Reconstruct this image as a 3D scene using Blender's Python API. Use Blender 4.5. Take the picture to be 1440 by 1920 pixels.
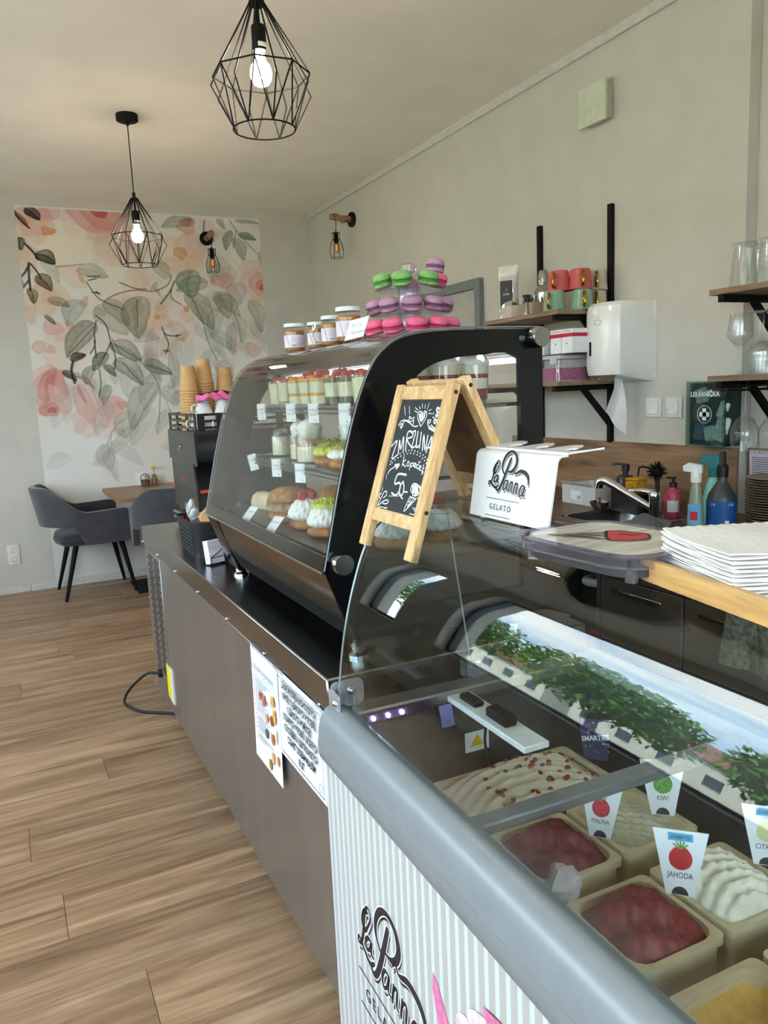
import bpy, math, random, json
import numpy as np
from mathutils import Vector, Matrix
random.seed(7)
R = math.radians
S = bpy.context.scene
C = S.collection
for o in list(bpy.data.objects): bpy.data.objects.remove(o)

# ---------------------------------------------------------------- camera
cd = bpy.data.cameras.new('camera'); cam = bpy.data.objects.new('camera', cd); C.objects.link(cam)
YAW, PITCH, ROLL = R(26.0838), R(-9.0872), R(-2.5426)
fw = Vector((math.sin(YAW)*math.cos(PITCH), math.cos(YAW)*math.cos(PITCH), math.sin(PITCH)))
r0 = Vector((math.cos(YAW), -math.sin(YAW), 0)); u0 = r0.cross(fw)
rt = r0*math.cos(ROLL) + u0*math.sin(ROLL); up = u0*math.cos(ROLL) - r0*math.sin(ROLL)
cam.matrix_world = Matrix(((rt.x, up.x, -fw.x, 0), (rt.y, up.y, -fw.y, 0), (rt.z, up.z, -fw.z, 1.45), (0, 0, 0, 1)))
cd.sensor_fit = 'VERTICAL'; cd.sensor_height = 36; cd.sensor_width = 27; cd.lens = 1448.14/1920*36
cd.clip_start = 0.02; cd.clip_end = 500
S.camera = cam

# ---------------------------------------------------------------- world, sun, exposure
S.view_settings.view_transform = 'Standard'; S.view_settings.look = 'None'
S.view_settings.gamma = 1; S.view_settings.use_curve_mapping = False
S.view_settings.exposure = 0.74
S.cycles.use_denoising = True
S.cycles.max_bounces = 10; S.cycles.diffuse_bounces = 5; S.cycles.glossy_bounces = 5
S.cycles.transparent_max_bounces = 40; S.cycles.transmission_bounces = 8
S.cycles.caustics_reflective = False; S.cycles.caustics_refractive = False
S.cycles.sample_clamp_indirect = 6
SKY_STRENGTH = 7.0
wd = bpy.data.worlds.new('sky'); S.world = wd; wd.use_nodes = True
nt = wd.node_tree; nt.nodes.clear()
wo = nt.nodes.new('ShaderNodeOutputWorld'); bg = nt.nodes.new('ShaderNodeBackground')
tc = nt.nodes.new('ShaderNodeTexCoord'); mp = nt.nodes.new('ShaderNodeMapping'); mp.inputs['Scale'].default_value = (1.2, 1.2, 4)
nz = nt.nodes.new('ShaderNodeTexNoise'); nz.inputs['Scale'].default_value = 2.2; nz.inputs['Detail'].default_value = 6
rp = nt.nodes.new('ShaderNodeValToRGB')
rp.color_ramp.elements[0].position = .42; rp.color_ramp.elements[0].color = (.42, .62, .86, 1)
rp.color_ramp.elements[1].position = .62; rp.color_ramp.elements[1].color = (.95, .97, 1.0, 1)
nt.links.new(tc.outputs['Generated'], mp.inputs['Vector']); nt.links.new(mp.outputs[0], nz.inputs['Vector'])
nt.links.new(nz.outputs['Fac'], rp.inputs['Fac']); nt.links.new(rp.outputs[0], bg.inputs['Color'])
bg.inputs['Strength'].default_value = SKY_STRENGTH; nt.links.new(bg.outputs[0], wo.inputs['Surface'])
sd = bpy.data.lights.new('sun', 'SUN'); sd.energy = 14; sd.angle = R(2); sd.color = (1, .95, .86)
sun = bpy.data.objects.new('sun', sd); C.objects.link(sun); sun.rotation_euler = (R(8), R(42), 0)

# ---------------------------------------------------------------- helpers
def lin(c): return tuple((x/255/12.92 if x/255 <= .04045 else ((x/255+.055)/1.055)**2.4) for x in c)
MATS = {}
def mat(name, col, rough=.5, metal=0, var=.04, scale=30, bump=0, bscale=200, spec=.5, emit=0, coat=0, alpha=1, stretch=None, sheen=0):
    if name in MATS: return MATS[name]
    m = bpy.data.materials.new(name); m.use_nodes = True; t = m.node_tree; b = t.nodes['Principled BSDF']
    c = lin(col); L = t.links.new
    co = t.nodes.new('ShaderNodeTexCoord'); mp = t.nodes.new('ShaderNodeMapping'); L(co.outputs['Object'], mp.inputs[0])
    if stretch: mp.inputs['Scale'].default_value = stretch
    n = t.nodes.new('ShaderNodeTexNoise'); n.inputs['Scale'].default_value = scale; n.inputs['Detail'].default_value = 4
    L(mp.outputs[0], n.inputs['Vector'])
    r = t.nodes.new('ShaderNodeValToRGB'); e = r.color_ramp.elements
    e[0].position = .3; e[1].position = .7
    e[0].color = (*[max(0, x*(1-var*2)) for x in c], 1); e[1].color = (*[min(1, x*(1+var*2)) for x in c], 1)
    L(n.outputs['Fac'], r.inputs[0]); L(r.outputs[0], b.inputs['Base Color'])
    b.inputs['Roughness'].default_value = rough; b.inputs['Metallic'].default_value = metal
    b.inputs['Specular IOR Level'].default_value = spec; b.inputs['Coat Weight'].default_value = coat
    b.inputs['Sheen Weight'].default_value = sheen; b.inputs['Alpha'].default_value = alpha
    if emit: L(r.outputs[0], b.inputs['Emission Color']); b.inputs['Emission Strength'].default_value = emit
    if bump:
        n2 = t.nodes.new('ShaderNodeTexNoise'); n2.inputs['Scale'].default_value = bscale; n2.inputs['Detail'].default_value = 3
        L(mp.outputs[0], n2.inputs['Vector'])
        bp = t.nodes.new('ShaderNodeBump'); bp.inputs['Strength'].default_value = bump; bp.inputs['Distance'].default_value = .004
        L(n2.outputs['Fac'], bp.inputs['Height']); L(bp.outputs[0], b.inputs['Normal'])
    MATS[name] = m; return m
def glass(name, tint=(255, 255, 255), f0=.04, rough=.0, haze=0.0, hazecol=(235, 235, 235)):
    """thin clear pane: straight-through transmission plus an angle-dependent reflection"""
    if name in MATS: return MATS[name]
    m = bpy.data.materials.new(name); m.use_nodes = True; t = m.node_tree; t.nodes.clear(); L = t.links.new
    out = t.nodes.new('ShaderNodeOutputMaterial'); tr = t.nodes.new('ShaderNodeBsdfTransparent'); tr.inputs[0].default_value = (*lin(tint), 1)
    gl = t.nodes.new('ShaderNodeBsdfGlossy'); gl.inputs['Roughness'].default_value = rough
    lw = t.nodes.new('ShaderNodeLayerWeight'); lw.inputs[0].default_value = .5
    p = t.nodes.new('ShaderNodeMath'); p.operation = 'POWER'; p.inputs[1].default_value = 5; L(lw.outputs['Facing'], p.inputs[0])
    q = t.nodes.new('ShaderNodeMath'); q.operation = 'MULTIPLY_ADD'; q.inputs[1].default_value = 1-f0; q.inputs[2].default_value = f0; L(p.outputs[0], q.inputs[0])
    base = tr.outputs[0]
    if haze:
        df = t.nodes.new('ShaderNodeBsdfDiffuse'); df.inputs[0].default_value = (*lin(hazecol), 1)
        mh = t.nodes.new('ShaderNodeMixShader'); mh.inputs[0].default_value = haze; L(tr.outputs[0], mh.inputs[1]); L(df.outputs[0], mh.inputs[2]); base = mh.outputs[0]
    mx = t.nodes.new('ShaderNodeMixShader'); L(q.outputs[0], mx.inputs[0]); L(base, mx.inputs[1]); L(gl.outputs[0], mx.inputs[2]); L(mx.outputs[0], out.inputs[0])
    MATS[name] = m; return m
def wood(name, c1, c2, c3, axis='X', scale=1.0, rough=.45, perobj=0.0, spec=.4):
    if name in MATS: return MATS[name]
    m = bpy.data.materials.new(name); m.use_nodes = True; t = m.node_tree; b = t.nodes['Principled BSDF']; L = t.links.new
    co = t.nodes.new('ShaderNodeTexCoord'); oi = t.nodes.new('ShaderNodeObjectInfo')
    ad = t.nodes.new('ShaderNodeVectorMath'); ad.operation = 'MULTIPLY_ADD'; ad.inputs[1].default_value = (17, 31, 7)
    L(oi.outputs['Random'], ad.inputs[0]); L(co.outputs['Object'], ad.inputs[2])
    mp = t.nodes.new('ShaderNodeMapping'); k = {'X': (1.1, 14, 14), 'Y': (14, 1.1, 14), 'Z': (14, 14, 1.1)}[axis]
    mp.inputs['Scale'].default_value = [x*scale for x in k]; L(ad.outputs[0], mp.inputs[0])
    n1 = t.nodes.new('ShaderNodeTexNoise'); n1.inputs['Scale'].default_value = 1.6; n1.inputs['Detail'].default_value = 7; n1.inputs['Distortion'].default_value = .9; L(mp.outputs[0], n1.inputs['Vector'])
    r1 = t.nodes.new('ShaderNodeValToRGB'); e = r1.color_ramp.elements; e[0].position = .3; e[0].color = (*lin(c1), 1); e[1].position = .68; e[1].color = (*lin(c3), 1)
    x = e.new(.5); x.color = (*lin(c2), 1); L(n1.outputs['Fac'], r1.inputs[0])
    hs = t.nodes.new('ShaderNodeHueSaturation'); ma = t.nodes.new('ShaderNodeMath'); ma.operation = 'MULTIPLY_ADD'; ma.inputs[1].default_value = perobj; ma.inputs[2].default_value = 1-perobj/2
    n3 = t.nodes.new('ShaderNodeTexNoise'); n3.inputs['Scale'].default_value = 7; n3.inputs['Detail'].default_value = 6; n3.inputs['Distortion'].default_value = .4; L(mp.outputs[0], n3.inputs['Vector'])
    fm = t.nodes.new('ShaderNodeMapRange'); fm.inputs['From Min'].default_value = .35; fm.inputs['From Max'].default_value = .62; fm.inputs['To Min'].default_value = .8; fm.inputs['To Max'].default_value = 1.06; L(n3.outputs['Fac'], fm.inputs['Value'])
    mv = t.nodes.new('ShaderNodeMath'); mv.operation = 'MULTIPLY'; L(ma.outputs[0], mv.inputs[0]); L(fm.outputs[0], mv.inputs[1])
    L(oi.outputs['Random'], ma.inputs[0]); L(mv.outputs[0], hs.inputs['Value']); L(r1.outputs[0], hs.inputs['Color']); L(hs.outputs[0], b.inputs['Base Color'])
    b.inputs['Roughness'].default_value = rough; b.inputs['Specular IOR Level'].default_value = spec
    n2 = t.nodes.new('ShaderNodeTexNoise'); n2.inputs['Scale'].default_value = 9; n2.inputs['Detail'].default_value = 5; L(mp.outputs[0], n2.inputs['Vector'])
    bp = t.nodes.new('ShaderNodeBump'); bp.inputs['Strength'].default_value = .12; bp.inputs['Distance'].default_value = .002; L(n2.outputs['Fac'], bp.inputs['Height']); L(bp.outputs[0], b.inputs['Normal'])
    MATS[name] = m; return m
def vcmat(name, rough=.6, spec=.3):
    if name in MATS: return MATS[name]
    m = bpy.data.materials.new(name); m.use_nodes = True; t = m.node_tree; b = t.nodes['Principled BSDF']
    a = t.nodes.new('ShaderNodeVertexColor'); a.layer_name = 'Col'
    n = t.nodes.new('ShaderNodeTexNoise'); n.inputs['Scale'].default_value = 400
    bp = t.nodes.new('ShaderNodeBump'); bp.inputs['Strength'].default_value = .05; t.links.new(n.outputs['Fac'], bp.inputs['Height']); t.links.new(bp.outputs[0], b.inputs['Normal'])
    t.links.new(a.outputs[0], b.inputs['Base Color']); b.inputs['Roughness'].default_value = rough; b.inputs['Specular IOR Level'].default_value = spec
    MATS[name] = m; return m

def frame(o, x, y):
    """matrix of a local plane: origin o, right x, up y"""
    x = Vector(x).normalized(); y = Vector(y).normalized(); z = x.cross(y)
    return Matrix(((x.x, y.x, z.x, o[0]), (x.y, y.y, z.y, o[1]), (x.z, y.z, z.z, o[2]), (0, 0, 0, 1)))
def T(x=0, y=0, z=0, rx=0, ry=0, rz=0, s=1):
    from mathutils import Euler
    return Matrix.Translation((x, y, z)) @ Euler((R(rx), R(ry), R(rz))).to_matrix().to_4x4() @ Matrix.Scale(s, 4)
def smooth_pts(pts, n=6, closed=False):
    P = [Vector(p) for p in pts]
    if len(P) < 3: return P
    out = []; N = len(P)
    rng = range(N) if closed else range(N-1)
    for i in rng:
        if closed: a, b, c, d = P[(i-1) % N], P[i], P[(i+1) % N], P[(i+2) % N]
        else: a, b, c, d = P[max(i-1, 0)], P[i], P[i+1], P[min(i+2, N-1)]
        for k in range(n):
            t = k/n; t2 = t*t; t3 = t2*t
            out.append(.5*((2*b)+(c-a)*t+(2*a-5*b+4*c-d)*t2+(3*b-a-3*c+d)*t3))
    if not closed: out.append(P[-1])
    return out

class MB:
    def __init__(s): s.v = []; s.f = []
    def add(s, vs, fs, M=None):
        o = len(s.v)
        if M is not None: vs = [M @ Vector(p) for p in vs]
        s.v += [tuple(p) for p in vs]; s.f += [tuple(i+o for i in f) for f in fs]; return s
    def box(s, x0, x1, y0, y1, z0, z1, b=0, M=None):
        if not b:
            return s.add([(x, y, z) for x in (x0, x1) for y in (y0, y1) for z in (z0, z1)],
                  [(0, 1, 3, 2), (4, 6, 7, 5), (0, 4, 5, 1), (2, 3, 7, 6), (0, 2, 6, 4), (1, 5, 7, 3)], M)
        b = min(b, (x1-x0)*.49, (y1-y0)*.49, (z1-z0)*.49)
        vs = []; ix = {}
        for i, x in enumerate((x0, x1)):
            for j, y in enumerate((y0, y1)):
                for k, z in enumerate((z0, z1)):
                    dx, dy, dz = (b if i == 0 else -b), (b if j == 0 else -b), (b if k == 0 else -b)
                    for a, p in enumerate(((x, y+dy, z+dz), (x+dx, y, z+dz), (x+dx, y+dy, z))):
                        ix[i, j, k, a] = len(vs); vs.append(p)
        fs = []
        for i in (0, 1):
            q = [ix[i, 0, 0, 0], ix[i, 1, 0, 0], ix[i, 1, 1, 0], ix[i, 0, 1, 0]]; fs.append(q if i else q[::-1])
            q = [ix[0, i, 0, 1], ix[1, i, 0, 1], ix[1, i, 1, 1], ix[0, i, 1, 1]]; fs.append(q[::-1] if i else q)
            q = [ix[0, 0, i, 2], ix[1, 0, i, 2], ix[1, 1, i, 2], ix[0, 1, i, 2]]; fs.append(q if i else q[::-1])
        for j in (0, 1):
            for k in (0, 1):
                fs.append((ix[0, j, k, 1], ix[1, j, k, 1], ix[1, j, k, 2], ix[0, j, k, 2]) if (j ^ k) else (ix[0, j, k, 2], ix[1, j, k, 2], ix[1, j, k, 1], ix[0, j, k, 1]))
                fs.append((ix[j, 0, k, 0], ix[j, 1, k, 0], ix[j, 1, k, 2], ix[j, 0, k, 2]) if not (j ^ k) else (ix[j, 0, k, 2], ix[j, 1, k, 2], ix[j, 1, k, 0], ix[j, 0, k, 0]))
                fs.append((ix[j, k, 0, 0], ix[j, k, 1, 0], ix[j, k, 1, 1], ix[j, k, 0, 1]) if (j ^ k) else (ix[j, k, 0, 1], ix[j, k, 1, 1], ix[j, k, 1, 0], ix[j, k, 0, 0]))
        for i in (0, 1):
            for j in (0, 1):
                for k in (0, 1):
                    t = (ix[i, j, k, 0], ix[i, j, k, 1], ix[i, j, k, 2]); fs.append(t if (i+j+k) % 2 else t[::-1])
        return s.add(vs, fs, M)
    def lathe(s, prof, seg=24, M=None, cap0=True, cap1=True, closed=False, rad=None):
        vs = []; fs = []; n = len(prof)
        for i, (r, z) in enumerate(prof):
            for k in range(seg):
                a = 2*math.pi*k/seg; q = r*(rad(a, i/(n-1), z) if rad else 1); vs.append((q*math.cos(a), q*math.sin(a), z))
        for i in range(n if closed else n-1):
            j = (i+1) % n
            for k in range(seg):
                l = (k+1) % seg; fs.append((i*seg+k, i*seg+l, j*seg+l, j*seg+k))
        if not closed:
            if cap0: fs.append(tuple(range(seg))[::-1])
            if cap1: fs.append(tuple((n-1)*seg+k for k in range(seg)))
        return s.add(vs, fs, M)
    def tube(s, pts, r, seg=8, closed=False, cap=True, M=None, n=0, flat=1.0):
        P = smooth_pts(pts, n, closed) if n else [Vector(p) for p in pts]
        N = len(P); rr = r if isinstance(r, (list, tuple)) else [r]*N
        if len(rr) != N: rr = [rr[0]+(rr[-1]-rr[0])*i/(N-1) for i in range(N)]
        vs = []; fs = []; pu = None
        for i in range(N):
            a = P[(i-1) % N] if (closed or i > 0) else P[i]; b = P[(i+1) % N] if (closed or i < N-1) else P[i]
            d = (b-a).normalized() if (b-a).length > 1e-9 else Vector((0, 0, 1))
            if pu is None: u = d.orthogonal().normalized()
            else:
                u = pu-d*pu.dot(d); u = u.normalized() if u.length > 1e-6 else d.orthogonal().normalized()
            pu = u; w = d.cross(u)
            for k in range(seg):
                t = 2*math.pi*k/seg; vs.append(P[i]+(u*math.cos(t)+w*math.sin(t)*flat)*rr[i])
        for i in range(N if closed else N-1):
            j = (i+1) % N
            for k in range(seg): l = (k+1) % seg; fs.append((i*seg+k, i*seg+l, j*seg+l, j*seg+k))
        if cap and not closed: fs.append(tuple(range(seg))[::-1]); fs.append(tuple((N-1)*seg+k for k in range(seg)))
        return s.add(vs, fs, M)
    def prism(s, poly, h0, h1, ax='z', M=None):
        mk = {'z': lambda p, h: (p[0], p[1], h), 'y': lambda p, h: (p[0], h, p[1]), 'x': lambda p, h: (h, p[0], p[1])}[ax]
        n = len(poly); vs = [mk(p, h0) for p in poly]+[mk(p, h1) for p in poly]
        area = sum(poly[i][0]*poly[(i+1) % n][1]-poly[(i+1) % n][0]*poly[i][1] for i in range(n))
        flip = (area < 0) ^ (ax == 'y')
        fs = [tuple(range(n))[::-1], tuple(range(n, 2*n))]+[(i, (i+1) % n, n+(i+1) % n, n+i) for i in range(n)]
        if flip: fs = [f[::-1] for f in fs]
        return s.add(vs, fs, M)
    def ring(s, outer, inner, h0, h1, ax='z', M=None):
        mk = {'z': lambda p, h: (p[0], p[1], h), 'y': lambda p, h: (p[0], h, p[1]), 'x': lambda p, h: (h, p[0], p[1])}[ax]
        n = len(outer); vs = []
        for pl, h in ((outer, h0), (inner, h0), (outer, h1), (inner, h1)): vs += [mk(p, h) for p in pl]
        fs = []
        for i in range(n):
            j = (i+1) % n
            fs += [(i, n+i, n+j, j), (2*n+i, 2*n+j, 3*n+j, 3*n+i), (i, j, 2*n+j, 2*n+i), (n+i, 3*n+i, 3*n+j, n+j)]
        return s.add(vs, fs, M)
    def grid(s, fn, nu, nv, cu=False, M=None):
        vs = [fn(i/(nu if cu else nu-1), j/(nv-1)) for i in range(nu) for j in range(nv)]
        fs = []
        for i in range(nu if cu else nu-1):
            k = (i+1) % nu
            for j in range(nv-1): fs.append((i*nv+j, k*nv+j, k*nv+j+1, i*nv+j+1))
        return s.add(vs, fs, M)
    def shell(s, fn, nu, nv, th, M=None):
        """open sheet fn(u,v) given thickness th along its normal"""
        P = [[Vector(fn(i/(nu-1), j/(nv-1))) for j in range(nv)] for i in range(nu)]
        vs = []; 
        for side in (0, 1):
            for i in range(nu):
                for j in range(nv):
                    du = P[min(i+1, nu-1)][j]-P[max(i-1, 0)][j]; dv = P[i][min(j+1, nv-1)]-P[i][max(j-1, 0)]
                    n = du.cross(dv); n = n.normalized() if n.length > 1e-12 else Vector((0, 0, 1))
                    vs.append(P[i][j]+n*(th if side else 0))
        o = nu*nv; fs = []
        for i in range(nu-1):
            for j in range(nv-1):
                a, b, c, d = i*nv+j, (i+1)*nv+j, (i+1)*nv+j+1, i*nv+j+1
                fs += [(d, c, b, a), (o+a, o+b, o+c, o+d)]
        for i in range(nu-1):
            for j in (0, nv-1):
                a, b = i*nv+j, (i+1)*nv+j; q = (a, b, o+b, o+a); fs.append(q if j == 0 else q[::-1])
        for j in range(nv-1):
            for i in (0, nu-1):
                a, b = i*nv+j, i*nv+j+1; q = (a, b, o+b, o+a); fs.append(q[::-1] if i == 0 else q)
        return s.add(vs, fs, M)
    def blob(s, c, r, nu=10, nv=7, amp=.0, seed=0, M=None, fn=None):
        rx, ry, rz = r if isinstance(r, (tuple, list)) else (r, r, r); rn = random.Random(seed)
        ph = [rn.uniform(0, 6.28) for _ in range(6)]
        vs = []; fs = []
        for j in range(1, nv):
            t = math.pi*j/nv
            for i in range(nu):
                a = 2*math.pi*i/nu
                k = 1+amp*(math.sin(3*a+ph[0]+2*t)+math.sin(5*t+ph[1]+a)+.6*math.sin(7*a+ph[2]))/2.2
                if fn: k *= fn(a, t)
                vs.append((c[0]+rx*k*math.sin(t)*math.cos(a), c[1]+ry*k*math.sin(t)*math.sin(a), c[2]+rz*k*math.cos(t)))
        top = len(vs); vs.append((c[0], c[1], c[2]+rz)); vs.append((c[0], c[1], c[2]-rz))
        for j in range(nv-2):
            for i in range(nu): k = (i+1) % nu; fs.append((j*nu+i, (j+1)*nu+i, (j+1)*nu+k, j*nu+k))
        for i in range(nu): k = (i+1) % nu; fs.append((top, i, k)); fs.append((top+1, (nv-2)*nu+k, (nv-2)*nu+i))
        return s.add(vs, fs, M)
    def stroke(s, pts, w, M=None, z=0, n=5, taper=False):
        P = smooth_pts([(p[0], p[1], 0) for p in pts], n) if len(pts) > 2 else [Vector((p[0], p[1], 0)) for p in pts]
        N = len(P); vs = []; fs = []
        ww = w if isinstance(w, (list, tuple)) else [w, w]
        m = len(ww)-1
        dirs = []
        for i in range(N):
            d = P[min(i+1, N-1)]-P[max(i-1, 0)]; dirs.append(d.normalized() if d.length > 1e-9 else Vector((1, 0, 0)))
        W = []
        for i in range(N):
            t = i/(N-1)*m; k = min(int(t), m-1); W.append((ww[k]+(ww[k+1]-ww[k])*(t-k))/2)
        P = [P[0]-dirs[0]*W[0]*.8]+P+[P[-1]+dirs[-1]*W[-1]*.8]; dirs = [dirs[0]]+dirs+[dirs[-1]]; W = [W[0]*.45]+W+[W[-1]*.45]
        for p, d, q in zip(P, dirs, W):
            nrm = Vector((-d.y, d.x, 0)); vs += [(p+nrm*q)+Vector((0, 0, z)), (p-nrm*q)+Vector((0, 0, z))]
        for i in range(len(P)-1): fs.append((2*i+1, 2*i+3, 2*i+2, 2*i))
        return s.add(vs, fs, M)
    def mesh(s, name, sharp=38):
        me = bpy.data.meshes.new(name); me.from_pydata(s.v, [], s.f); me.validate()
        if sharp: me.shade_smooth(); me.set_sharp_from_angle(angle=R(sharp))
        me.update(); return me
    def build(s, name, m, parent=None, sharp=38, loc=None, label=None):
        o = bpy.data.objects.new(name, s.mesh(name, sharp)); C.objects.link(o); o.data.materials.append(m)
        if parent: o.parent = parent
        if loc: o.location = loc
        if label: o['label'] = label
        return o
def tag(o, label, cat, group=None, kind=None):
    o['label'] = label; o['category'] = cat
    if group: o['group'] = group
    if kind: o['kind'] = kind
    return o
def struct(o, label=None):
    o['kind'] = 'structure'
    if label: o['label'] = label
    return o
def thing(name, label, cat, loc=(0, 0, 0), rz=0, group=None):
    o = bpy.data.objects.new(name, None); C.objects.link(o); o.location = loc; o.rotation_euler = (0, 0, R(rz)); o.empty_display_size = .05
    return tag(o, label, cat, group)
def kids(o): return [c for c in bpy.data.objects if c.parent == o]
def dup(root, loc=None, rz=None, label=None, mats=None):
    r = root.copy(); C.objects.link(r)
    if loc: r.location = loc
    if rz is not None: r.rotation_euler = (0, 0, R(rz))
    if label: r['label'] = label
    for ch in kids(root):
        c = ch.copy(); C.objects.link(c); c.parent = r
        for g in kids(ch):
            d = g.copy(); C.objects.link(d); d.parent = c
    return r
def text_mb(mb, s, size, M, sx=1.0, align='CENTER', shear=0, bold=0, spacing=1.0, ext=.0):
    cu = bpy.data.curves.new('txt', 'FONT'); cu.body = s; cu.size = size; cu.align_x = align; cu.align_y = 'CENTER'; cu.shear = shear
    cu.offset = bold; cu.space_character = spacing; cu.resolution_u = 3; cu.extrude = ext
    o = bpy.data.objects.new('txt', cu); me = bpy.data.meshes.new_from_object(o)
    vs = [M @ Vector((v.co.x*sx, v.co.y, v.co.z)) for v in me.vertices]
    mb.add(vs, [tuple(p.vertices) for p in me.polygons])
    bpy.data.objects.remove(o); bpy.data.curves.remove(cu); bpy.data.meshes.remove(me); return mb
ORD = 'topmost|second from top|third from top|fourth from top|fifth from top|sixth from top|seventh from top|eighth from top|ninth from top|tenth from top|eleventh from top|twelfth from top|thirteenth from top|fourteenth from top|fifteenth from top|sixteenth from top|seventeenth from top|eighteenth from top|nineteenth from top|twentieth from top|twenty first from top|twenty second from top|twenty third from top|twenty fourth from top'.split('|')
def rrect(x0, x1, y0, y1, r, n=5):
    out = []
    for cx, cy, a in ((x1-r, y1-r, 0), (x0+r, y1-r, 90), (x0+r, y0+r, 180), (x1-r, y0+r, 270)):
        for k in range(n+1): t = R(a+90*k/n); out.append((cx+r*math.cos(t), cy+r*math.sin(t)))
    return out

# ---------------------------------------------------------------- common materials
M_white = mat('white_plastic', (226, 224, 218), .35)
M_black = mat('black_metal', (14, 14, 15), .65, spec=.2)
M_blackp = mat('black_plastic', (20, 21, 23), .32, var=.08)
M_gloss = mat('black_gloss', (10, 12, 14), .12)
M_steel = mat('brushed_steel', (150, 146, 140), .3, 1, var=.05, scale=4, bump=.05, bscale=40, stretch=(1, 1, 40))
M_steelp = mat('polished_steel', (170, 170, 168), .14, 1, var=.03)
M_chrome = mat('chrome', (215, 215, 215), .06, 1, var=.01)
M_paper = mat('paper', (236, 235, 236), .7, var=.01)
M_ink = mat('black_ink', (22, 20, 22), .7)
M_glass = glass('clear_glass')
M_plas = glass('clear_plastic', (250, 250, 252), .05, .04, .05)
M_gold = mat('gold', (190, 140, 50), .2, 1)
M_kraft = mat('kraft_paper', (196, 152, 100), .75, var=.05)
# ================================================================ the room
D, W, W2, XL, YF, ZC = 6.543, 2.6035, 2.66, -1.75, -1.7, 2.965
M_wall = mat('wall_paint', (202, 197, 186), .85, var=.02, scale=6, bump=.1, bscale=160)
M_ceil = mat('ceiling_paint', (242, 235, 220), .9, var=.02, scale=3, bump=.15, bscale=60)
M_trim = mat('white_trim', (205, 202, 194), .6)
b = MB(); b.box(XL-.3, W2+.5, YF-.3, D+.3, -.2, -.012); floor = struct(b.build('floor', mat('floor_joint', (70, 56, 44), .8)))
M_floor = wood('floor_wood', (120, 91, 66), (156, 123, 93), (180, 148, 116), 'X', .8, .4, .24)
PW, PL = .2235, 1.38
row = 0; y = 2.12-18*PW; pm = {}; ENDS = {2.12: .02, 2.567: -.058, 3.014: .235, 2.3435: .69}
while y < D-.01:
    yy = max(y, YF); w = min(y+PW, D)-yy; x = XL-random.uniform(.05, PL-.1)
    for ke, ve in ENDS.items():
        if abs(ke-y) < .01: x = ve-PL*2
    while x < W2:
        x0 = max(x, XL); x1 = min(x+PL, W2); ln = round(x1-x0, 3)
        if ln > .05:
            k = (ln, round(w, 3))
            if k not in pm:
                q = MB(); q.box(0, ln-.0012, 0, w-.0012, -.012, 0, .0009); pm[k] = q.mesh('plank', 30); pm[k].materials.append(M_floor)
            o = bpy.data.objects.new('plank', pm[k]); C.objects.link(o); o.location = (x0, yy, 0); o.parent = floor
        x += PL
    y += PW; row += 1
b = MB(); b.box(XL-.3, W2+.5, YF-.3, D+.3, ZC, ZC+.3); struct(b.build('ceiling', M_ceil))
b = MB(); b.box(XL-.3, W2+.5, D, D+.3, 0, ZC); struct(b.build('wall_back', M_wall))
b = MB(); b.box(W, W+.5, 2.108, D, 0, ZC); struct(b.build('wall_right', M_wall))
b = MB(); b.box(W2, W2+.5, YF, 2.107, 0, ZC); struct(b.build('wall_recess', M_wall))
FW = (-1.5, 1.2, 1.0, 2.5)
b = MB(); b.box(XL-.3, FW[0], YF-.3, YF, 0, ZC); b.box(FW[1], W2+.5, YF-.3, YF, 0, ZC); b.box(FW[0], FW[1], YF-.3, YF, 0, FW[2]); b.box(FW[0], FW[1], YF-.3, YF, FW[3], ZC); struct(b.build('wall_front', M_wall))
WIN = [(-1.2, 1.15), (1.3, 4.75), (5.45, 6.15)]; ZS, ZT = .9, 2.5
b = MB(); ys = [YF]+[q for w in WIN for q in w]+[D]
b.box(XL-.3, XL, YF, D, 0, ZS); b.box(XL-.3, XL, YF, D, ZT, ZC)
for i in range(0, len(ys), 2): b.box(XL-.3, XL, ys[i], ys[i+1], ZS, ZT)
struct(b.build('wall_left', M_wall))
M_wglass = glass('window_glass', (250, 253, 252))
M_frame = mat('window_frame', (60, 62, 66), .4)
for i, (a, c) in enumerate(WIN):
    b = MB(); f = .05; X0 = XL-.16; X1 = XL-.1
    b.box(X0, X1, a, a+f, ZS, ZT); b.box(X0, X1, c-f, c, ZS, ZT); b.box(X0, X1, a+f, c-f, ZS, ZS+f); b.box(X0, X1, a+f, c-f, ZT-f, ZT)
    w = struct(b.build('window_%d' % (i+1), M_frame))
    b = MB(); b.box(XL-.135, XL-.125, a+f, c-f, ZS+f, ZT-f); b.build('pane', M_wglass, w)
    b = MB(); b.box(XL-.1, XL+.06, a-.03, c+.03, ZS-.03, ZS, .004); b.build('window_sill', M_white, w)
b = MB(); f = .05
for x0, x1 in ((FW[0], FW[0]+f), (-.175, -.125), (FW[1]-f, FW[1])): b.box(x0, x1, YF-.16, YF-.1, FW[2], FW[3])
for z0, z1 in ((FW[2], FW[2]+f), (FW[3]-f, FW[3])): b.box(FW[0], FW[1], YF-.16, YF-.1, z0, z1)
w = struct(b.build('window_4', M_frame))  # unseen window behind the camera, added to brighten the ceiling and right wall
for x0, x1 in ((FW[0]+f, -.175), (-.125, FW[1]-f)): b = MB(); b.box(x0, x1, YF-.135, YF-.125, FW[2]+f, FW[3]-f); b.build('pane', M_wglass, w)
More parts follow.
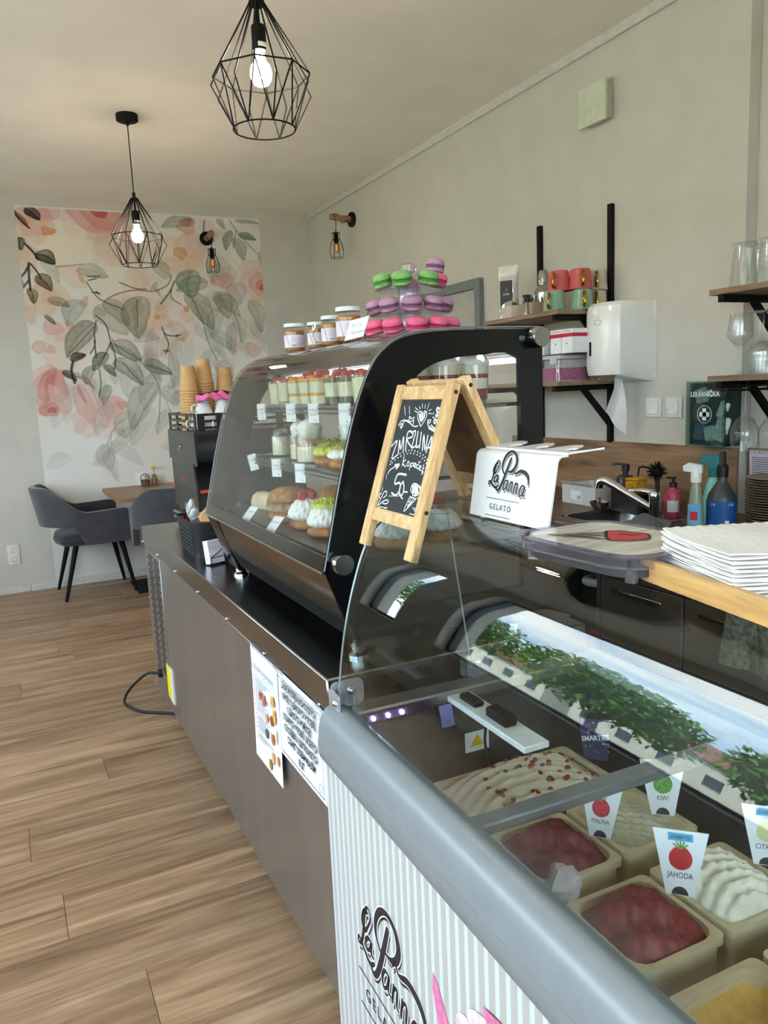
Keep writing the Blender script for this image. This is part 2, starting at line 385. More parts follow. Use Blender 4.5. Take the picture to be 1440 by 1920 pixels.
# trims
x = XL; base = None; k = 0
b = MB(); b.box(XL, .09, D-.014, D, 0, .062, .002); bb = struct(b.build('baseboard_back', M_trim))
for x0, x1 in ((.092, 1.4), (1.402, W)): b = MB(); b.box(x0, x1, D-.014, D, 0, .062, .002); b.build('baseboard_length', M_trim, bb)
b = MB(); b.box(W-.014, W, 4.9, D-.014, 0, .062, .002); struct(b.build('baseboard_right', M_trim))
b = MB(); b.box(W-.016, W, 2.108, D, 2.921, ZC, .002); struct(b.build('trim_1', M_trim))
# grey door on the right wall
M_doorf = mat('door_frame_grey', (120, 124, 126), .5); M_door = mat('door_leaf', (176, 172, 166), .55)
b = MB(); y0, y1, zt = 3.872, 4.82, 2.058
b.box(W-.035, W, y0, y0+.055, 0, zt, .003); b.box(W-.035, W, y1-.055, y1, 0, zt, .003); b.box(W-.035, W, y0+.055, y1-.055, zt-.055, zt, .003)
dr = struct(b.build('door_1', M_doorf))
b = MB(); b.box(W-.012, W, y0+.055, y1-.055, .01, zt-.055, .002); b.box(W-.02, W, y0+.055, y0+.075, .01, zt-.055, .002); b.build('door_leaf', M_door, dr)
b = MB(); b.tube([(W-.012, y1-.13, 1.05), (W-.06, y1-.13, 1.05), (W-.06, y1-.24, 1.05)], .009, 8); b.build('door_handle', M_steelp, dr)

# ---------------------------------------------------------------- floral mural printed on the back wall
DATA = json.loads(r'''{"LV":[[0.264,0.299,0.134,0.393,0.098,"g",0.75],[0.327,0.398,0.434,0.473,0.083,"g",0.7],[0.314,0.353,0.439,0.406,0.075,"g",0.8],[0.44,0.413,0.563,0.443,0.055,"g",0.75],[0.302,0.382,0.231,0.431,0.052,"d",0.8],[0.237,0.415,0.197,0.469,0.047,"g",0.75],[0.278,0.413,0.329,0.449,0.036,"d",0.8],[0.293,0.469,0.258,0.525,0.052,"t",0.7],[0.458,0.228,0.431,0.345,0.13,"t",0.75],[0.302,0.24,0.393,0.309,0.075,"v",0.6],[0.267,0.257,0.381,0.333,0.118,"o",0.6],[0.22,0.242,0.15,0.308,0.079,"t",0.45],[0.263,0.257,0.301,0.283,0.047,"o",0.5],[0.685,0.151,0.674,0.234,0.118,"t",0.85],[0.643,0.213,0.758,0.322,0.094,"t",0.65],[0.748,0.185,0.602,0.213,0.071,"t",0.6],[0.674,0.234,0.729,0.31,0.063,"o",0.5],[0.874,0.037,0.837,0.096,0.046,"g",0.8],[0.88,0.058,0.921,0.122,0.059,"v",0.6],[0.903,0.049,0.983,0.063,0.033,"d",0.75],[0.71,0.015,0.558,0.039,0.059,"g",0.6],[0.891,0.007,1.0,0.016,0.03,"t",0.6],[0.804,0.007,0.839,0.035,0.031,"g",0.7],[0.936,0.233,0.975,0.331,0.075,"g",0.5],[0.88,0.255,0.747,0.234,0.071,"o",0.55],[0.779,0.212,0.827,0.289,0.083,"g",0.55],[0.74,0.327,0.856,0.384,0.063,"g",0.4],[0.852,0.266,0.886,0.356,0.063,"o",0.45],[0.996,0.093,1.001,0.137,0.031,"g",0.5],[0.8,0.255,0.746,0.344,0.071,"g",0.35],[0.716,0.31,0.799,0.411,0.055,"o",0.4],[0.478,0.463,0.366,0.598,0.102,"l",0.75],[0.501,0.477,0.573,0.534,0.075,"l",0.55],[0.538,0.544,0.47,0.614,0.055,"l",0.6],[0.46,0.536,0.364,0.642,0.087,"l",0.35],[0.534,0.478,0.63,0.452,0.047,"l",0.5],[0.602,0.337,0.581,0.44,0.055,"l",0.35],[0.659,0.354,0.615,0.436,0.047,"l",0.3],[0.406,0.341,0.518,0.347,0.055,"l",0.45],[0.583,0.171,0.501,0.144,0.063,"g",0.5],[0.214,0.157,0.337,0.18,0.063,"t",0.45],[0.351,0.393,0.317,0.472,0.047,"l",0.35],[0.247,0.631,0.279,0.736,0.055,"l",0.35],[0.263,0.626,0.405,0.699,0.063,"l",0.3],[0.112,0.656,0.01,0.688,0.063,"l",0.3],[0.247,0.518,0.335,0.564,0.047,"p",0.3],[0.061,0.12,0.132,0.152,0.055,"k",0.95],[0.055,0.175,0.108,0.214,0.057,"b",0.9],[0.042,0.005,0.093,0.037,0.041,"k",0.95],[0.021,0.08,0.006,0.112,0.039,"k",0.85],[0.022,0.209,0.036,0.252,0.039,"b",0.85],[0.067,0.283,0.106,0.301,0.022,"b",0.85],[0.146,0.398,0.218,0.384,0.035,"k",0.95],[0.001,0.016,0.05,0.055,0.024,"b",0.8],[0.088,0.238,0.174,0.258,0.044,"b",0.45],[0.531,0.188,0.496,0.214,0.019,"o",0.8],[0.514,0.198,0.536,0.227,0.017,"o",0.8],[0.113,0.428,0.165,0.458,0.031,"k",0.85],[0.154,0.432,0.23,0.478,0.027,"v",0.7],[0.079,0.137,0.143,0.193,0.047,"o",0.4]],"PT":[[0.322,0.009,0.134,0.087,0,"r",0.75],[0.267,0.031,0.102,0.094,30,"p",0.5],[0.373,0.082,0.087,0.079,-20,"p",0.5],[0.328,0.018,0.079,0.055,10,"R",0.5],[0.323,0.008,0.031,0.02,0,"Q",0.8],[0.07,0.037,0.087,0.059,20,"r",0.55],[0.123,0.016,0.047,0.039,0,"R",0.4],[0.018,0.058,0.047,0.039,-40,"q",0.6],[0.149,0.079,0.11,0.079,0,"w",0.7],[0.116,0.062,0.031,0.019,-10,"y",0.75],[0.179,0.122,0.102,0.094,0,"w",0.7],[0.066,0.062,0.055,0.047,30,"p",0.5],[0.026,0.135,0.047,0.055,0,"q",0.6],[0.009,0.112,0.039,0.039,0,"p",0.5],[0.081,0.238,0.047,0.071,-20,"q",0.75],[0.119,0.228,0.055,0.047,30,"q",0.6],[0.014,0.258,0.035,0.063,0,"q",0.6],[0.193,0.177,0.071,0.047,20,"p",0.45],[0.174,0.202,0.055,0.047,0,"w",0.5],[0.222,0.176,0.011,0.031,-25,"R",0.5],[0.231,0.242,0.016,0.024,20,"R",0.5],[0.017,0.278,0.039,0.031,0,"p",0.6],[0.036,0.36,0.028,0.027,0,"R",0.45],[0.079,0.367,0.019,0.019,0,"R",0.5],[0.095,0.311,0.035,0.031,0,"r",0.6],[0.118,0.329,0.031,0.031,0,"p",0.7],[0.165,0.309,0.02,0.031,-40,"R",0.4],[0.203,0.304,0.017,0.014,0,"R",0.5],[0.407,0.112,0.094,0.047,-20,"p",0.4],[0.435,0.189,0.047,0.071,10,"p",0.55],[0.461,0.173,0.039,0.055,-30,"p",0.35],[0.64,0.107,0.118,0.087,0,"q",0.6],[0.595,0.076,0.071,0.063,0,"w",0.6],[0.693,0.084,0.071,0.063,0,"p",0.5],[0.602,0.145,0.071,0.047,0,"q",0.5],[0.695,0.138,0.047,0.047,0,"q",0.4],[0.64,0.107,0.033,0.027,0,"Y",0.6],[0.675,0.032,0.039,0.031,0,"R",0.5],[0.759,0.024,0.039,0.031,0,"p",0.6],[0.668,0.022,0.028,0.016,20,"Q",0.4],[0.818,0.179,0.059,0.035,-10,"R",0.5],[0.856,0.156,0.039,0.031,30,"p",0.6],[0.842,0.2,0.047,0.028,20,"p",0.5],[0.969,0.182,0.075,0.079,0,"p",0.6],[0.982,0.185,0.047,0.055,0,"r",0.6],[0.991,0.188,0.022,0.031,0,"R",0.7],[0.995,0.193,0.011,0.014,0,"Q",0.7],[0.937,0.144,0.047,0.039,0,"p",0.5],[0.963,0.232,0.047,0.031,0,"q",0.5],[0.533,0.27,0.035,0.03,0,"q",0.7],[0.491,0.28,0.038,0.031,0,"w",0.8],[0.549,0.304,0.035,0.035,0,"q",0.6],[0.5,0.304,0.031,0.024,0,"w",0.7],[0.514,0.286,0.014,0.014,0,"Y",0.9],[0.64,0.24,0.031,0.031,0,"w",0.8],[0.678,0.272,0.031,0.031,0,"w",0.8],[0.652,0.278,0.028,0.031,0,"q",0.6],[0.65,0.259,0.013,0.013,0,"Y",0.9],[0.606,0.34,0.027,0.02,0,"q",0.8],[0.625,0.326,0.02,0.016,0,"R",0.4],[0.614,0.343,0.009,0.008,0,"Y",0.9],[0.538,0.385,0.027,0.024,0,"q",0.5],[0.929,0.379,0.047,0.031,20,"R",0.35],[0.876,0.367,0.031,0.024,0,"q",0.5],[0.942,0.339,0.031,0.024,0,"p",0.5],[0.841,0.355,0.024,0.02,0,"q",0.5],[0.042,0.44,0.063,0.047,0,"p",0.6],[0.065,0.481,0.083,0.094,10,"r",0.55],[0.088,0.472,0.047,0.075,20,"R",0.45],[0.052,0.466,0.031,0.079,25,"Q",0.3],[0.083,0.503,0.035,0.063,-10,"w",0.6],[0.042,0.532,0.043,0.031,0,"R",0.5],[0.052,0.535,0.02,0.013,0,"Q",0.5],[0.01,0.5,0.031,0.071,10,"p",0.5],[0.019,0.537,0.024,0.02,0,"R",0.4],[0.187,0.511,0.043,0.087,-15,"R",0.4],[0.213,0.491,0.031,0.071,15,"p",0.6],[0.183,0.485,0.009,0.039,-10,"Q",0.4],[0.165,0.558,0.039,0.063,20,"p",0.6],[0.107,0.54,0.02,0.039,0,"p",0.5],[0.293,0.525,0.067,0.047,0,"r",0.6],[0.306,0.547,0.055,0.047,20,"p",0.5],[0.243,0.55,0.047,0.055,0,"p",0.6],[0.341,0.524,0.024,0.019,0,"R",0.4],[0.271,0.57,0.039,0.024,0,"p",0.5],[0.184,0.58,0.047,0.047,0,"p",0.5],[0.252,0.593,0.047,0.039,0,"p",0.35],[0.314,0.601,0.024,0.019,0,"r",0.4],[0.225,0.668,0.027,0.024,0,"p",0.45],[0.208,0.683,0.016,0.011,0,"R",0.3],[0.253,0.691,0.017,0.011,0,"R",0.25],[0.494,0.653,0.019,0.016,0,"p",0.5],[0.193,0.422,0.071,0.047,20,"w",0.3]],"ST":[[[[0.001,0.016],[0.021,0.039],[0.05,0.057]],0.0063,"k"],[[[0.026,0.097],[0.051,0.115],[0.069,0.135]],0.0079,"k"],[[[0.032,0.145],[0.028,0.179],[0.028,0.214]],0.0079,"k"],[[[0.033,0.15],[0.014,0.17],[-0.001,0.182],[0.001,0.199]],0.0071,"k"],[[[0.026,0.189],[0.0,0.209]],0.0063,"k"],[[[0.039,0.147],[0.057,0.164],[0.072,0.184]],0.0063,"k"],[[[0.131,0.153],[0.175,0.15],[0.235,0.144]],0.0039,"v"],[[[0.243,0.191],[0.275,0.227],[0.311,0.244],[0.378,0.262]],0.0039,"b"],[[[0.261,0.217],[0.291,0.221]],0.0039,"k"],[[[0.303,0.242],[0.352,0.223],[0.432,0.21],[0.512,0.212],[0.572,0.193],[0.591,0.166]],0.0031,"b"],[[[0.373,0.19],[0.433,0.205],[0.481,0.207]],0.0024,"b"],[[[0.601,0.184],[0.577,0.214],[0.536,0.246]],0.0063,"b"],[[[0.587,0.203],[0.583,0.23],[0.622,0.248]],0.0031,"b"],[[[0.265,0.293],[0.253,0.324],[0.252,0.355],[0.229,0.381]],0.0039,"k"],[[[0.25,0.345],[0.251,0.392]],0.0047,"k"],[[[0.264,0.278],[0.302,0.304],[0.315,0.351],[0.328,0.393],[0.319,0.425]],0.0031,"k"],[[[0.32,0.34],[0.36,0.388],[0.44,0.413],[0.48,0.449],[0.499,0.488],[0.483,0.581]],0.0031,"g"],[[[0.315,0.351],[0.281,0.392],[0.255,0.413]],0.0031,"k"],[[[0.258,0.423],[0.26,0.46],[0.247,0.497]],0.0024,"b"],[[[0.159,0.401],[0.149,0.426],[0.157,0.458]],0.0094,"k"],[[[0.167,0.442],[0.211,0.451],[0.23,0.481]],0.0047,"v"],[[[0.531,0.31],[0.545,0.331],[0.594,0.337]],0.0031,"k"],[[[0.537,0.326],[0.554,0.358],[0.538,0.385]],0.0031,"k"],[[[0.531,0.377],[0.555,0.377]],0.0047,"k"],[[[0.59,0.334],[0.607,0.333]],0.0047,"k"],[[[0.716,0.31],[0.728,0.354],[0.764,0.41]],0.0024,"g"],[[[0.864,0.01],[0.904,0.047],[0.978,0.099]],0.0031,"g"],[[[0.892,0.036],[0.873,0.085]],0.0024,"g"],[[[0.752,0.014],[0.744,0.046]],0.0031,"k"],[[[0.493,0.477],[0.527,0.527],[0.538,0.572]],0.0024,"l"],[[[0.343,0.564],[0.282,0.6],[0.279,0.681]],0.0024,"l"],[[[0.483,0.487],[0.427,0.54],[0.375,0.596]],0.0024,"g"],[[[0.852,0.266],[0.873,0.311],[0.877,0.356]],0.0024,"g"],[[[0.437,0.236],[0.43,0.309]],0.0024,"d"],[[[0.674,0.234],[0.716,0.305]],0.0024,"d"],[[[0.357,0.409],[0.428,0.47]],0.0024,"d"],[[[0.333,0.359],[0.433,0.404]],0.0024,"d"],[[[0.452,0.416],[0.556,0.44]],0.0024,"d"],[[[0.255,0.309],[0.147,0.38]],0.0024,"d"],[[[0.327,0.564],[0.263,0.626],[0.28,0.725]],0.0016,"l"],[[[0.249,0.176],[0.298,0.175]],0.0024,"k"],[[[0.251,0.186],[0.282,0.181]],0.0024,"k"],[[[0.277,0.216],[0.287,0.221]],0.0055,"k"]],"CH":[[[[0.613,0.766],[0.496,0.836],[0.478,0.888],[0.55,0.894],[0.59,0.875],[0.62,0.901],[0.679,0.882],[0.685,0.837],[0.613,0.766]],4],[[[0.568,0.817],[0.51,0.875]],7],[[[0.603,0.811],[0.548,0.875]],8],[[[0.624,0.824],[0.595,0.869]],8],[[[0.643,0.843],[0.634,0.882]],8],[[[0.503,0.917],[0.469,0.943]],3],[[[0.551,0.929],[0.519,0.963]],3],[[[0.611,0.924],[0.597,0.958]],3],[[[0.665,0.916],[0.681,0.97]],3],[[[0.711,0.903],[0.764,0.916]],3],[[[0.726,0.882],[0.791,0.878]],3],[[[0.456,0.908],[0.377,0.93]],3],[[[0.447,0.888],[0.382,0.901]],3],[[[0.144,0.739],[0.097,0.772],[0.164,0.78],[0.165,0.755],[0.135,0.739],[0.197,0.807],[0.309,0.795],[0.452,0.763],[0.546,0.769]],4],[[[0.06,0.765],[0.114,0.807],[0.233,0.814],[0.344,0.802],[0.409,0.822],[0.418,0.783]],4],[[[0.294,0.815],[0.29,0.848],[0.345,0.828]],5],[[[0.275,0.868],[0.221,0.942]],3],[[[0.17,0.861],[0.097,0.942]],3],[[[0.367,0.835],[0.414,0.842]],4],[[[0.735,0.818],[0.803,0.825],[0.803,0.8],[0.745,0.806],[0.785,0.774],[0.893,0.75],[1.011,0.734]],4],[[[0.835,0.781],[0.941,0.757],[1.049,0.753]],4],[[[0.799,0.755],[0.924,0.732],[0.996,0.73]],4],[[[0.918,0.888],[0.879,0.919],[0.905,0.931],[0.931,0.919],[0.96,0.927],[0.962,0.9],[0.918,0.888]],7],[[[0.91,0.851],[0.889,0.869],[0.916,0.872],[0.943,0.863],[0.91,0.851]],6],[[[0.908,0.794],[0.879,0.819],[0.908,0.828],[0.949,0.82],[0.908,0.794]],6],[[[0.988,0.839],[1.013,0.876]],3],[[[1.018,0.82],[1.05,0.839]],3],[[[0.821,0.875],[0.83,0.888]],4],[[[0.997,0.802],[1.027,0.808]],4],[[[0.884,0.838],[0.839,0.85]],4],[[[0.011,0.569],[0.125,0.622],[0.094,0.46],[0.216,0.5]],6],[[[0.231,0.508],[0.18,0.633],[0.263,0.55],[0.261,0.666],[0.336,0.537]],6],[[[0.39,0.548],[0.337,0.702],[0.451,0.71],[0.472,0.671],[0.361,0.642],[0.532,0.573]],6],[[[0.436,0.704],[0.524,0.718],[0.527,0.58],[0.628,0.603]],6],[[[0.581,0.719],[0.618,0.589],[0.689,0.598]],6],[[[0.661,0.714],[0.703,0.579]],6],[[[0.783,0.562],[0.731,0.697],[0.845,0.565],[0.826,0.692]],6],[[[0.876,0.547],[0.92,0.688],[0.965,0.525]],6],[[[0.867,0.585],[0.969,0.595]],5],[[[0.982,0.627],[1.025,0.64]],3],[[[0.999,0.602],[1.054,0.61]],3],[[[1.0,0.577],[1.052,0.579]],3],[[[1.0,0.551],[1.043,0.541]],3],[[[0.977,0.658],[1.016,0.678]],3],[[[0.083,0.403],[0.094,0.406]],5],[[[0.08,0.431],[0.091,0.435]],5],[[[0.12,0.454],[0.131,0.457]],5],[[[0.16,0.477],[0.17,0.48]],5],[[[0.206,0.496],[0.217,0.499]],5],[[[0.273,0.509],[0.283,0.513]],5],[[[0.338,0.523],[0.348,0.526]],5],[[[0.403,0.535],[0.413,0.538]],5],[[[0.468,0.547],[0.477,0.55]],5],[[[0.536,0.552],[0.546,0.555]],5],[[[0.609,0.549],[0.618,0.552]],5],[[[0.683,0.543],[0.693,0.546]],5],[[[0.751,0.534],[0.76,0.537]],5],[[[0.821,0.521],[0.83,0.524]],5],[[[0.88,0.506],[0.889,0.509]],5],[[[0.934,0.488],[0.943,0.491]],5],[[[0.977,0.468],[0.986,0.471]],5],[[[1.009,0.444],[1.018,0.447]],5],[[[0.124,0.419],[0.135,0.423]],5],[[[0.182,0.447],[0.193,0.451]],5],[[[0.242,0.471],[0.252,0.474]],5],[[[0.305,0.489],[0.315,0.492]],5],[[[0.376,0.505],[0.386,0.509]],5],[[[0.45,0.517],[0.459,0.52]],5],[[[0.524,0.525],[0.534,0.528]],5],[[[0.603,0.525],[0.612,0.528]],5],[[[0.686,0.518],[0.695,0.521]],5],[[[0.755,0.508],[0.764,0.511]],5],[[[0.826,0.493],[0.835,0.496]],5],[[[0.883,0.476],[0.892,0.479]],5],[[[0.934,0.457],[0.943,0.46]],5],[[[0.089,0.318],[0.112,0.348],[0.197,0.381],[0.309,0.404]],4],[[[0.215,0.403],[0.322,0.415],[0.268,0.374]],7],[[[0.394,0.487],[0.4,0.406]],5],[[[0.453,0.463],[0.397,0.433],[0.485,0.403]],4],[[[0.514,0.452],[0.506,0.418],[0.556,0.416],[0.546,0.447],[0.514,0.452]],4],[[[0.589,0.442],[0.593,0.382]],4],[[[0.595,0.429],[0.637,0.447],[0.66,0.426],[0.605,0.41]],4],[[[0.684,0.42],[0.716,0.435],[0.684,0.447],[0.672,0.42],[0.734,0.41]],4],[[[0.78,0.432],[0.738,0.436],[0.742,0.41],[0.793,0.403]],4],[[[0.757,0.464],[0.788,0.452],[0.803,0.472]],3],[[[0.813,0.408],[0.847,0.423],[0.812,0.43],[0.81,0.401],[0.863,0.391]],4],[[[0.891,0.444],[0.895,0.367]],4],[[[0.917,0.42],[0.884,0.392],[0.922,0.381],[0.9,0.36]],4],[[[0.547,0.335],[0.345,0.327],[0.323,0.242],[0.44,0.257],[0.479,0.204],[0.418,0.144],[0.301,0.156]],7],[[[0.51,0.275],[0.469,0.217],[0.506,0.151],[0.572,0.163],[0.568,0.225],[0.51,0.275]],6],[[[0.509,0.165],[0.56,0.135],[0.598,0.129]],5],[[[0.595,0.188],[0.674,0.192]],5],[[[0.259,0.124],[0.272,0.125]],4],[[[0.301,0.127],[0.313,0.128]],4],[[[0.342,0.131],[0.354,0.132]],4],[[[0.383,0.134],[0.395,0.135]],4],[[[0.423,0.137],[0.435,0.138]],4],[[[0.464,0.141],[0.476,0.142]],4],[[[0.759,0.158],[0.697,0.024],[0.901,0.15]],4],[[[0.759,0.158],[0.901,0.15]],4],[[[0.749,0.117],[0.851,0.113]],3],[[[0.735,0.082],[0.81,0.089]],3],[[[0.794,0.148],[0.754,0.056]],3],[[[0.847,0.146],[0.737,0.041]],3],[[[0.796,0.188],[0.73,0.223],[0.772,0.273],[0.896,0.262],[0.946,0.22],[0.901,0.177],[0.805,0.175]],4],[[[0.81,0.196],[0.768,0.253]],12],[[[0.874,0.188],[0.819,0.263]],14],[[[0.913,0.197],[0.872,0.254]],8],[[[0.878,0.261],[0.941,0.252],[0.978,0.176],[0.928,0.156]],4],[[[0.02,0.017],[0.061,0.086],[0.106,0.148],[0.165,0.159],[0.178,0.125],[0.121,0.098]],4],[[[0.042,0.019],[0.125,0.062],[0.221,0.085],[0.274,0.075],[0.226,0.05],[0.135,0.049]],4],[[[0.039,0.084],[0.005,0.11],[0.046,0.136]],4],[[[0.031,0.003],[0.161,0.015]],3],[[[0.186,0.013],[0.275,0.015]],4],[[[0.843,0.018],[0.957,0.022],[0.988,0.059],[0.938,0.074],[0.927,0.053],[0.974,0.051]],3],[[[0.879,0.075],[0.929,0.06]],3],[[[0.997,0.073],[0.996,0.125]],3],[[[0.07,0.267],[0.064,0.31]],3],[[[0.043,0.157],[0.044,0.186]],3]]}''')
PAL = {'g': (140, 145, 130), 'd': (98, 108, 92), 't': (142, 153, 136), 'v': (150, 142, 144), 'o': (174, 174, 150), 'l': (178, 180, 172), 'k': (54, 50, 46), 'b': (104, 92, 66),
       'r': (224, 172, 166), 'p': (230, 200, 190), 'R': (216, 146, 142), 'Q': (190, 94, 94), 'q': (230, 202, 182), 'w': (242, 235, 220), 'y': (216, 158, 104), 'Y': (204, 164, 104)}
NX, NY = 400, 608; MW, MH = 1.873, 2.85
uu, vv = np.meshgrid((np.arange(NX)+.5)/NX, (np.arange(NY)+.5)/NY*MH/MW)
rng = np.random.default_rng(3)
def fnoise(sc, oct=4):
    out = np.zeros((NY, NX)); amp = 1; tot = 0
    for o in range(oct):
        n = int(sc*2**o)+2; m = int(n*MH/MW)+2; g = rng.random((m, n))
        x = uu*(n-2); y = np.clip(vv/(MH/MW), 0, .9999)*(m-2); xi = x.astype(int); yi = y.astype(int); fx = x-xi; fy = y-yi
        fx = fx*fx*(3-2*fx); fy = fy*fy*(3-2*fy)
        out += amp*(g[yi, xi]*(1-fx)*(1-fy)+g[yi, xi+1]*fx*(1-fy)+g[yi+1, xi]*(1-fx)*fy+g[yi+1, xi+1]*fx*fy); tot += amp; amp *= .5
    return out/tot
N1, N2, N3 = fnoise(8), fnoise(16), fnoise(5)
img = np.ones((NY, NX, 3))*np.array([229, 224, 214.])
img += ((N3-.5)*26)[..., None]*np.array([.6, .9, 1.])
def blend(a, col, mul=.55):
    global img
    c = np.array(col, float); a = a[..., None]
    img = img*(1-a)+a*((1-mul)*c+mul*img*c/235.)
def ellipse(cu_, cv, rx, ry, rot, col, al):
    cv = cv*MH/MW; ca, sa = math.cos(R(rot)), math.sin(R(rot)); dx = uu-cu_+(N1-.5)*.035; dy = vv-cv+(N2-.5)*.035
    x = (dx*ca+dy*sa)/rx; y = (-dx*sa+dy*ca)/ry; d = np.sqrt(x*x+y*y); an = np.arctan2(y, x)
    d = d*(1+.09*np.sin(3*an+cu_*40)+.05*np.sin(5*an+cv*60))
    e = np.clip((1-d)*9, 0, 1); ew = np.exp(-((1-d)*9-.9)**2*.7)*.35
    ridge = .14*np.exp(-((x+.45*y*y)*5)**2)+.1*np.exp(-((x-.4+.3*y*y)*6)**2)
    blend(np.clip(e*(al*(.55+.75*N2*(.5+.5*d)))+ew*al*e*.7+ridge*e*al, 0, 1), PAL[col])
def leaf(u0_, v0_, u1, v1, w, col, al):
    v0_ *= MH/MW; v1 *= MH/MW; dx, dy = u1-u0_, v1-v0_; Lh = math.hypot(dx, dy); dx /= Lh; dy /= Lh
    px = uu-u0_+(N2-.5)*.02; py = vv-v0_+(N1-.5)*.02; s = (px*dx+py*dy)/Lh; q = (-px*dy+py*dx)/w
    q = q+.18*np.sin(np.clip(s, 0, 1)*3.1)*(1 if u1 > u0_ else -1)
    hw = np.sqrt(np.clip(s, 0, 1))*np.clip(1-s, 0, 1)**.75*1.18
    d = np.where((s > 0) & (s < 1), hw*.98-np.abs(q), -1)
    e = np.clip(d*20, 0, 1); edge = np.exp(-(d*14-.7)**2)*e
    vein = np.exp(-(q*22)**2)*e; side = np.exp(-((np.abs(q)*3.2-s*5) % 1-.5)**2*30)*e*.12
    half = np.where(q > 0, .22, 0)
    al = al*.86
    blend(np.clip(e*al*(.3+.5*N2+half+.25*s)+edge*.4*al+vein*.45*al+side*al, 0, 1), PAL[col])
def line(pts, w, col):
    P = smooth_pts([(p[0], p[1]*MH/MW, 0) for p in pts], 8); d = np.full((NY, NX), 9.)
    for a, c in zip(P[:-1], P[1:]):
        ex, ey = c.x-a.x, c.y-a.y; l2 = ex*ex+ey*ey+1e-12; t = np.clip(((uu-a.x)*ex+(vv-a.y)*ey)/l2, 0, 1)
        d = np.minimum(d, np.hypot(uu-a.x-t*ex, vv-a.y-t*ey))
    blend(np.clip((max(w, .004)*.55-d)*420+.5, 0, 1)*.85, PAL[col], .3)
for a in DATA['PT']: ellipse(*a)
rl = random.Random(21)
for k in range(46):
    if k < 30: u_, v_ = rl.uniform(.38, .96), rl.uniform(.1, .5)
    else: u_, v_ = rl.uniform(.1, .9), rl.uniform(.3, .68)
    an_ = rl.uniform(.6, 2.4); ln_ = rl.uniform(.09, .2); leaf(u_, v_, u_+ln_*math.cos(an_), v_+ln_*math.sin(an_)*MW/MH, rl.uniform(.05, .1), rl.choice('lologtvl'), rl.uniform(.2, .42))
for k in range(14): ellipse(rl.uniform(.05, .6), rl.uniform(.03, .42), rl.uniform(.06, .14), rl.uniform(.05, .1), rl.uniform(0, 180), rl.choice('wpqw'), rl.uniform(.2, .4))
for a in DATA['LV']: leaf(*a)
for a in DATA['ST']: line(*a)
fade = np.clip((vv/(MH/MW)-.62)/.3, 0, 1)[..., None]*.55
img = img*(1-fade)+np.array([214, 212, 206.])*fade
img[:int(NY*.006)] = (226, 224, 216)
img = np.clip(img*.985, 0, 255)/255; img = np.where(img <= .04045, img/12.92, ((img+.055)/1.055)**2.4)
gx, gz = np.meshgrid(np.linspace(0, MW, NX), MH-np.linspace(0, MH, NY))
co = np.zeros((NX*NY, 3)); co[:, 0] = gx.ravel(); co[:, 2] = gz.ravel()
idx = np.arange(NX*NY).reshape(NY, NX); q = np.stack([idx[:-1, :-1], idx[1:, :-1], idx[1:, 1:], idx[:-1, 1:]], -1).reshape(-1, 4)
me = bpy.data.meshes.new('print'); me.vertices.add(NX*NY); me.vertices.foreach_set('co', co.ravel())
me.loops.add(q.size); me.loops.foreach_set('vertex_index', q.ravel()); me.polygons.add(len(q)); me.polygons.foreach_set('loop_start', np.arange(0, q.size, 4)); me.update()
ca = me.color_attributes.new('Col', 'FLOAT_COLOR', 'POINT'); cc = np.ones((NX*NY, 4)); cc[:, :3] = img.reshape(-1, 3); ca.data.foreach_set('color', cc.ravel())
me.materials.append(vcmat('mural_print', .75, .2))
mural = thing('wall_mural', 'tall watercolour mural of pink roses and grey leaves on back wall', 'mural', (.277, D, .064))
mb = MB(); mb.box(0, MW, -.0015, 0, 0, MH-.01); mb.build('paper_backing', M_paper, mural)
pr = bpy.data.objects.new('floral_print', me); C.objects.link(pr); pr.parent = mural; pr.location = (0, -.002, -.01)
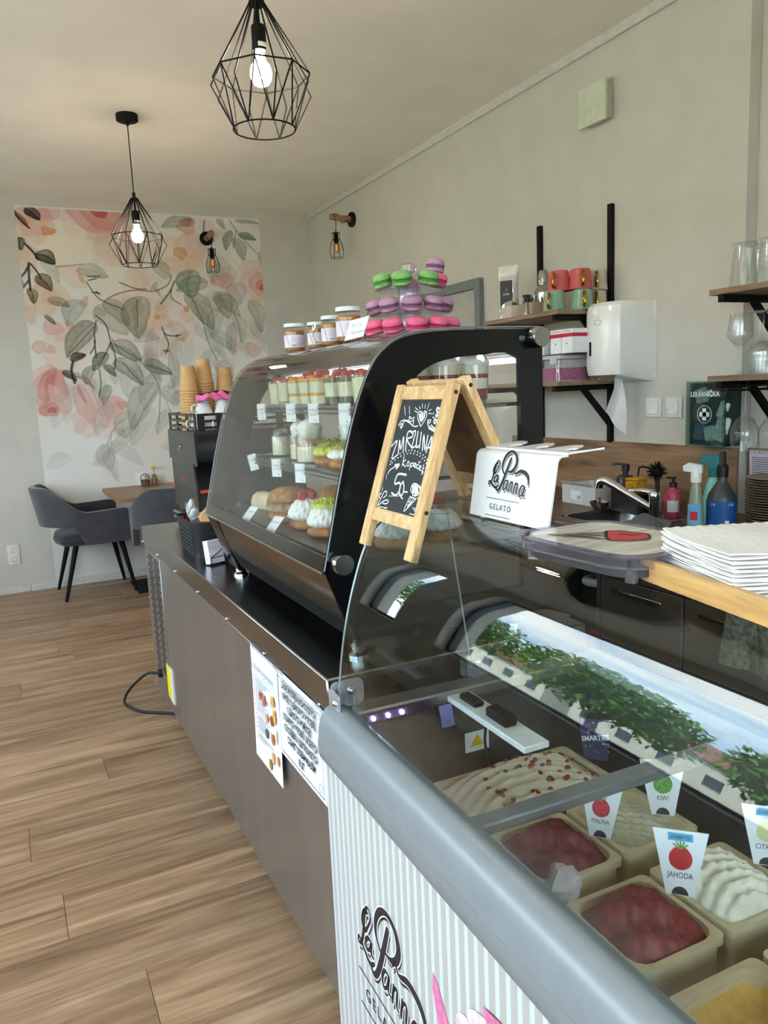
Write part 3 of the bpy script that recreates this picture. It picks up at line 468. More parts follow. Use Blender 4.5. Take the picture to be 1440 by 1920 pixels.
# ================================================================ lamps
M_bulb = mat('lit_bulb', (255, 232, 202), .4, emit=130, var=0)
M_cord = mat('black_cable', (14, 13, 14), .6)
def pendant(loc, rot, label, ztop):
    t = thing('pendant_lamp', label, 'lamp', (loc[0], loc[1], ZC), rot, 'black wire cage pendant lamps')
    z0 = ztop-ZC
    b = MB(); b.lathe([(.0, 0), (.058, 0), (.058, -.03), (.052, -.034), (.008, -.036), (.008, -.055), (0, -.055)], 28, cap0=False, cap1=False); b.build('ceiling_rose', M_black, t)
    b = MB(); b.tube([(0, 0, -.05), (0, 0, z0-.01)], .0032, 6); b.build('cord', M_cord, t)
    b = MB(); n = 8; zu, zo, zb = z0-.2, z0-.245, z0-.352; ru, ro, rb = .143, .152, .092; wr = .0024
    U = [(ru*math.cos(2*math.pi*k/n), ru*math.sin(2*math.pi*k/n), zu) for k in range(n)]
    O = [(ro*math.cos(2*math.pi*(k+.5)/n), ro*math.sin(2*math.pi*(k+.5)/n), zo) for k in range(n)]
    B = [(rb*math.cos(2*math.pi*(k+.5)/n), rb*math.sin(2*math.pi*(k+.5)/n), zb) for k in range(n)]
    hub = lambda p: (p[0]/math.hypot(p[0], p[1])*.018, p[1]/math.hypot(p[0], p[1])*.018, z0)
    for k in range(n):
        b.tube([hub(U[k]), U[k]], wr, 6); b.tube([U[k], U[(k+1) % n]], wr, 6)
        b.tube([U[k], B[k]], wr, 6); b.tube([U[k], B[k-1]], wr, 6); b.tube([hub(O[k]), O[k], B[k]], wr, 6)
    b.tube([(rb*math.cos(2*math.pi*k/32), rb*math.sin(2*math.pi*k/32), zb) for k in range(32)], wr, 6, True)
    b.lathe([(.004, z0+.03), (.009, z0+.03), (.009, z0+.006), (.023, z0), (.023, z0-.012), (.006, z0-.014)], 16)
    b.build('wire_cage', M_black, t)
    b = MB(); b.tube([(0, 0, z0-.01), (0, 0, z0-.065)], .006, 8); b.lathe([(.006, z0-.06), (.019, z0-.066), (.021, z0-.07), (.021, z0-.135), (.016, z0-.137)], 20); sk = b.build('socket', M_black, t)
    b = MB(); b.shell(lambda u, v: (.0214*math.cos(u*2.2-2.4), .0214*math.sin(u*2.2-2.4), z0-.128+v*.012), 10, 2, .0004); b.build('sticker', M_white, sk)
    b = MB(); b.lathe([(.012, z0-.135), (.0135, z0-.15), (.018, z0-.163), (.027, z0-.175), (.0315, z0-.19), (.032, z0-.2), (.029, z0-.214), (.021, z0-.226), (.01, z0-.2315), (.001, z0-.2325)], 24); b.build('bulb', M_bulb, t)
    return t
pendant((.806, 2.34), 20, 'larger nearer black wire diamond pendant lamp with lit bulb at top of picture', 2.578)
pendant((.80, 4.57), 11, 'farther black wire diamond pendant lamp hanging before the floral mural', 2.535)
M_oak = wood('oak_arm', (120, 88, 58), (158, 122, 84), (178, 142, 102), 'X', 3, .6)
M_amber = glass('amber_glass', (250, 226, 180), .05); M_fil = mat('filament', (255, 130, 50), .5, emit=1.2)
def sconce(loc, rz, label):
    """arm along local -x, plate on the wall at x = 0"""
    t = thing('wall_lamp', label, 'lamp', loc, rz, 'wooden arm wall lamps with wire cages')
    b = MB(); b.lathe([(0, 0), (.052, 0), (.055, .006), (.055, .02), (.05, .026), (0, .026)], 28, M=T(ry=-90)); b.build('back_plate', M_black, t)
    b = MB(); b.tube([(-.02, 0, 0), (-.1, 0, .004), (-.19, 0, .012)], [.024, .022, .0225], 14); b.build('wooden_arm', M_oak, t)
    b = MB(); b.tube([(-.025, -.026, -.012), (-.05, -.027, -.012), (-.09, 0, -.028), (-.1, .027, .0), (-.12, .01, .03), (-.16, -.005, .034), (-.165, -.026, .01), (-.15, -.01, -.026), (-.15, 0, -.1)], .003, 6, n=5); b.build('cord', M_cord, t)
    b = MB(); z = -.105; wr = .0018; n = 8
    prof = [(.03, z), (.03, z-.048), (.045, z-.085), (.055, z-.125), (.053, z-.155), (.045, z-.182)]
    for k in range(n):
        a = 2*math.pi*k/n; b.tube([(-.15+r*math.cos(a), r*math.sin(a), zz) for r, zz in prof], wr, 5, n=3)
    for r, zz in (prof[0], prof[1], prof[-1]): b.tube([(-.15+r*math.cos(2*math.pi*k/24), r*math.sin(2*math.pi*k/24), zz) for k in range(24)], wr, 5, True)
    for k in range(4): a = math.pi*k/2; b.tube([(-.15, 0, z), (-.15+.03*math.cos(a), .03*math.sin(a), z)], wr, 5)
    b.build('wire_cage', M_black, t)
    b = MB(); b.lathe([(.004, z+.015), (.008, z), (.017, z-.008), (.018, z-.045), (.021, z-.05), (.016, z-.072), (.013, z-.075)], 18, M=T(-.15)); b.build('socket', M_black, t)
    b = MB(); b.lathe([(.012, z-.072), (.018, z-.085), (.0185, z-.13), (.015, z-.143), (.004, z-.15)], 18, M=T(-.15)); bu = b.build('bulb', M_amber, t)
    b = MB(); b.tube([(-.15, -.003, z-.09), (-.15, -.002, z-.125), (-.15, .003, z-.125), (-.15, .003, z-.09)], .0022, 6); b.build('filament', M_fil, bu)
    return t
sconce((W, 5.631, 2.736), 0, 'wall lamp with wooden arm on grey wall right of the mural')
sconce((1.689, D-.002, 2.723), 90, 'wall lamp with wooden arm mounted over the floral mural')

# ================================================================ cafe corner
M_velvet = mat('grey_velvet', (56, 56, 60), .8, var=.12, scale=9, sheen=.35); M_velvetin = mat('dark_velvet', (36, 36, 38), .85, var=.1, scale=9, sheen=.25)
def chair(loc, rz, label):
    t = thing('armchair', label, 'chair', loc, rz, 'grey velvet armchairs at the cafe table')
    def path(u):                                   # right arm front, round the back, left arm front
        s = u*2-1; a = abs(s); sg = 1 if s > 0 else -1
        if a > .52: k = (a-.52)/.48; return (-.12+k*.37, sg*(.285-.012*k))
        th = a/.52*math.pi/2; return (-.12-.2*math.cos(th), sg*.285*math.sin(th))
    def top(u):
        a = abs(u*2-1); q_ = min(max((a-.2)/.42, 0), 1); return .655+.012*max(0, (a-.6)/.4)+.195*(1-q_*q_*(3-2*q_)) - (.03*max(0, (a-.93)/.07)**2)
    def bot(u):
        a = abs(u*2-1); k = min(max((a-.46)/.12, 0), 1); k = k*k*(3-2*k); return .56*(1-k)+.415*k+(.02*max(0, (a-.93)/.07)**2)
    def fn(u, v):
        x, y = path(u); zt, zb = top(u), bot(u); z = zb+(zt-zb)*v; a = abs(u*2-1); ln = max(0, 1-a/.7)
        lean = -.17*(z-.6)*ln; fl = 1+.06*(z-.42)*(1 if a > .3 else .4)
        return (x+lean, y*fl, z)
    b = MB(); b.shell(fn, 61, 9, -.045)
    bo = b.build('shell', M_velvet, t, 60)
    md = bo.modifiers.new('bev', 'BEVEL'); md.width = .012; md.segments = 2; md.limit_method = 'ANGLE'
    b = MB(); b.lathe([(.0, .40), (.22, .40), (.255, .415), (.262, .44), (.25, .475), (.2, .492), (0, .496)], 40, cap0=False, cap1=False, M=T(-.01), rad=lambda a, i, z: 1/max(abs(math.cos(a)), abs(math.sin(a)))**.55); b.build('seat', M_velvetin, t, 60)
    b = MB(); b.tube([(-.05, -.19, .405), (.15, -.19, .405), (.15, .19, .405), (-.05, .19, .405)], .012, 6, True); b.build('under_frame', M_black, t)
    for sx in (-1, 1):
        for sy in (-1, 1):
            b = MB(); b.tube([(.02+sx*.16, sy*.19, .41), (sx*.252, sy*.225, 0)], [.021, .0115], 12); b.build('leg', M_black, t)
    return t
chair((.548, 6.245, 0), 3, 'grey velvet armchair in front of the pale lower mural, seen from the side')
chair((1.1, 5.69, 0), 86, 'grey velvet armchair mostly hidden behind the steel counter end')
t = thing('cafe_table', 'wooden cafe table on black base against the mural wall', 'table', (1.32, 6.13, 0))
M_oakt = wood('table_oak', (122, 88, 58), (150, 112, 76), (164, 126, 90), 'X', .8, .4)
b = MB(); b.box(-.63, .63, -.41, .405, .725, .755, .002); b.build('table_top', M_oakt, t)
for x in (-.3,):
    b = MB(); b.tube([(x, 0, .02), (x, 0, .725)], .038, 16); b.build('pole', M_black, t); b = MB(); b.box(x-.21, x+.21, -.21, .21, 0, .018, .004); b.build('base_plate', M_black, t)
t = thing('flower_vase', 'small brown vase with a yellow chrysanthemum on the cafe table', 'vase', (1.09, 6.46, .755))
b = MB(); b.lathe([(0, 0), (.024, 0), (.026, .01), (.025, .05), (.02, .066), (.016, .075), (.018, .085), (.014, .085), (.012, .07)], 18, cap0=False, cap1=False); b.build('vase_body', mat('brown_jar', (120, 92, 58), .4, var=.3, scale=60), t)
fl = MB(); st = MB(); st.tube([(0, 0, .05), (.002, 0, .1), (0, 0, .135)], .0025, 6)
rn = random.Random(4)
for k in range(60):
    a = rn.uniform(0, 6.28); e = rn.uniform(.15, 1.35); l = rn.uniform(.022, .03)
    d = Vector((math.cos(a)*math.sin(e), math.sin(a)*math.sin(e), math.cos(e)*.8)); fl.tube([(0, 0, .135), Vector((0, 0, .135))+d*l*.6, Vector((0, 0, .135))+d*l], [.002, .0042, .0015], 5)
st.build('stem', mat('stem_green', (70, 84, 40), .6), t); fl.build('flower_head', mat('yellow_petal', (232, 196, 20), .6), t)
t = thing('wicker_basket', 'tiny dark wicker basket with a loop handle on the cafe table', 'basket', (1.015, 6.44, .755))
b = MB(); b.lathe([(0, 0), (.03, 0), (.034, .02), (.036, .05), (.033, .05), (.03, .006), (0, .006)], 22, cap0=False, cap1=False, rad=lambda a, i, z: 1+.05*math.sin(a*16)); b.build('basket_body', mat('dark_wicker', (92, 74, 62), .8, var=.3, scale=90), t)
b = MB(); b.tube([(-.034, 0, .045), (-.03, .0, .08), (0, 0, .098), (.03, 0, .08), (.034, 0, .045)], .004, 6, n=4); b.build('handle', mat('pale_wicker', (132, 112, 78), .8), t)
t = MB(); t.prism([(-.035, 0), (.035, 0), (.035, .1), (.0, .104), (-.035, .1)], -.002, .002, 'y'); t.prism([(-.035, 0), (.035, 0), (.03, .09), (-.03, .09)], .012, .015, 'y')
t.box(-.035, .035, -.002, .015, 0, .003); tag(t.build('menu_card', M_paper, loc=(.985, 6.5, .755)), 'white folded menu card standing behind the tiny wicker basket', 'card')
# power outlet
t = thing('wall_outlet', 'white double power outlet low on the grey wall left of the chair', 'outlet', (-.002, D, .304))
b = MB(); b.box(-.043, .043, -.008, 0, -.077, .077, .003); b.build('face_plate', M_white, t)
b = MB(); b.box(-.031, .031, -.011, -.008, -.064, .064, .002); b.build('insert', M_white, t)
for z in (-.032, .032):
    b = MB(); b.lathe([(.021, 0), (.021, .003), (.019, .003), (.018, -.006), (0, -.006)], 24, cap0=False, cap1=False, M=T(0, -.011, z, rx=90)); so = b.build('socket', mat('outlet_grey', (168, 166, 160), .4), t)
    b = MB(); [b.lathe([(.0035, 0), (.0035, .001)], 8, M=T(dx, -.0062, z+dz, rx=90)) for dx, dz in ((-.008, 0), (.008, 0), (0, .01))]; b.build('pin_hole', M_black, so)

# ================================================================ stainless refrigerated counter
t = thing('refrigerated_counter', 'long stainless steel refrigerated counter with vent grille at its far end', 'counter', (.559, 1.4525, 0))
M_front = mat('steel_front', (170, 167, 163), .34, .9, var=.035, scale=1.6, bump=.015, bscale=30, stretch=(5, 5, 1))
M_top = mat('steel_top', (150, 150, 150), .22, 1, var=.04, scale=3, bump=.03, bscale=60, stretch=(30, 1, 1))
LN = 2.345
b = MB(); b.box(.006, .69, .006, LN-.006, .05, .765, .002); b.build('body', M_front, t)
b = MB(); b.box(0, .7, 0, LN, .768, .85, .0035); b.build('worktop', M_top, t)
b = MB(); b.box(.004, .6, -.001, .004, .05, .765); b.build('end_panel', mat('dark_end', (40, 46, 50), .4, .5), t)
for y in (.05, .44, .81, 1.195, 1.575, 1.95, 2.33):
    b = MB(); b.lathe([(.0065, 0), (.0065, .002), (.004, .0045), (0, .005)], 10, cap1=False, M=T(-.0005, y, .777, ry=-90)); b.build('screw', M_chrome, t)
for z in (.7, .5, .3, .1):
    b = MB(); b.lathe([(.005, 0), (.004, .0035), (0, .004)], 8, cap1=False, M=T(.005, LN-.012, z, ry=-90)); b.build('screw', M_chrome, t)
b = MB(); b.box(.002, .006, 1.94, LN-.03, .12, .758, .001); gp = b.build('grille_panel', M_front, t)
sm = MB(); sm.box(-.0004, .0015, -.056, .056, -.0036, .0036); sm = sm.mesh('slot', 0); sm.materials.append(mat('slot_dark', (18, 17, 16), .6))
lm = MB(); lm.box(-.0012, .0, -.056, .056, -.0009, .0009); lm = lm.mesh('louvre', 0); lm.materials.append(M_steelp)
for i in range(36):
    for k, y in enumerate((2.03, 2.175)):
        z = .735-i*.0166
        if z < .2 and k == 0 and z > .13: continue
        for mm, nm, dz, dx in ((sm, 'slot', 0, .0022), (lm, 'louvre', -.0045, .0022)):
            o = bpy.data.objects.new(nm, mm); C.objects.link(o); o.parent = gp; o.location = (dx, y+(.012 if i % 2 else -.012), z+dz)
for y in (.08, 1.03, 2.07, 2.28):
    for x in (.05, .62):
        b = MB(); b.lathe([(.02, .05), (.02, .018), (.026, .014), (.026, 0)], 14, M=T(x, y, 0)); b.build('foot', M_steelp, t)
b = MB(); b.box(-.0008, .006, 1.865, 1.985, .115, .272); el = b.build('energy_label', mat('label_white', (225, 222, 214), .5), t, label='yellow and white energy label')
b = MB(); b.box(-.0016, -.0008, 1.905, 1.985, .12, .272); b.build('yellow_panel', mat('label_yellow', (244, 216, 0), .5), el)
b = MB(); b.lathe([(.02, 0), (.02, .012), (.012, .016), (.008, .016)], 16, M=T(0.001, 2.16, .17, ry=-90)); b.tube([(-.01, 2.16, .17), (-.06, 2.2, .165), (-.13, 2.28, .08), (-.16, 2.3, .02), (-.15, 2.24, .007), (-.1, 2.14, .007), (.0, 2.06, .007), (.06, 2.02, .007), (.3, 2.0, .007)], .0065, 10, n=6); b.build('power_cord', M_cord, t)

# ---------------------------------------------------------------- sheets taped on the counter front
def sheet(name, label, y0, y1, z0, z1, x, lift=.004):
    t = thing(name, label, 'notice', (x, y0, z0))
    w, h = y0-y1, z1-z0
    b = MB(); b.shell(lambda u, v: (-.0015-lift*(1-v)**2, -u*w, v*h), 8, 10, .0006); b.build('paper_sheet', M_paper, t)
    return t, w, h
M_tape = glass('clear_tape', (252, 252, 252), .03, .2, .06)
M_pk = mat('pink_ink', (206, 110, 160), .7); M_gink = mat('grey_ink', (120, 116, 120), .7); M_navy = mat('navy_ink', (60, 58, 96), .7)
t, w, h = sheet('allergen_sheet', 'white allergen list sheet with small coloured food pictures taped to counter', 2.016, 1.787, .447, .771, .5585)
F = lambda dx=-.0034: frame((dx-.004, 0, 0), (0, -1, 0), (0, 0, 1))
b = MB(); text_mb(b, 'SEZNAM ALERGENŮ', .0205, F() @ T(w/2, h*.835, 0)); [b.box(x0, x1, y-.0006, y+.0006, 0, .0002, M=F()) for x0, x1, y in ((.03, .2, h*.79),)]
rn = random.Random(5)
rows = []
for i in range(14):
    y = h*.75-i*h*.042; L1 = rn.uniform(.04, .11) if i % 3 else rn.uniform(.11, .15)
    for k in range(2 if L1 > .08 else 1): b.box(.043, .043+L1*(1-.3*k), y-.0008-k*.006, y+.0008-k*.006, 0, .0002, M=F())
b.build('grey_lettering', M_gink, t)
b = MB(); [b.lathe([(.0035, 0), (.0035, .0003)], 10, M=F() @ T(.033, h*.75-i*h*.042, 0)) for i in range(14)]; b.build('pink_bullets', M_pk, t)
for i, (u, v, rx, ry, c) in enumerate(((.48, .60, .014, .016, (206, 92, 70)), (.36, .62, .012, .012, (190, 60, 50)), (.82, .68, .014, .016, (216, 150, 70)), (.86, .56, .012, .022, (228, 160, 60)), (.74, .5, .012, .016, (140, 74, 48)), (.56, .47, .01, .014, (226, 150, 90)), (.88, .4, .007, .024, (220, 214, 150)), (.52, .33, .013, .014, (70, 92, 60)), (.74, .34, .013, .016, (204, 100, 60)), (.9, .2, .01, .014, (216, 120, 70)), (.72, .17, .012, .018, (224, 160, 90)), (.6, .08, .014, .016, (150, 112, 40)))):
    b = MB(); b.blob((0, 0, 0), (rx, ry, .0004), 12, 6, .08, i, M=F() @ T(u*w, v*h, .0003)); b.build('food_picture', mat('food_%d' % i, c, .7, var=.25, scale=160), t)
b = MB(); b.box(w*.05, w*1.0, h*.985, h*1.02, .0, .0003, M=F(0)); b.build('tape', M_tape, t)
t, w, h = sheet('age_limit_notice', 'white framed notice with bold black capitals taped to counter', 1.781, 1.474, .552, .772, .5582)
b = MB(); [b.box(x0, x1, y0, y1, 0, .0002, M=F()) for x0, x1, y0, y1 in ((.01, w-.01, h-.012, h-.0105), (.01, w-.01, .0105, .012), (.01, .0115, .0105, h-.0105), (w-.0115, w-.01, .0105, h-.0105))]; b.build('border_line', M_navy, t)
b = MB()
for i, s in enumerate(('ZÁKAZ PRODEJE ALKOHOLICKÝCH', 'NÁPOJŮ, TABÁKOVÝCH VÝROBKŮ,', 'KUŘÁCKÝCH POMŮCEK,', 'BYLINNÝCH VÝROBKŮ URČENÝCH', 'KE KOUŘENÍ A ELEKTRONICKÝCH', 'CIGARET OSOBÁM MLADŠÍM', '18 LET.')):
    text_mb(b, s, .0255, F() @ T(w/2, h*.875-i*h*.123, 0), sx=.56, bold=.0008)
b.build('bold_lettering', M_ink, t)
b = MB(); b.tube([(w-.03+.011*math.cos(k/14*6.283), .03+.011*math.sin(k/14*6.283), .0002) for k in range(14)], .0005, 4, True, M=F()); b.build('stamp', M_gink, t)
for u0_, u1_ in ((-.03, w*.15), (w*.8, w)): b = MB(); b.box(u0_, u1_, h*.97, h*1.03, 0, .0003, M=F(0)); b.build('tape', M_tape, t)

# ================================================================ things on the counter beyond the display case
ZT_ = .8502
t = thing('sachet_basket', 'black perforated plastic basket on steel counter filled with sachets', 'basket', (.735, 2.99, ZT_))
M_bsk = mat('basket_black', (26, 27, 30), .45)
bw, bd, bh = .135, .155, .135
def bskt(u, v): 
    P = rrect(-bw, bw, -bd, bd, .035, 5); P.append(P[0]); x = u*(len(P)-1); i = min(int(x), len(P)-2); f = x-i
    k = .93+.07*v; return ((P[i][0]*(1-f)+P[i+1][0]*f)*k, (P[i][1]*(1-f)+P[i+1][1]*f)*k, .002+v*bh)
b = MB(); b.shell(bskt, 97, 5, -.0025); b.prism([(x*.92, y*.92) for x, y in rrect(-bw, bw, -bd, bd, .035, 5)], 0, .003); bo = b.build('basket_wall', M_bsk, t)
b = MB(); b.shell(lambda u, v: tuple(c*(1.015 if i < 2 else 1) for i, c in enumerate(bskt(u, .78+.22*v))), 97, 3, .002); b.build('rim_band', M_bsk, t)
dm = MB(); dm.tube([(0, -.007, 0), (0, 0, .008), (0, 0.007, 0), (0, 0, -.008)], .0012, 5, True); dm.box(-.001, .001, -.0025, .0025, -.003, .003); dm = dm.mesh('lattice'); dm.materials.append(mat('lattice_black', (44, 46, 50), .35))
for side in range(2):
    for i in range(14 if side == 0 else 10):
        for k in range(6):
            o = bpy.data.objects.new('lattice', dm); C.objects.link(o); o.parent = bo; zz = .016+k*.0152; kk = .93+.07*zz/bh
            if side == 0: o.location = (-bw*kk-.001, -bd+.05+i*.0152, zz)
            else: o.location = (-bw+.05+i*.0152, -bd*kk-.001, zz); o.rotation_euler = (0, 0, R(90))
def packet(name, label, c, loc, rot, w, h, seed, cat='sachet', fold=.012):
    rn = random.Random(seed); ph = rn.uniform(0, 6)
    b = MB(); b.shell(lambda u, v: ((u-.5)*w, fold*(math.sin(u*7+ph)*math.cos(v*5+ph)+.5*math.sin(v*11+u*5)), v*h*(1-.15*math.sin(u*5+ph)**2)), 12, 12, .0015)
    o = b.build(name, mat('m_'+label[:24], c, .6, var=.08), sharp=25); o.location = loc; o.rotation_euler = [R(a) for a in rot]; return tag(o, label, cat)
packet('paper_napkin', 'upright white folded napkins in the black sachet basket', (228, 228, 226), (.655, 3.09, .9), (0, 0, 30), .05, .15, 1, 'napkin')
packet('foil_sachet', 'silver foil sachet in the black basket', (196, 204, 204), (.7, 3.04, .95), (-50, 0, 60), .07, .08, 3, fold=.02)
packet('sugar_packet', 'red packet poking out of the black basket left edge', (200, 24, 40), (.612, 3.1, .965), (70, 20, 20), .03, .035, 4)
b = MB(); b.blob((0, 0, 0), (.075, .055, .04), 8, 5, .22, 14); o = b.build('kraft_bag', mat('kraft_bag', (186, 142, 96), .8, var=.06), sharp=0, loc=(.71, 2.93, .992)); o.rotation_euler = (R(12), R(-14), R(30)); tag(o, 'crumpled brown kraft paper bag on top of the black basket', 'paper bag')
packet('paper_bag', 'pale brown paper bag behind the crumpled kraft bag', (206, 172, 132), (.8, 2.95, .93), (-20, 0, 20), .1, .12, 10, 'paper bag', .02)
t = thing('card_holder', 'stack of white business cards in a black wire holder on counter', 'card holder', (.652, 2.715, ZT_), 20)
b = MB(); b.prism([(-.004, .008), (.028, .0), (.04, .085), (.01, .09)], -.03, .03, 'x', M=T(rz=0)); b.build('card_stack', mat('card_edge', (222, 212, 220), .7, var=.12, scale=8, stretch=(1, 60, 1)), t)
b = MB(); b.tube([(-.034, -.01, .002), (.034, -.01, .002), (.034, .05, .002), (-.034, .05, .002)], .0018, 6, True); b.tube([(-.034, -.01, .002), (-.034, -.014, .03), (.034, -.014, .03), (.034, -.01, .002)], .0018, 6); b.tube([(-.034, .05, .002), (-.034, .055, .06), (.034, .055, .06), (.034, .05, .002)], .0018, 6); b.tube([(-.034, -.014, .03), (.034, -.001, .058)], .0018, 6); b.build('wire_frame', M_black, t)

# coffee machine
t = thing('espresso_machine', 'black espresso machine with grey side panel behind the display case', 'coffee machine', (.715, 3.2, ZT_))
M_cm = mat('machine_black', (14, 16, 18), .25); M_cmg = mat('machine_grey', (60, 57, 54), .3, .7, var=.03); M_or = mat('orange_strip', (226, 84, 40), .5)
hd = [(0.0, .33), (.02, .31), (.53, .31), (.565, .33), (.56, .44), (.55, .455), (.01, .455), (0, .44)]
b = MB(); b.prism(hd, .006, .52, 'x'); b.build('head', M_cm, t)
b = MB(); b.prism([(.0, .32), (.56, .32), (.548, .455), (.008, .455)], 0, .006, 'x'); sp = b.build('side_panel', M_cmg, t)
b = MB(); [b.tube([(-.001, y, z) for y, z in pts], .0025, 5, n=4) for pts in ([(.33, .375), (.32, .39), (.3, .385), (.31, .37), (.33, .375)], [(.29, .372), (.285, .395)], [(.27, .372), (.26, .385), (.25, .372)], [(.25, .395), (.26, .402)])]; b.build('logo', M_chrome, sp)
body = [(.07, .33), (.08, .3), (.06, .15), (.0, .03), (0, 0), (.5, 0), (.5, .03), (.47, .15), (.5, .3), (.51, .33)]
b = MB(); b.prism(body, .012, .5, 'x'); b.build('body', M_cm, t)
b = MB(); b.prism([(.085, .318), (.03, .10), (.52, .10), (.53, .318)], .004, .014, 'x'); lp = b.build('lower_panel', M_cmg, t)
b = MB()
for k in range(3): text_mb(b, 'R', .045, frame((.0036, .34-k*.035, .235), (0, -1, 0), (0, 0, 1)), sx=.7)
b.build('emblem', M_or, lp)
b = MB(); b.box(.02, .1, .045, .06, .195, .207); b.box(.0, .012, .5, .53, .19, .204); b.build('orange_strip', M_or, t)
b = MB(); b.box(0, .5, -.02, .56, .03, .045, .004); b.tube([(-.01, 0, .085), (-.01, .5, .07)], .006, 8); b.tube([(-.01, 0, .06), (-.01, .5, .045)], .006, 8); b.build('drip_tray', M_steelp, t)
b = MB()
for z in (.465, .492, .519): b.box(.012, .016, .02, .54, z, z+.011); b.box(.02, .49, .012, .016, z, z+.011); b.box(.02, .49, .545, .549, z, z+.011)
for y in (.02, .17, .37, .53): b.box(.011, .017, y, y+.03, .455, .53)
for x in (.02, .1, .2, .36, .46): b.box(x, x+.03, .011, .017, .455, .53)
b.build('cup_rail', mat('rail_grey', (52, 50, 48), .3, .6), t)
# kraft cup stacks, every cup a thing
cm = MB(); cm.lathe([(.0, .003), (.028, .003), (.0285, 0), (.0295, 0), (.0405, .1025), (.0445, .1025), (.0456, .106), (.044, .109), (.039, .107), (.0285, .006), (0, .006)], 22, cap0=False, cap1=False); cm = cm.mesh('kraft_cup'); cm.materials.append(M_kraft)
M_sleeve = mat('cup_print', (40, 36, 34), .7)
for x, y, n, z0, nm in ((.772, 3.48, 15, 1.305, 'left'), (.85, 3.52, 15, 1.335, 'tallest middle'), (.945, 3.52, 11, 1.345, 'right')):
    for k in range(n):
        o = bpy.data.objects.new('kraft_cup', cm); C.objects.link(o); o.rotation_euler = (R(180), 0, random.uniform(0, 6)); o.location = (x, y, z0+.109+k*.0122)
        tag(o, 'kraft paper cup, %s, in the %s stack on coffee machine' % (ORD[n-1-k], nm), 'paper cup', 'kraft cups of the %s stack' % nm)
b = MB(); b.lathe([(0, 0), (.022, 0), (.036, .05), (.04, .062), (.037, .062), (.02, .004), (0, .004)], 20, cap0=False, cap1=False); cer = b.mesh('cup_bowl'); M_cer = mat('white_ceramic', (225, 224, 222), .12); cer.materials.append(M_cer)
b = MB(); b.tube([(.036, 0, .05), (.055, 0, .05), (.058, 0, .032), (.045, 0, .022), (.03, 0, .024)], .004, 6, n=4); ch = b.mesh('handle'); ch.materials.append(M_cer)
for i, (x, y, z, rz, d) in enumerate(((.775, 3.37, 1.374, 200, 'leftmost behind the rail'), (.85, 3.34, 1.374, 260, 'second from left behind the rail'), (.93, 3.34, 1.374, 310, 'third from left behind the rail'), (.80, 3.27, 1.374, 270, 'at the front rail, on the left'), (.885, 3.265, 1.374, 330, 'at the front rail, on the right'), (.965, 3.275, 1.374, 0, 'behind the rail nearest the case'), (.79, 3.32, 1.437, 200, 'upper layer, leftmost beside the pink cloth'), (.868, 3.29, 1.437, 290, 'upper layer, middle, under the pink cloth'), (.945, 3.285, 1.437, 340, 'upper layer, right, with handle toward the case'))):
    t = thing('espresso_cup', 'upturned white cup on coffee machine, '+d, 'cup', (x, y, z), rz, 'white cups on the coffee machine'); 
    for me_, nm in ((cer, 'cup_bowl'), (ch, 'handle')):
        o = bpy.data.objects.new(nm, me_); C.objects.link(o); o.parent = t; o.rotation_euler = (R(180), 0, 0)
def cloth(name, label, c, cx, cy, cz, wx, wy, seed, amp=.012, cat='cloth', rz=0, hump=.03):
    rn = random.Random(seed); p = [rn.uniform(0, 6) for _ in range(4)]
    b = MB(); b.shell(lambda u, v: ((u-.5)*wx, (v-.5)*wy, hump*(1-(2*u-1)**2)*(1-(2*v-1)**2)+amp*(math.sin(u*9+p[0])*math.sin(v*7+p[1])+.5*math.sin(u*17+v*9+p[2]))), 22, 16, .003)
    o = b.build(name, mat('m_'+label[:26], c, .9, var=.1, scale=120, bump=.3, bscale=400), sharp=60); o.location = (cx, cy, cz); o.rotation_euler = (0, 0, R(rz)); return tag(o, label, cat)
cloth('pink_cloth', 'bright pink cloth draped over the white cups on the coffee machine', (226, 106, 160), .835, 3.30, 1.437, .15, .1, 3, rz=-10, hump=.02)
cloth('black_cloth', 'folded black cloth lying on the pink cloth', (26, 26, 28), .875, 3.34, 1.452, .17, .06, 5, .005, rz=4, hump=.015)
b = MB(); b.blob((0, 0, 0), (.048, .045, .04), 18, 12, .1, 5); o = b.build('sponge_cloth', mat('pink_towel', (228, 104, 164), .95, bump=.6, bscale=300)); o.location = (.985, 3.26, 1.475); tag(o, 'bunched bright pink towel beside the display case glass', 'cloth')
# ================================================================ refrigerated display case (stands on the counter)
YN, YB = 1.5, 2.535                                   # near and far side
t = case = thing('display_case', 'black curved glass refrigerated cake display case on the steel counter', 'display case', (0, 0, 0))
PR = [(.59, 1.07), (.612, 1.16), (.634, 1.25), (.668, 1.37), (.70, 1.455), (.735, 1.516), (.785, 1.551), (.85, 1.566), (.93, 1.571)]
sm_ = [(p.x, p.y) for p in smooth_pts([(a, c, 0) for a, c in PR], 4)]
OUT = [(.66, .89)]+sm_+[(1.05, 1.572), (1.17, 1.572), (1.17, .89)]
INN = [(.70, .96)]
for x, z in sm_:
    k = min(max((z-1.07)/.5, 0), 1); INN.append((x+.085+.0*k, min(z-.02-.035*k, 1.527)))
INN += [(1.06, 1.527), (1.105, 1.505), (1.105, .96)]
b = MB(); b.ring(OUT, INN, YN, YN+.016, 'y'); near = b.build('near_side_panel', M_gloss, t)
b = MB(); b.prism(INN, YN+.004, YN+.009, 'y'); b.build('side_window', M_glass, near)
b = MB(); b.ring(OUT, INN, YB-.016, YB, 'y'); far_ = b.build('far_side_panel', M_gloss, t)
b = MB(); b.prism(INN, YB-.01, YB-.005, 'y'); b.build('side_window', M_glass, far_)
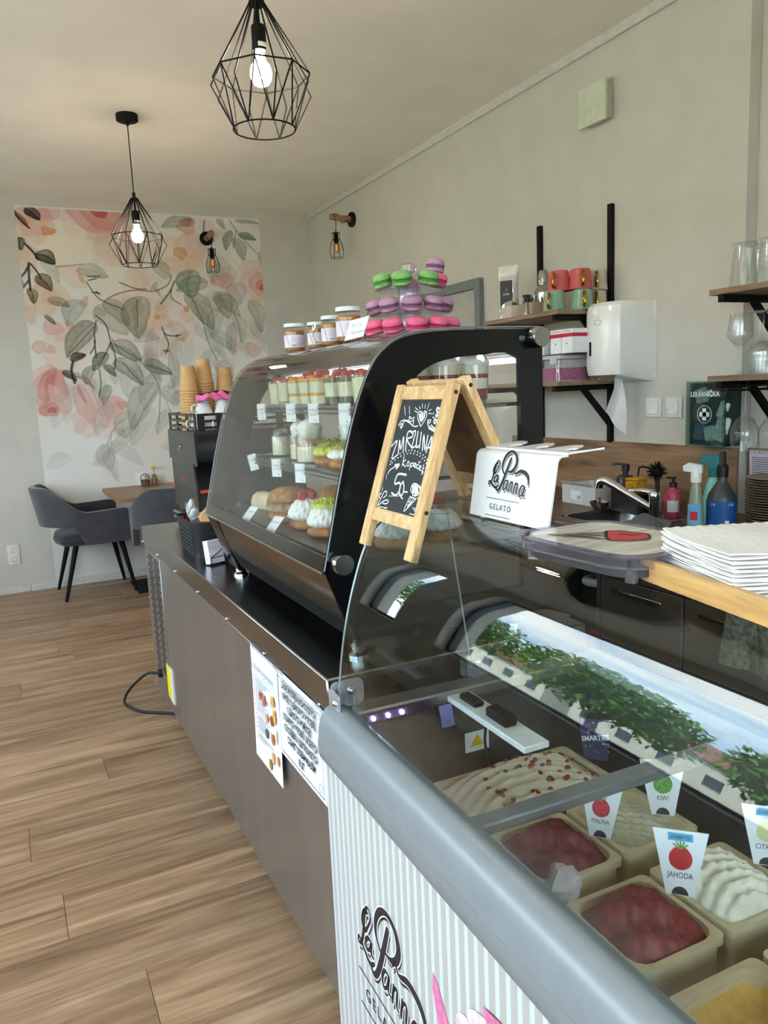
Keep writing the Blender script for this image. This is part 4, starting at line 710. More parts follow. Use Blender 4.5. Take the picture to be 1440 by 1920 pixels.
# curved front glass, a little outside the side panels
def off(P, d):
    out = []
    for i in range(len(P)):
        a = Vector(P[max(i-1, 0)]); c = Vector(P[min(i+1, len(P)-1)]); e = (c-a).normalized(); out.append((P[i][0]-e.y*d, P[i][1]+e.x*d))
    return out
GP = sm_+[(.99, 1.5715), (1.05, 1.572), (1.155, 1.572), (1.168, 1.566), (1.172, 1.552)]
g0, g1 = off(GP, .0025), off(GP, .0075)
b = MB(); b.prism(g1+g0[::-1], YN-.004, YB+.004, 'y'); fg = b.build('curved_front_glass', glass('case_glass', (252, 253, 252), .024), t, 30)
for yy, nm in ((YN-.0045, 0), (YB+.0045, 1)):
    b = MB(); b.tube([(x, yy, z) for x, z in off(GP, .005)], .0016, 5); b.build('glass_edge', mat('glass_edge', (120, 132, 130), .2, var=.02), fg)
b = MB(); b.prism([(.584, 1.066), (.592, 1.1), (.597, 1.099), (.592, 1.066)], YN, YB, 'y'); b.build('glass_base_band', M_gloss, t)
b = MB(); b.tube([(.5825, YN, 1.066), (.5825, YB, 1.066)], .0034, 6); b.build('bright_trim', M_chrome, t)
# lower front: mirror panel, then perforated panel
M_mir = mat('dark_mirror', (120, 104, 92), .1, 1, var=.02)
b = MB(); b.prism([(.588, 1.064), (.594, 1.064), (.629, .965), (.623, .965)], YN, YB-.12, 'y'); b.build('mirror_panel', M_mir, t)
b = MB(); b.prism([(.623, .965), (.629, .965), (.664, .905), (.656, .9)], YN, YB-.12, 'y'); pp = b.build('perforated_panel', mat('panel_grey', (66, 66, 68), .35, .8), t)
b = MB(); b.prism([(.585, 1.066), (.62, 1.066), (.69, .885), (.65, .885)], YB-.118, YB+.001, 'y'); b.build('side_bar', M_gloss, t)
sl = MB(); e = Vector((.656-.623, .9-.965)); L_ = e.length
for k in range(118):
    y = YN+.02+k*(YB-YN-.16)/118; sl.box(-.0009, .0005, 0, .0042, 0.006, L_-.012, M=Matrix.Translation((.623, y, .965)) @ Matrix.Rotation(math.atan2(-e.x, -e.y), 4, 'Y') @ Matrix.Rotation(math.pi, 4, 'Z') @ T(0, -.002, -L_))
o = sl.build('perforation', mat('slot_black', (8, 8, 8), .6), pp, 0); o['kind'] = 'stuff'
b = MB(); b.box(.665, 1.165, YN+.016, YB-.016, .892, 1.06, .003); b.build('base_box', M_blackp, t)
b = MB(); b.box(.64, 1.11, YN+.016, YB-.016, 1.06, 1.082, .002); b.build('deck', mat('deck_grey', (72, 74, 76), .3, .6), t)
for x, y in ((.69, YN+.06), (.69, YB-.02), (1.12, YN+.06), (1.12, YB-.06)):
    b = MB(); b.lathe([(.0, .85), (.026, .85), (.026, .856), (.018, .862), (.02, .876), (.014, .882), (.012, .9)], 20, cap0=False, M=T(x-.01, y-.01, .0004)); b.build('foot', M_chrome, t)
for x, z in ((1.147, 1.552), (.622, 1.085)):
    b = MB(); b.lathe([(0, .03), (.022, .03), (.024, .026), (.024, .004), (.02, 0)], 28, cap0=False, M=T(x, YN, z, rx=90)); b.build('round_fixing', M_steelp, t)
# rear frame, sliding doors, back post
b = MB(); b.box(1.125, 1.16, YN+.016, YN+.045, 1.06, 1.55, .002); b.box(1.125, 1.16, YB-.045, YB-.016, 1.06, 1.55, .002); b.box(1.125, 1.16, YN+.045, YB-.045, 1.52, 1.55, .002); b.box(1.125, 1.16, YN+.045, YB-.045, 1.06, 1.085, .002); rf = b.build('rear_frame', M_steelp, t)
for y0, y1, x in ((YN+.045, 2.04, 1.135), (2.0, YB-.045, 1.148)):
    b = MB(); b.box(x, x+.006, y0, y1, 1.085, 1.52); b.build('sliding_door', M_glass, t)
b = MB(); b.box(.80, 1.165, YN+.016, YB-.016, 1.55, 1.56, .001); b.build('roof_plate', M_glass, t)
M_led = mat('led_light', (244, 248, 255), .4, emit=9, var=0)
b = MB(); b.tube([(1.03, YN+.05, 1.509), (1.03, YB-.05, 1.509)], .008, 10); b.build('led_tube', M_led, t)
b = MB(); b.box(1.0, 1.1, YN+.02, YB-.02, 1.52, 1.53, .002); b.build('lamp_housing', M_steelp, t)
ZS1, ZS2, ZS3 = 1.412, 1.252, 1.083
M_shelfe = glass('shelf_glass', (236, 246, 242), .06)
for z, x0 in ((ZS1, .775), (ZS2, .73)):
    b = MB(); b.box(x0, 1.11, YN+.025, YB-.025, z-.006, z, .0006); sh = b.build('glass_shelf', M_shelfe, t)
    b = MB(); b.box(x0-.006, x0-.002, YN+.03, YB-.03, z-.024, z+.001); b.build('ticket_rail', M_plas, sh)
    b = MB(); b.box(x0-.002, x0+.012, YN+.03, YB-.03, z-.012, z-.006); b.tube([(x0, YN+.03, z-.02), (x0, YB-.03, z-.02)], .003, 6); b.build('front_rail', mat('rail_dark', (50, 50, 50), .3, .7), sh)
    for y in (YN+.03, YB-.03):
        b = MB(); b.tube([(x0+.02, y, z-.012), (1.12, y, z-.012)], .005, 6); b.build('shelf_bracket', M_steelp, sh)
# price tags
def ptag(y, x, z, lab, words, tilt=0, w=.036, h=.052, flat=False):
    t = thing('price_tag', lab, 'price tag', (x, y, z), 0, 'price tags in the display case')
    Fm = frame((0, 0, 0), (.5, -.87, 0), (0, 0, 1)) if not flat else frame((0, 0, .03), (.35, -.93, 0), (.6, .2, .6))
    if tilt: Fm = Fm @ T(rz=tilt)
    b = MB(); b.box(-w/2, w/2, -h, 0, 0, .0012, M=Fm); b.build('card', M_paper, t)
    b = MB()
    for i, s in enumerate(words): text_mb(b, s, .0095, Fm @ T(0, -h*.36-i*.011, .0014), sx=.8)
    text_mb(b, '89,-', .007, Fm @ T(w*.25, -h*.88, .0014)); b.build('lettering', M_gink, t)
for i, (y, ws, d) in enumerate(((2.43, ('DEZERT', 'BEZ'), 'at the far left end'), (2.15, ('DEZERT', 'MANGO'), 'second from the far end'), (1.97, ('KINDER', 'DEZERT'), 'third from the far end'), (1.76, ('RED VELVET',), 'nearest the camera'))):
    ptag(y, .766, ZS1+.006, 'white price tag on the top display shelf, '+d, ws)
for i, (y, ws, d, tl) in enumerate(((2.43, ('PANNA',), 'tilted, at the far end', 14), (2.18, ('PANNA', 'COTTA'), 'in the middle', 0), (1.98, ('BANOFFEE',), 'nearest the camera', 0))):
    ptag(y, .721, ZS2+.006, 'white price tag on the middle display shelf, '+d, ws, tl)
ptag(2.21, .655, ZS3+.006, 'white price tag lying on the bottom display deck, far one', ('VĚTRNÍK',), 0, .04, .055, True)
ptag(1.98, .655, ZS3+.006, 'white price tag lying on the bottom display deck, near one', ('PAVLOVA',), 0, .04, .055, True)

# ---------------------------------------------------------------- desserts
M_cream = mat('whipped_cream', (236, 228, 202), .55, var=.03); M_creamw = mat('white_cream', (238, 236, 228), .5, var=.02)
M_mango = mat('mango', (226, 152, 34), .3, var=.15, scale=120); M_rasp = mat('raspberry', (176, 40, 58), .4, var=.25, scale=300, bump=.4, bscale=600)
M_choc = mat('chocolate', (64, 36, 26), .35, var=.1); M_redv = mat('red_velvet', (140, 32, 42), .8, var=.2, scale=200); M_bisc = mat('biscuit', (196, 150, 90), .8, var=.2, scale=150)
M_cara = mat('caramel_cream', (176, 128, 92), .5, var=.08); M_pist = mat('pistachio', (150, 150, 66), .8, var=.35, scale=260); M_choux = mat('choux', (170, 112, 60), .6, var=.2, scale=70, bump=.6, bscale=120); M_coffee = mat('mocha_cream', (168, 128, 98), .5, var=.1)
M_lime = mat('lime_cream', (206, 214, 90), .5, var=.1)
def berries(b, z, r, n, seed, br=.011, spread=.018):
    rn = random.Random(seed)
    for k in range(n):
        a = k/n*6.28+rn.random(); q = spread*rn.uniform(.35, 1) if n > 1 else 0
        b.blob((q*math.cos(a), q*math.sin(a), z+br*.6+rn.uniform(0, .004)), (br, br, br*1.1), 9, 7, .06, seed+k)
M_cupg = glass('dessert_cup', (252, 252, 250), .05)
def dessert_cup(loc, label, layers, top, seed, r=.036, h=.075):
    t = thing('dessert_cup', label, 'dessert', loc, seed*37 % 360, 'layered desserts in clear cups')
    b = MB(); b.lathe([(0, 0), (r*.86, 0), (r, h), (r*.975, h), (r*.84, .002), (0, .002)], 24, cap0=False, cap1=False); b.build('clear_cup', M_cupg, t)
    z = .0025; rn = random.Random(seed)
    for fr, m in layers:
        z1 = z+h*fr; r0 = r*(.83+.13*z/h); r1 = r*(.83+.13*z1/h)
        b = MB(); b.lathe([(0, z), (r0, z), (r1, z1), (r1*.6, z1+.002), (0, z1+.003)], 24, cap0=False, cap1=False, rad=lambda a, i, zz: 1+(.02*math.sin(5*a+seed)*math.sin(zz*200))); b.build('filling_layer', m, t)
        z = z1+.0001
    b = MB()
    if top[0] == 'berry': berries(b, z, r, top[1], seed); b.build('berry_topping', M_rasp, t)
    elif top[0] == 'mango':
        for k in range(9): a = rn.uniform(0, 6.28); q = r*.7*math.sqrt(rn.random()); b.box(-.006, .006, -.006, .006, -.004, .006, .0015, M=T(q*math.cos(a), q*math.sin(a), z+.004, rn.uniform(-20, 20), rn.uniform(-20, 20), rn.uniform(0, 90)))
        b.build('mango_topping', M_mango, t)
        if top[1]: b = MB(); berries(b, z+.004, r, top[1], seed); b.build('berry_topping', M_rasp, t)
    elif top[0] == 'swirl':
        b.lathe([(r*.95, z), (r*.98, z+.008), (r*.8, z+.02), (r*.4, z+.03), (.002, z+.033)], 72, rad=lambda a, i, zz: 1+.07*math.sin(7*a+zz*160)); b.build('cream_swirl', M_creamw, t, 180)
        b = MB(); berries(b, z+.024, r, top[1], seed, .012, .016); b.build('berry_topping', top[2] if len(top) > 2 else M_rasp, t)
    return t
Cr, Mg, Ch, Rv, Bi = M_cream, M_mango, M_choc, M_redv, M_bisc
sets = {'cream': [(.85, Cr)], 'mango': [(.3, Cr), (.12, Mg), (.4, Cr), (.12, Mg)], 'choc': [(.25, Ch), (.5, Cr), (.15, Ch)], 'redv': [(.3, Rv), (.3, Cr), (.12, Rv), (.25, Cr)], 'bisc': [(.12, Bi), (.75, Cr)]}
row1 = [(2.45, 'cream', ('berry', 2), 'pale cream dessert cup with dark berries at far end of top shelf'), (2.36, 'bisc', ('berry', 3), 'pale cream dessert cup with berries, second along the top shelf'),
        (2.265, 'mango', ('mango', 0), 'dessert cup with orange mango layers at bottom and top'), (2.17, 'mango', ('mango', 2), 'cream dessert cup topped with mango and two raspberries'), (2.07, 'mango', ('mango', 3), 'wide cream dessert cup with mango rim and raspberries'),
        (1.97, 'choc', ('mango', 2), 'chocolate and cream dessert cup with mango topping'), (1.875, 'choc', ('berry', 3), 'chocolate base dessert cup with white cream and red berries'), (1.78, 'cream', ('berry', 3), 'cream dessert cup with red berries near the black side panel'), (1.69, 'cream', ('berry', 3), 'cream dessert cup with large red berries behind the black side edge')]
for i, (y, s, tp, lb) in enumerate(row1): dessert_cup((.835, y, ZS1+.0004), lb, sets[s], tp, i+1, .036 if i != 4 else .042)
for i, (y, x, s, tp, lb) in enumerate(((1.585, .86, 'redv', ('swirl', 4), 'red velvet cup with cream swirl and berries left in side window'), (1.585, .945, 'redv', ('swirl', 5), 'red velvet cup with cream swirl and berries in middle of side window'), (1.585, 1.03, 'redv', ('swirl', 3, M_choc), 'red velvet cup with chocolate glaze right in side window'), (1.68, .93, 'redv', ('swirl', 3), 'red velvet cup in second row of top shelf'), (1.78, .93, 'cream', ('berry', 4), 'cream cup with berries in back row of top shelf'), (1.9, .93, 'choc', ('berry', 4), 'chocolate cup with berries in back row of top shelf'), (2.02, .93, 'bisc', ('berry', 3), 'biscuit cup with berries in back row of top shelf'), (2.14, .93, 'redv', ('berry', 3), 'red velvet cup with berries in back row, farther'), (2.3, .93, 'redv', ('berry', 3), 'red velvet cup with berries in back row, farthest'))):
    dessert_cup((x, y, ZS1+.0004), lb, sets[s], tp, 30+i, .038, .082)
def jar_dessert(loc, label, layers, seed, r=.03, h=.085, swirl=None):
    t = thing('dessert_jar', label, 'dessert', loc, seed*41 % 360, 'desserts in glass jars')
    b = MB(); b.lathe([(0, 0), (r*.9, 0), (r, .006), (r, h*.72), (r*.82, h*.82), (r*.82, h*.86), (r*.88, h*.87), (r*.88, h), (r*.82, h), (r*.76, h*.85), (r*.94, h*.7), (r*.94, .006), (0, .003)], 24, cap0=False, cap1=False); b.build('glass_jar', M_cupg, t)
    z = .004
    for fr, m in layers:
        z1 = z+h*fr; b = MB(); b.lathe([(0, z), (r*.92, z), (r*.92, z1), (0, z1+.001)], 22, cap0=False, cap1=False); b.build('filling_layer', m, t); z = z1+.0002
    if swirl: b = MB(); b.lathe([(r*.7, z), (r*.85, h*1.0), (r*.6, h*1.12), (.003, h*1.25)], 24, rad=lambda a, i, zz: 1+.1*math.sin(6*a+zz*200)); b.build('cream_swirl', swirl, t, 180)
jar_dessert((.80, 2.36, ZS2+.0004), 'jar of plain white panna cotta, left one on middle shelf', [(.66, Cr)], 1)
jar_dessert((.86, 2.36, ZS2+.0004), 'jar of plain white panna cotta, right one on middle shelf', [(.66, Cr)], 2)
jar_dessert((.795, 2.17, ZS2+.0004), 'jar of layered caramel and cream, left one on middle shelf', [(.45, Cr), (.22, M_cara)], 3, .032, .095, M_creamw)
jar_dessert((.785, 2.06, ZS2+.0004), 'larger jar of layered caramel and cream with swirl on middle shelf', [(.42, Cr), (.2, M_cara)], 4, .042, .1, M_creamw)
jar_dessert((.86, 1.93, ZS2+.0004), 'jar of cream with brown swirl behind the pistachio pastry', [(.45, Cr), (.15, M_cara)], 5, .042, .1, M_creamw)
def choux(loc, label, top, seed, cream=M_creamw, r=.05, tall=.03, topm=None):
    t = thing('cream_pastry', label, 'pastry', loc, seed*53 % 360, 'filled cream pastries in the display case')
    b = MB(); b.lathe([(0, 0), (r*.8, 0), (r*1.0, .008), (r*.98, .02), (r*.7, .026), (0, .026)], 26, cap0=False, cap1=False, rad=lambda a, i, z: 1+.05*math.sin(9*a+seed)+.03*math.sin(23*a)); b.build('pastry_base', M_choux, t, 180)
    b = MB(); h = tall; b.lathe([(r*.7, .024), (r*.98, .026+h*.12), (r*1.0, .026+h*.28), (r*.9, .026+h*.5), (r*.78, .026+h*.7), (r*.6, .026+h*.9), (r*.3, .026+h*1.02), (0, .026+h*1.04)], 96, cap1=False, rad=lambda a, i, z: 1+.085*math.sin(12*a+z*150)+.03*math.sin(25*a-z*90)); b.build('cream_filling', cream, t, 180)
    z = .026+h
    if top == 'lid':
        b = MB(); b.lathe([(r*.9, z-.006), (r*.98, z+.002), (r*.85, z+.022), (r*.45, z+.034), (0, z+.037)], 26, cap1=False, rad=lambda a, i, z: 1+.05*math.sin(7*a+seed)+.04*math.sin(15*a+z*200)); b.build('pastry_lid', topm or M_choux, t, 180)
    elif top == 'berry': b = MB(); berries(b, z, r, 4, seed, .013, .022); b.build('berry_topping', M_rasp, t)
    elif top == 'crumb':
        b = MB(); rn = random.Random(seed)
        for k in range(60): a = rn.uniform(0, 6.28); q = r*.8*math.sqrt(rn.random()); s = rn.uniform(.003, .006); b.box(-s, s, -s*.6, s*.6, -s*.4, s*.4, M=T(q*math.cos(a), q*math.sin(a), z+.003+.01*(1-q/r), rn.uniform(0, 90), rn.uniform(0, 90), rn.uniform(0, 90)))
        b.lathe([(r*.85, z-.004), (r*.7, z+.005), (0, z+.01)], 20, cap1=False); b.build('nut_topping', topm or M_pist, t)
choux((.80, 1.93, ZS2+.0004), 'pastry with crushed pistachio topping on the middle shelf', 'crumb', 1, M_lime, .052, .03)
choux((.79, 1.81, ZS2+.0004), 'pistachio pastry on middle shelf nearest the black side panel', 'crumb', 2, M_creamw, .05, .03)
choux((.735, 2.13, ZS3+.0004), 'round choux bun with brown lid and coffee cream on bottom deck', 'lid', 3, M_coffee, .062, .035)
choux((.85, 2.05, ZS3+.0004), 'choux bun with brown lid behind the front coffee one', 'lid', 4, M_creamw, .055, .035)
choux((.73, 1.965, ZS3+.0004), 'meringue nest of white cream with raspberries on bottom deck', 'berry', 5, M_creamw, .052, .055)
choux((.73, 1.82, ZS3+.0004), 'meringue nest with lime green crumb topping on bottom deck', 'crumb', 6, M_creamw, .052, .055, M_lime)
choux((.86, 1.9, ZS3+.0004), 'meringue nest with raspberries in second row of bottom deck', 'berry', 7, M_creamw, .052, .05)
choux((.75, 1.68, ZS3+.0004), 'meringue nest with raspberries beside the black side panel', 'berry', 8, M_creamw, .052, .055)
choux((.80, 1.58, ZS3+.0004), 'meringue nest with raspberry low in the side window', 'berry', 9, M_creamw, .052, .055)
choux((.93, 1.6, ZS3+.0004), 'meringue nest low behind the chalkboard easel', 'berry', 10, M_creamw, .052, .05)
for i, (x, y, lb) in enumerate(((.79, 1.64, 'chocolate trifle cup with cream layers in middle of side window'), (.80, 1.56, 'chocolate trifle cup with raspberries next to the chalkboard'), (.89, 1.57, 'chocolate trifle cup hidden behind the chalkboard'))):
    dessert_cup((x, y, ZS2+.0004), lb, [(.2, Bi), (.25, M_creamw), (.12, Ch), (.25, M_creamw), (.12, Ch)], ('berry', 3), 60+i, .038, .09)
# sliced cream roll at the far end of the deck
t = thing('cream_roll', 'pale sliced cream roll at the far end of the bottom deck', 'cake', (.76, 2.4, ZS3+.0004), 15)
pr = [(-.035, 0), (.035, 0), (.036, .02), (.028, .04), (.01, .05), (-.012, .05), (-.03, .038), (-.037, .018)]
b = MB(); b.prism(pr, -.04, .05, 'y'); b.build('sponge', mat('sponge_beige', (214, 192, 156), .8, var=.08), t)
b = MB(); b.tube([((.006+.0025*k)*math.cos(k*.7), -.0405, .024+(.006+.0018*k)*math.sin(k*.7)) for k in range(10)], .0018, 5, n=3); b.build('cream_spiral', M_creamw, t)
b = MB(); b.lathe([(0, 0), (.018, 0), (.02, .03), (.018, .03), (.0165, .003), (0, .003)], 18, cap0=False, cap1=False); o = b.build('glass_cup', M_cupg, loc=(.88, 2.43, ZS2+.0004)); tag(o, 'small empty clear glass left on the middle shelf', 'glass')

# ================================================================ on top of the case: caramel jars and macaron stand
ZJ = 1.5802
M_jarl = mat('jar_label', (226, 212, 220), .6, var=.03); M_caramel = mat('caramel', (168, 108, 44), .3, var=.08, scale=40); M_lid = mat('white_lid', (222, 222, 220), .3); M_lil = mat('lilac_ink', (186, 140, 186), .7, var=.2)
def caramel_jar(loc, rz, label, s=1.0):
    t = thing('caramel_jar', label, 'jar', loc, rz, 'jars of salted caramel on the display case'); r, h = .033*s, .075*s
    b = MB(); b.lathe([(0, 0), (r*.9, 0), (r, .006*s), (r*.97, .02*s), (r*.97, h*.7), (r, h*.76), (r*.94, h*.86), (r*.84, h*.93), (r*.84, h)], 28, cap0=False); b.build('glass_jar', M_glass, t)
    b = MB(); b.lathe([(0, .003), (r*.88, .003), (r*.95, .008*s), (r*.93, .02*s), (r*.93, h*.7), (r*.95, h*.76), (r*.9, h*.84), (0, h*.85)], 28, cap0=False, cap1=False); b.build('caramel_filling', M_caramel, t)
    b = MB(); b.lathe([(r*.93, h*.985), (r*.98, h*.99), (r*.98, h*1.1), (r*.94, h*1.13), (0, h*1.13)], 30, cap0=False, cap1=False, rad=None); b.build('lid', M_lid, t)
    b = MB(); b.shell(lambda u, v: ((r*.985)*math.sin((u-.5)*3.2), -(r*.985)*math.cos((u-.5)*3.2), h*(.16+.5*v)), 18, 2, .0004); lb = b.build('jar_label', M_jarl, t)
    b = MB()
    Pc = lambda a, v, q=.0009: ((r*.985+q)*math.sin(a), -(r*.985+q)*math.cos(a), h*(.16+.5*v))
    for k in range(7): b.tube([Pc(-.2+.05*(k % 2), .82-.07*k), Pc(.25+.1*(k % 3), .82-.07*k)], .0003*s, 4)
    b.tube([Pc(-.75, .98), Pc(-.45, .02)], .0007*s, 4); [b.tube([Pc(-.2+.09*k, .12), Pc(-.15+.09*k, .12), Pc(-.15+.09*k, .2), Pc(-.2+.09*k, .2)], .0006*s, 4, True) for k in range(5)]; b.build('fine_print', M_gink, lb)
    b = MB(); rn = random.Random(int(loc[1]*100))
    for k in range(16): b.blob((*Pc(.65+rn.uniform(-.25, .35), rn.uniform(.1, .75), .0006),), .0016*s, 5, 4)
    b.build('lilac_flowers', M_lil, lb)
    return t
for x, y, rz, s, lb in ((.89, 2.42, -24, 1.04, 'leftmost salted caramel jar on top of the display case'), (.905, 2.26, -24, .92, 'second salted caramel jar, with white ribbon tag beside it'), (.905, 2.14, -24, 1.0, 'third salted caramel jar from the left on the case'), (.885, 1.975, -24, 1.08, 'fourth and widest salted caramel jar, beside the handwritten card'), (1.04, 2.3, -24, .95, 'salted caramel jar behind the handwritten card, left one'), (.985, 2.16, -24, 1.02, 'salted caramel jar directly left of the macaron stand')):
    caramel_jar((x, y, ZJ), rz, lb, s)
t = thing('ribbon_tag', 'small round white ribbon tag hanging between two caramel jars', 'tag', (.868, 2.185, ZJ))
b = MB(); b.lathe([(0, 0), (.013, 0), (.013, .002), (0, .002)], 18, cap0=False, cap1=False, M=T(0, 0, .06, ry=-80)); b.build('round_tag', M_paper, t)
b = MB(); b.tube([(0, .004, .05), (-.006, .0, .03), (.0, -.006, .012), (-.004, .0, .001)], .004, 6, n=4, flat=.3); b.build('ribbon', M_white, t)
b = MB(); b.tube([(-.003, -.002, .054), (-.003, .003, .066)], .0012, 5); b.build('mark', M_ink, t)
t = thing('handwritten_card', 'white handwritten card leaning on the caramel jars', 'card', (.795, 1.74, ZJ-.008), 18)
Fm = frame((0, 0, 0), (.15, -1, .12), (.35, .12, 1))
b = MB(); b.prism([(-.034, 0), (.026, 0), (.037, .05), (-.022, .05)], 0, .0012, 'z', M=Fm); b.build('card', M_paper, t)
b = MB(); [b.stroke([(x*.0011, y*.0011) for x, y in p], .0009, M=Fm, z=.0016) for p in ([(-10, 34), (-14, 36), (-12, 32), (-8, 30), (-12, 27), (-15, 29)], [(-6, 36), (-7, 28), (-4, 28)], [(0, 33), (-3, 32), (-2, 28), (1, 30), (1, 28)], [(4, 28), (5, 33), (8, 31), (8, 28)], [(11, 33), (13, 29)], [(16, 33), (11, 24)], [(-10, 20), (-12, 10)], [(-5, 18), (-11, 15), (-6, 10)], [(-2, 15), (-5, 13), (-2, 10), (0, 15), (1, 10)], [(4, 10), (4, 15), (8, 14)], [(10, 15), (8, 12), (12, 10), (12, 15)], [(14, 10), (15, 15), (18, 11), (20, 15), (21, 10)], [(24, 13), (27, 15), (24, 10), (29, 10)], [(31, 20), (30, 10)])]; b.build('handwriting', M_gink, t)
t = thing('macaron_stand', 'clear plastic three tier macaron stand on top of the display case', 'stand', (1.045, 1.92, ZJ))
M_pl2 = glass('stand_plastic', (246, 244, 250), .07, .02, .03)
def plate(z, r): b = MB(); b.lathe([(.028, z), (r*.8, z), (r*.93, z+.004), (r, z+.012), (r*.985, z+.013), (r*.91, z+.006), (r*.8, z+.002), (.028, z+.002)], 44, closed=True); return b.build('tier_plate', M_pl2, t)
TIER = [(.006, .138), (.062, .12), (.128, .102)]
for z, r in TIER: plate(z, r)
b = MB()
for z0, z1 in ((0, .006), (.008, .062), (.064, .128), (.13, .178)): b.lathe([(.034, z0), (.03, z1), (.027, z1), (.031, z0)], 24, closed=True)
b.lathe([(.022, .178), (.024, .196), (.012, .202), (0, .202)], 20, cap1=False); b.build('hollow_post', M_pl2, t)
def macaron(name, label, loc, tilt, m, mf, s=1.0):
    t = thing(name, label, 'macaron', loc, tilt[1], 'macarons on the tiered stand'); r = .0255*s
    X = T(rx=tilt[0])
    b = MB(); b.lathe([(0, 0), (r*.7, .0005), (r*.96, .005), (r, .010), (r*.97, .0125)], 26, cap0=False, cap1=True, M=X); b.build('lower_shell', m, t)
    b = MB(); b.lathe([(r*.97, .0125), (r*1.0, .0145), (r*.94, .016), (r*.9, .0175), (r*.94, .019), (r*1.0, .0205), (r*.97, .0225)], 40, M=X, rad=lambda a, i, z: 1+.025*math.sin(a*19+z*900)+.02*math.sin(a*11)); b.build('ruffled_filling', mf, t)
    b = MB(); b.lathe([(r*.97, .0225), (r, .0245), (r*.97, .031), (r*.75, .037), (r*.4, .0395), (0, .040)], 26, cap1=False, M=X); b.build('upper_shell', m, t)
    return t
mac = {}
for nm, c, c2 in (('green', (124, 178, 98), (84, 138, 58)), ('mauve', (182, 134, 158), (128, 84, 108)), ('pink', (238, 108, 140), (204, 60, 98))):
    mac[nm] = (mat('macaron_'+nm, c, .7, var=.05, scale=80), mat('macaron_fill_'+nm, c2, .8, var=.25, scale=400, bump=.5, bscale=900))
cx, cy = 1.045, 1.92
def put(tier, ang, rr, col, label, lift=0, s=1.0, tl=None):
    z = ZJ+TIER[tier][0]+.0035+lift; a = R(ang); rn = random.Random(int(ang*7)+tier)
    macaron('macaron', label, (cx+rr*math.cos(a), cy+rr*math.sin(a), z), (tl if tl is not None else 14, ang+90), *mac[col], s)
# angle -116 deg faces the camera
put(2, -178, .076, 'green', 'green macaron at far left of the top tier', .003); put(2, -131, .075, 'green', 'green macaron at front left of the top tier', .003, 1.08); put(2, -76, .075, 'green', 'green macaron at front right of the top tier', .003, 1.08)
put(2, -28, .076, 'pink', 'pink macaron under the mauve one on the top tier', .003); put(2, -26, .072, 'mauve', 'mauve macaron stacked on a pink one on the top tier', .041, 1.0, 8); put(2, 60, .066, 'pink', 'pink macaron at the back of the top tier', .003)
for i, (a, d) in enumerate(((-192, 'far left'), (-153, 'second from left'), (-114, 'front middle'), (-75, 'second from right'), (-36, 'far right'))): put(1, a, .09, 'mauve', 'mauve macaron on the middle tier, '+d, .003, 1.1 if i == 2 else 1.04)
for i, (a, d) in enumerate(((-174, 'far left'), (-142, 'second from left'), (-110, 'middle'), (-78, 'second from right'), (-46, 'far right'))): put(0, a, .109, 'pink', 'pink macaron on the bottom tier, '+d, .003, 1.1)
# ================================================================ gelato freezer
def stripes():
    m = bpy.data.materials.new('striped_vinyl'); m.use_nodes = True; t = m.node_tree; b = t.nodes['Principled BSDF']; L = t.links.new
    co = t.nodes.new('ShaderNodeTexCoord'); sp = t.nodes.new('ShaderNodeSeparateXYZ'); L(co.outputs['Object'], sp.inputs[0])
    a = t.nodes.new('ShaderNodeMath'); a.operation = 'MULTIPLY'; a.inputs[1].default_value = 1/.0262; L(sp.outputs['Y'], a.inputs[0])
    f = t.nodes.new('ShaderNodeMath'); f.operation = 'FRACT'; L(a.outputs[0], f.inputs[0])
    g = t.nodes.new('ShaderNodeMath'); g.operation = 'GREATER_THAN'; g.inputs[1].default_value = .62; L(f.outputs[0], g.inputs[0])
    mx = t.nodes.new('ShaderNodeMix'); mx.data_type = 'RGBA'; mx.inputs['A'].default_value = (*lin((184, 178, 168)), 1); mx.inputs['B'].default_value = (*lin((205, 212, 221)), 1)
    L(g.outputs[0], mx.inputs['Factor']); L(mx.outputs['Result'], b.inputs['Base Color']); b.inputs['Roughness'].default_value = .45; return m
FZ = Vector((.525, 1.4, 0)); FR = -1.24; LZ = 1.75
t = fz = thing('gelato_freezer', 'gelato display freezer with striped front and curved glass canopy', 'freezer', FZ, FR)
M_rim = mat('rim_grey', (134, 139, 140), .34, .05, var=.02); M_liner = mat('liner_steel', (120, 120, 120), .35, .8, var=.05)
b = MB(); b.box(0, .03, -LZ, 0, .06, .715, .002); fp = b.build('front_panel', stripes(), t)
b = MB(); b.box(.03, .7, -.03, -.0, .06, .78); b.box(.03, .7, -LZ, -LZ+.03, .06, .78); b.box(.67, .7, -LZ+.03, -.03, .06, .78); b.build('side_panels', mat('freezer_white', (214, 216, 216), .4), t)
b = MB(); rimp = [(.0, .70), (-.010, .712), (-.013, .735), (-.0125, .752), (-.011, .7525), (-.0095, .775), (-.004, .797), (.008, .813), (.024, .820), (.04, .819), (.052, .812), (.056, .80), (.056, .76), (.03, .7)]
b.prism(rimp, -LZ, .0, 'y'); b.build('front_rim', M_rim, t)
b = MB(); b.box(.056, .70, -.055, .0, .77, .812, .004); b.build('far_rim', mat('rim_steel', (158, 156, 154), .3, .8), t)
b = MB(); b.box(.63, .70, -LZ, -.055, .77, .812, .004); b.build('rear_rim', M_rim, t)
b = MB(); x0, x1, y0, y1, z0 = .056, .63, -LZ+.05, -.055, .5
b.add([(x0, y0, z0), (x1, y0, z0), (x1, y1, z0), (x0, y1, z0), (x0, y0, .79), (x1, y0, .79), (x1, y1, .79), (x0, y1, .79)], [(0, 1, 2, 3), (0, 4, 5, 1), (1, 5, 6, 2), (2, 6, 7, 3), (3, 7, 4, 0)])
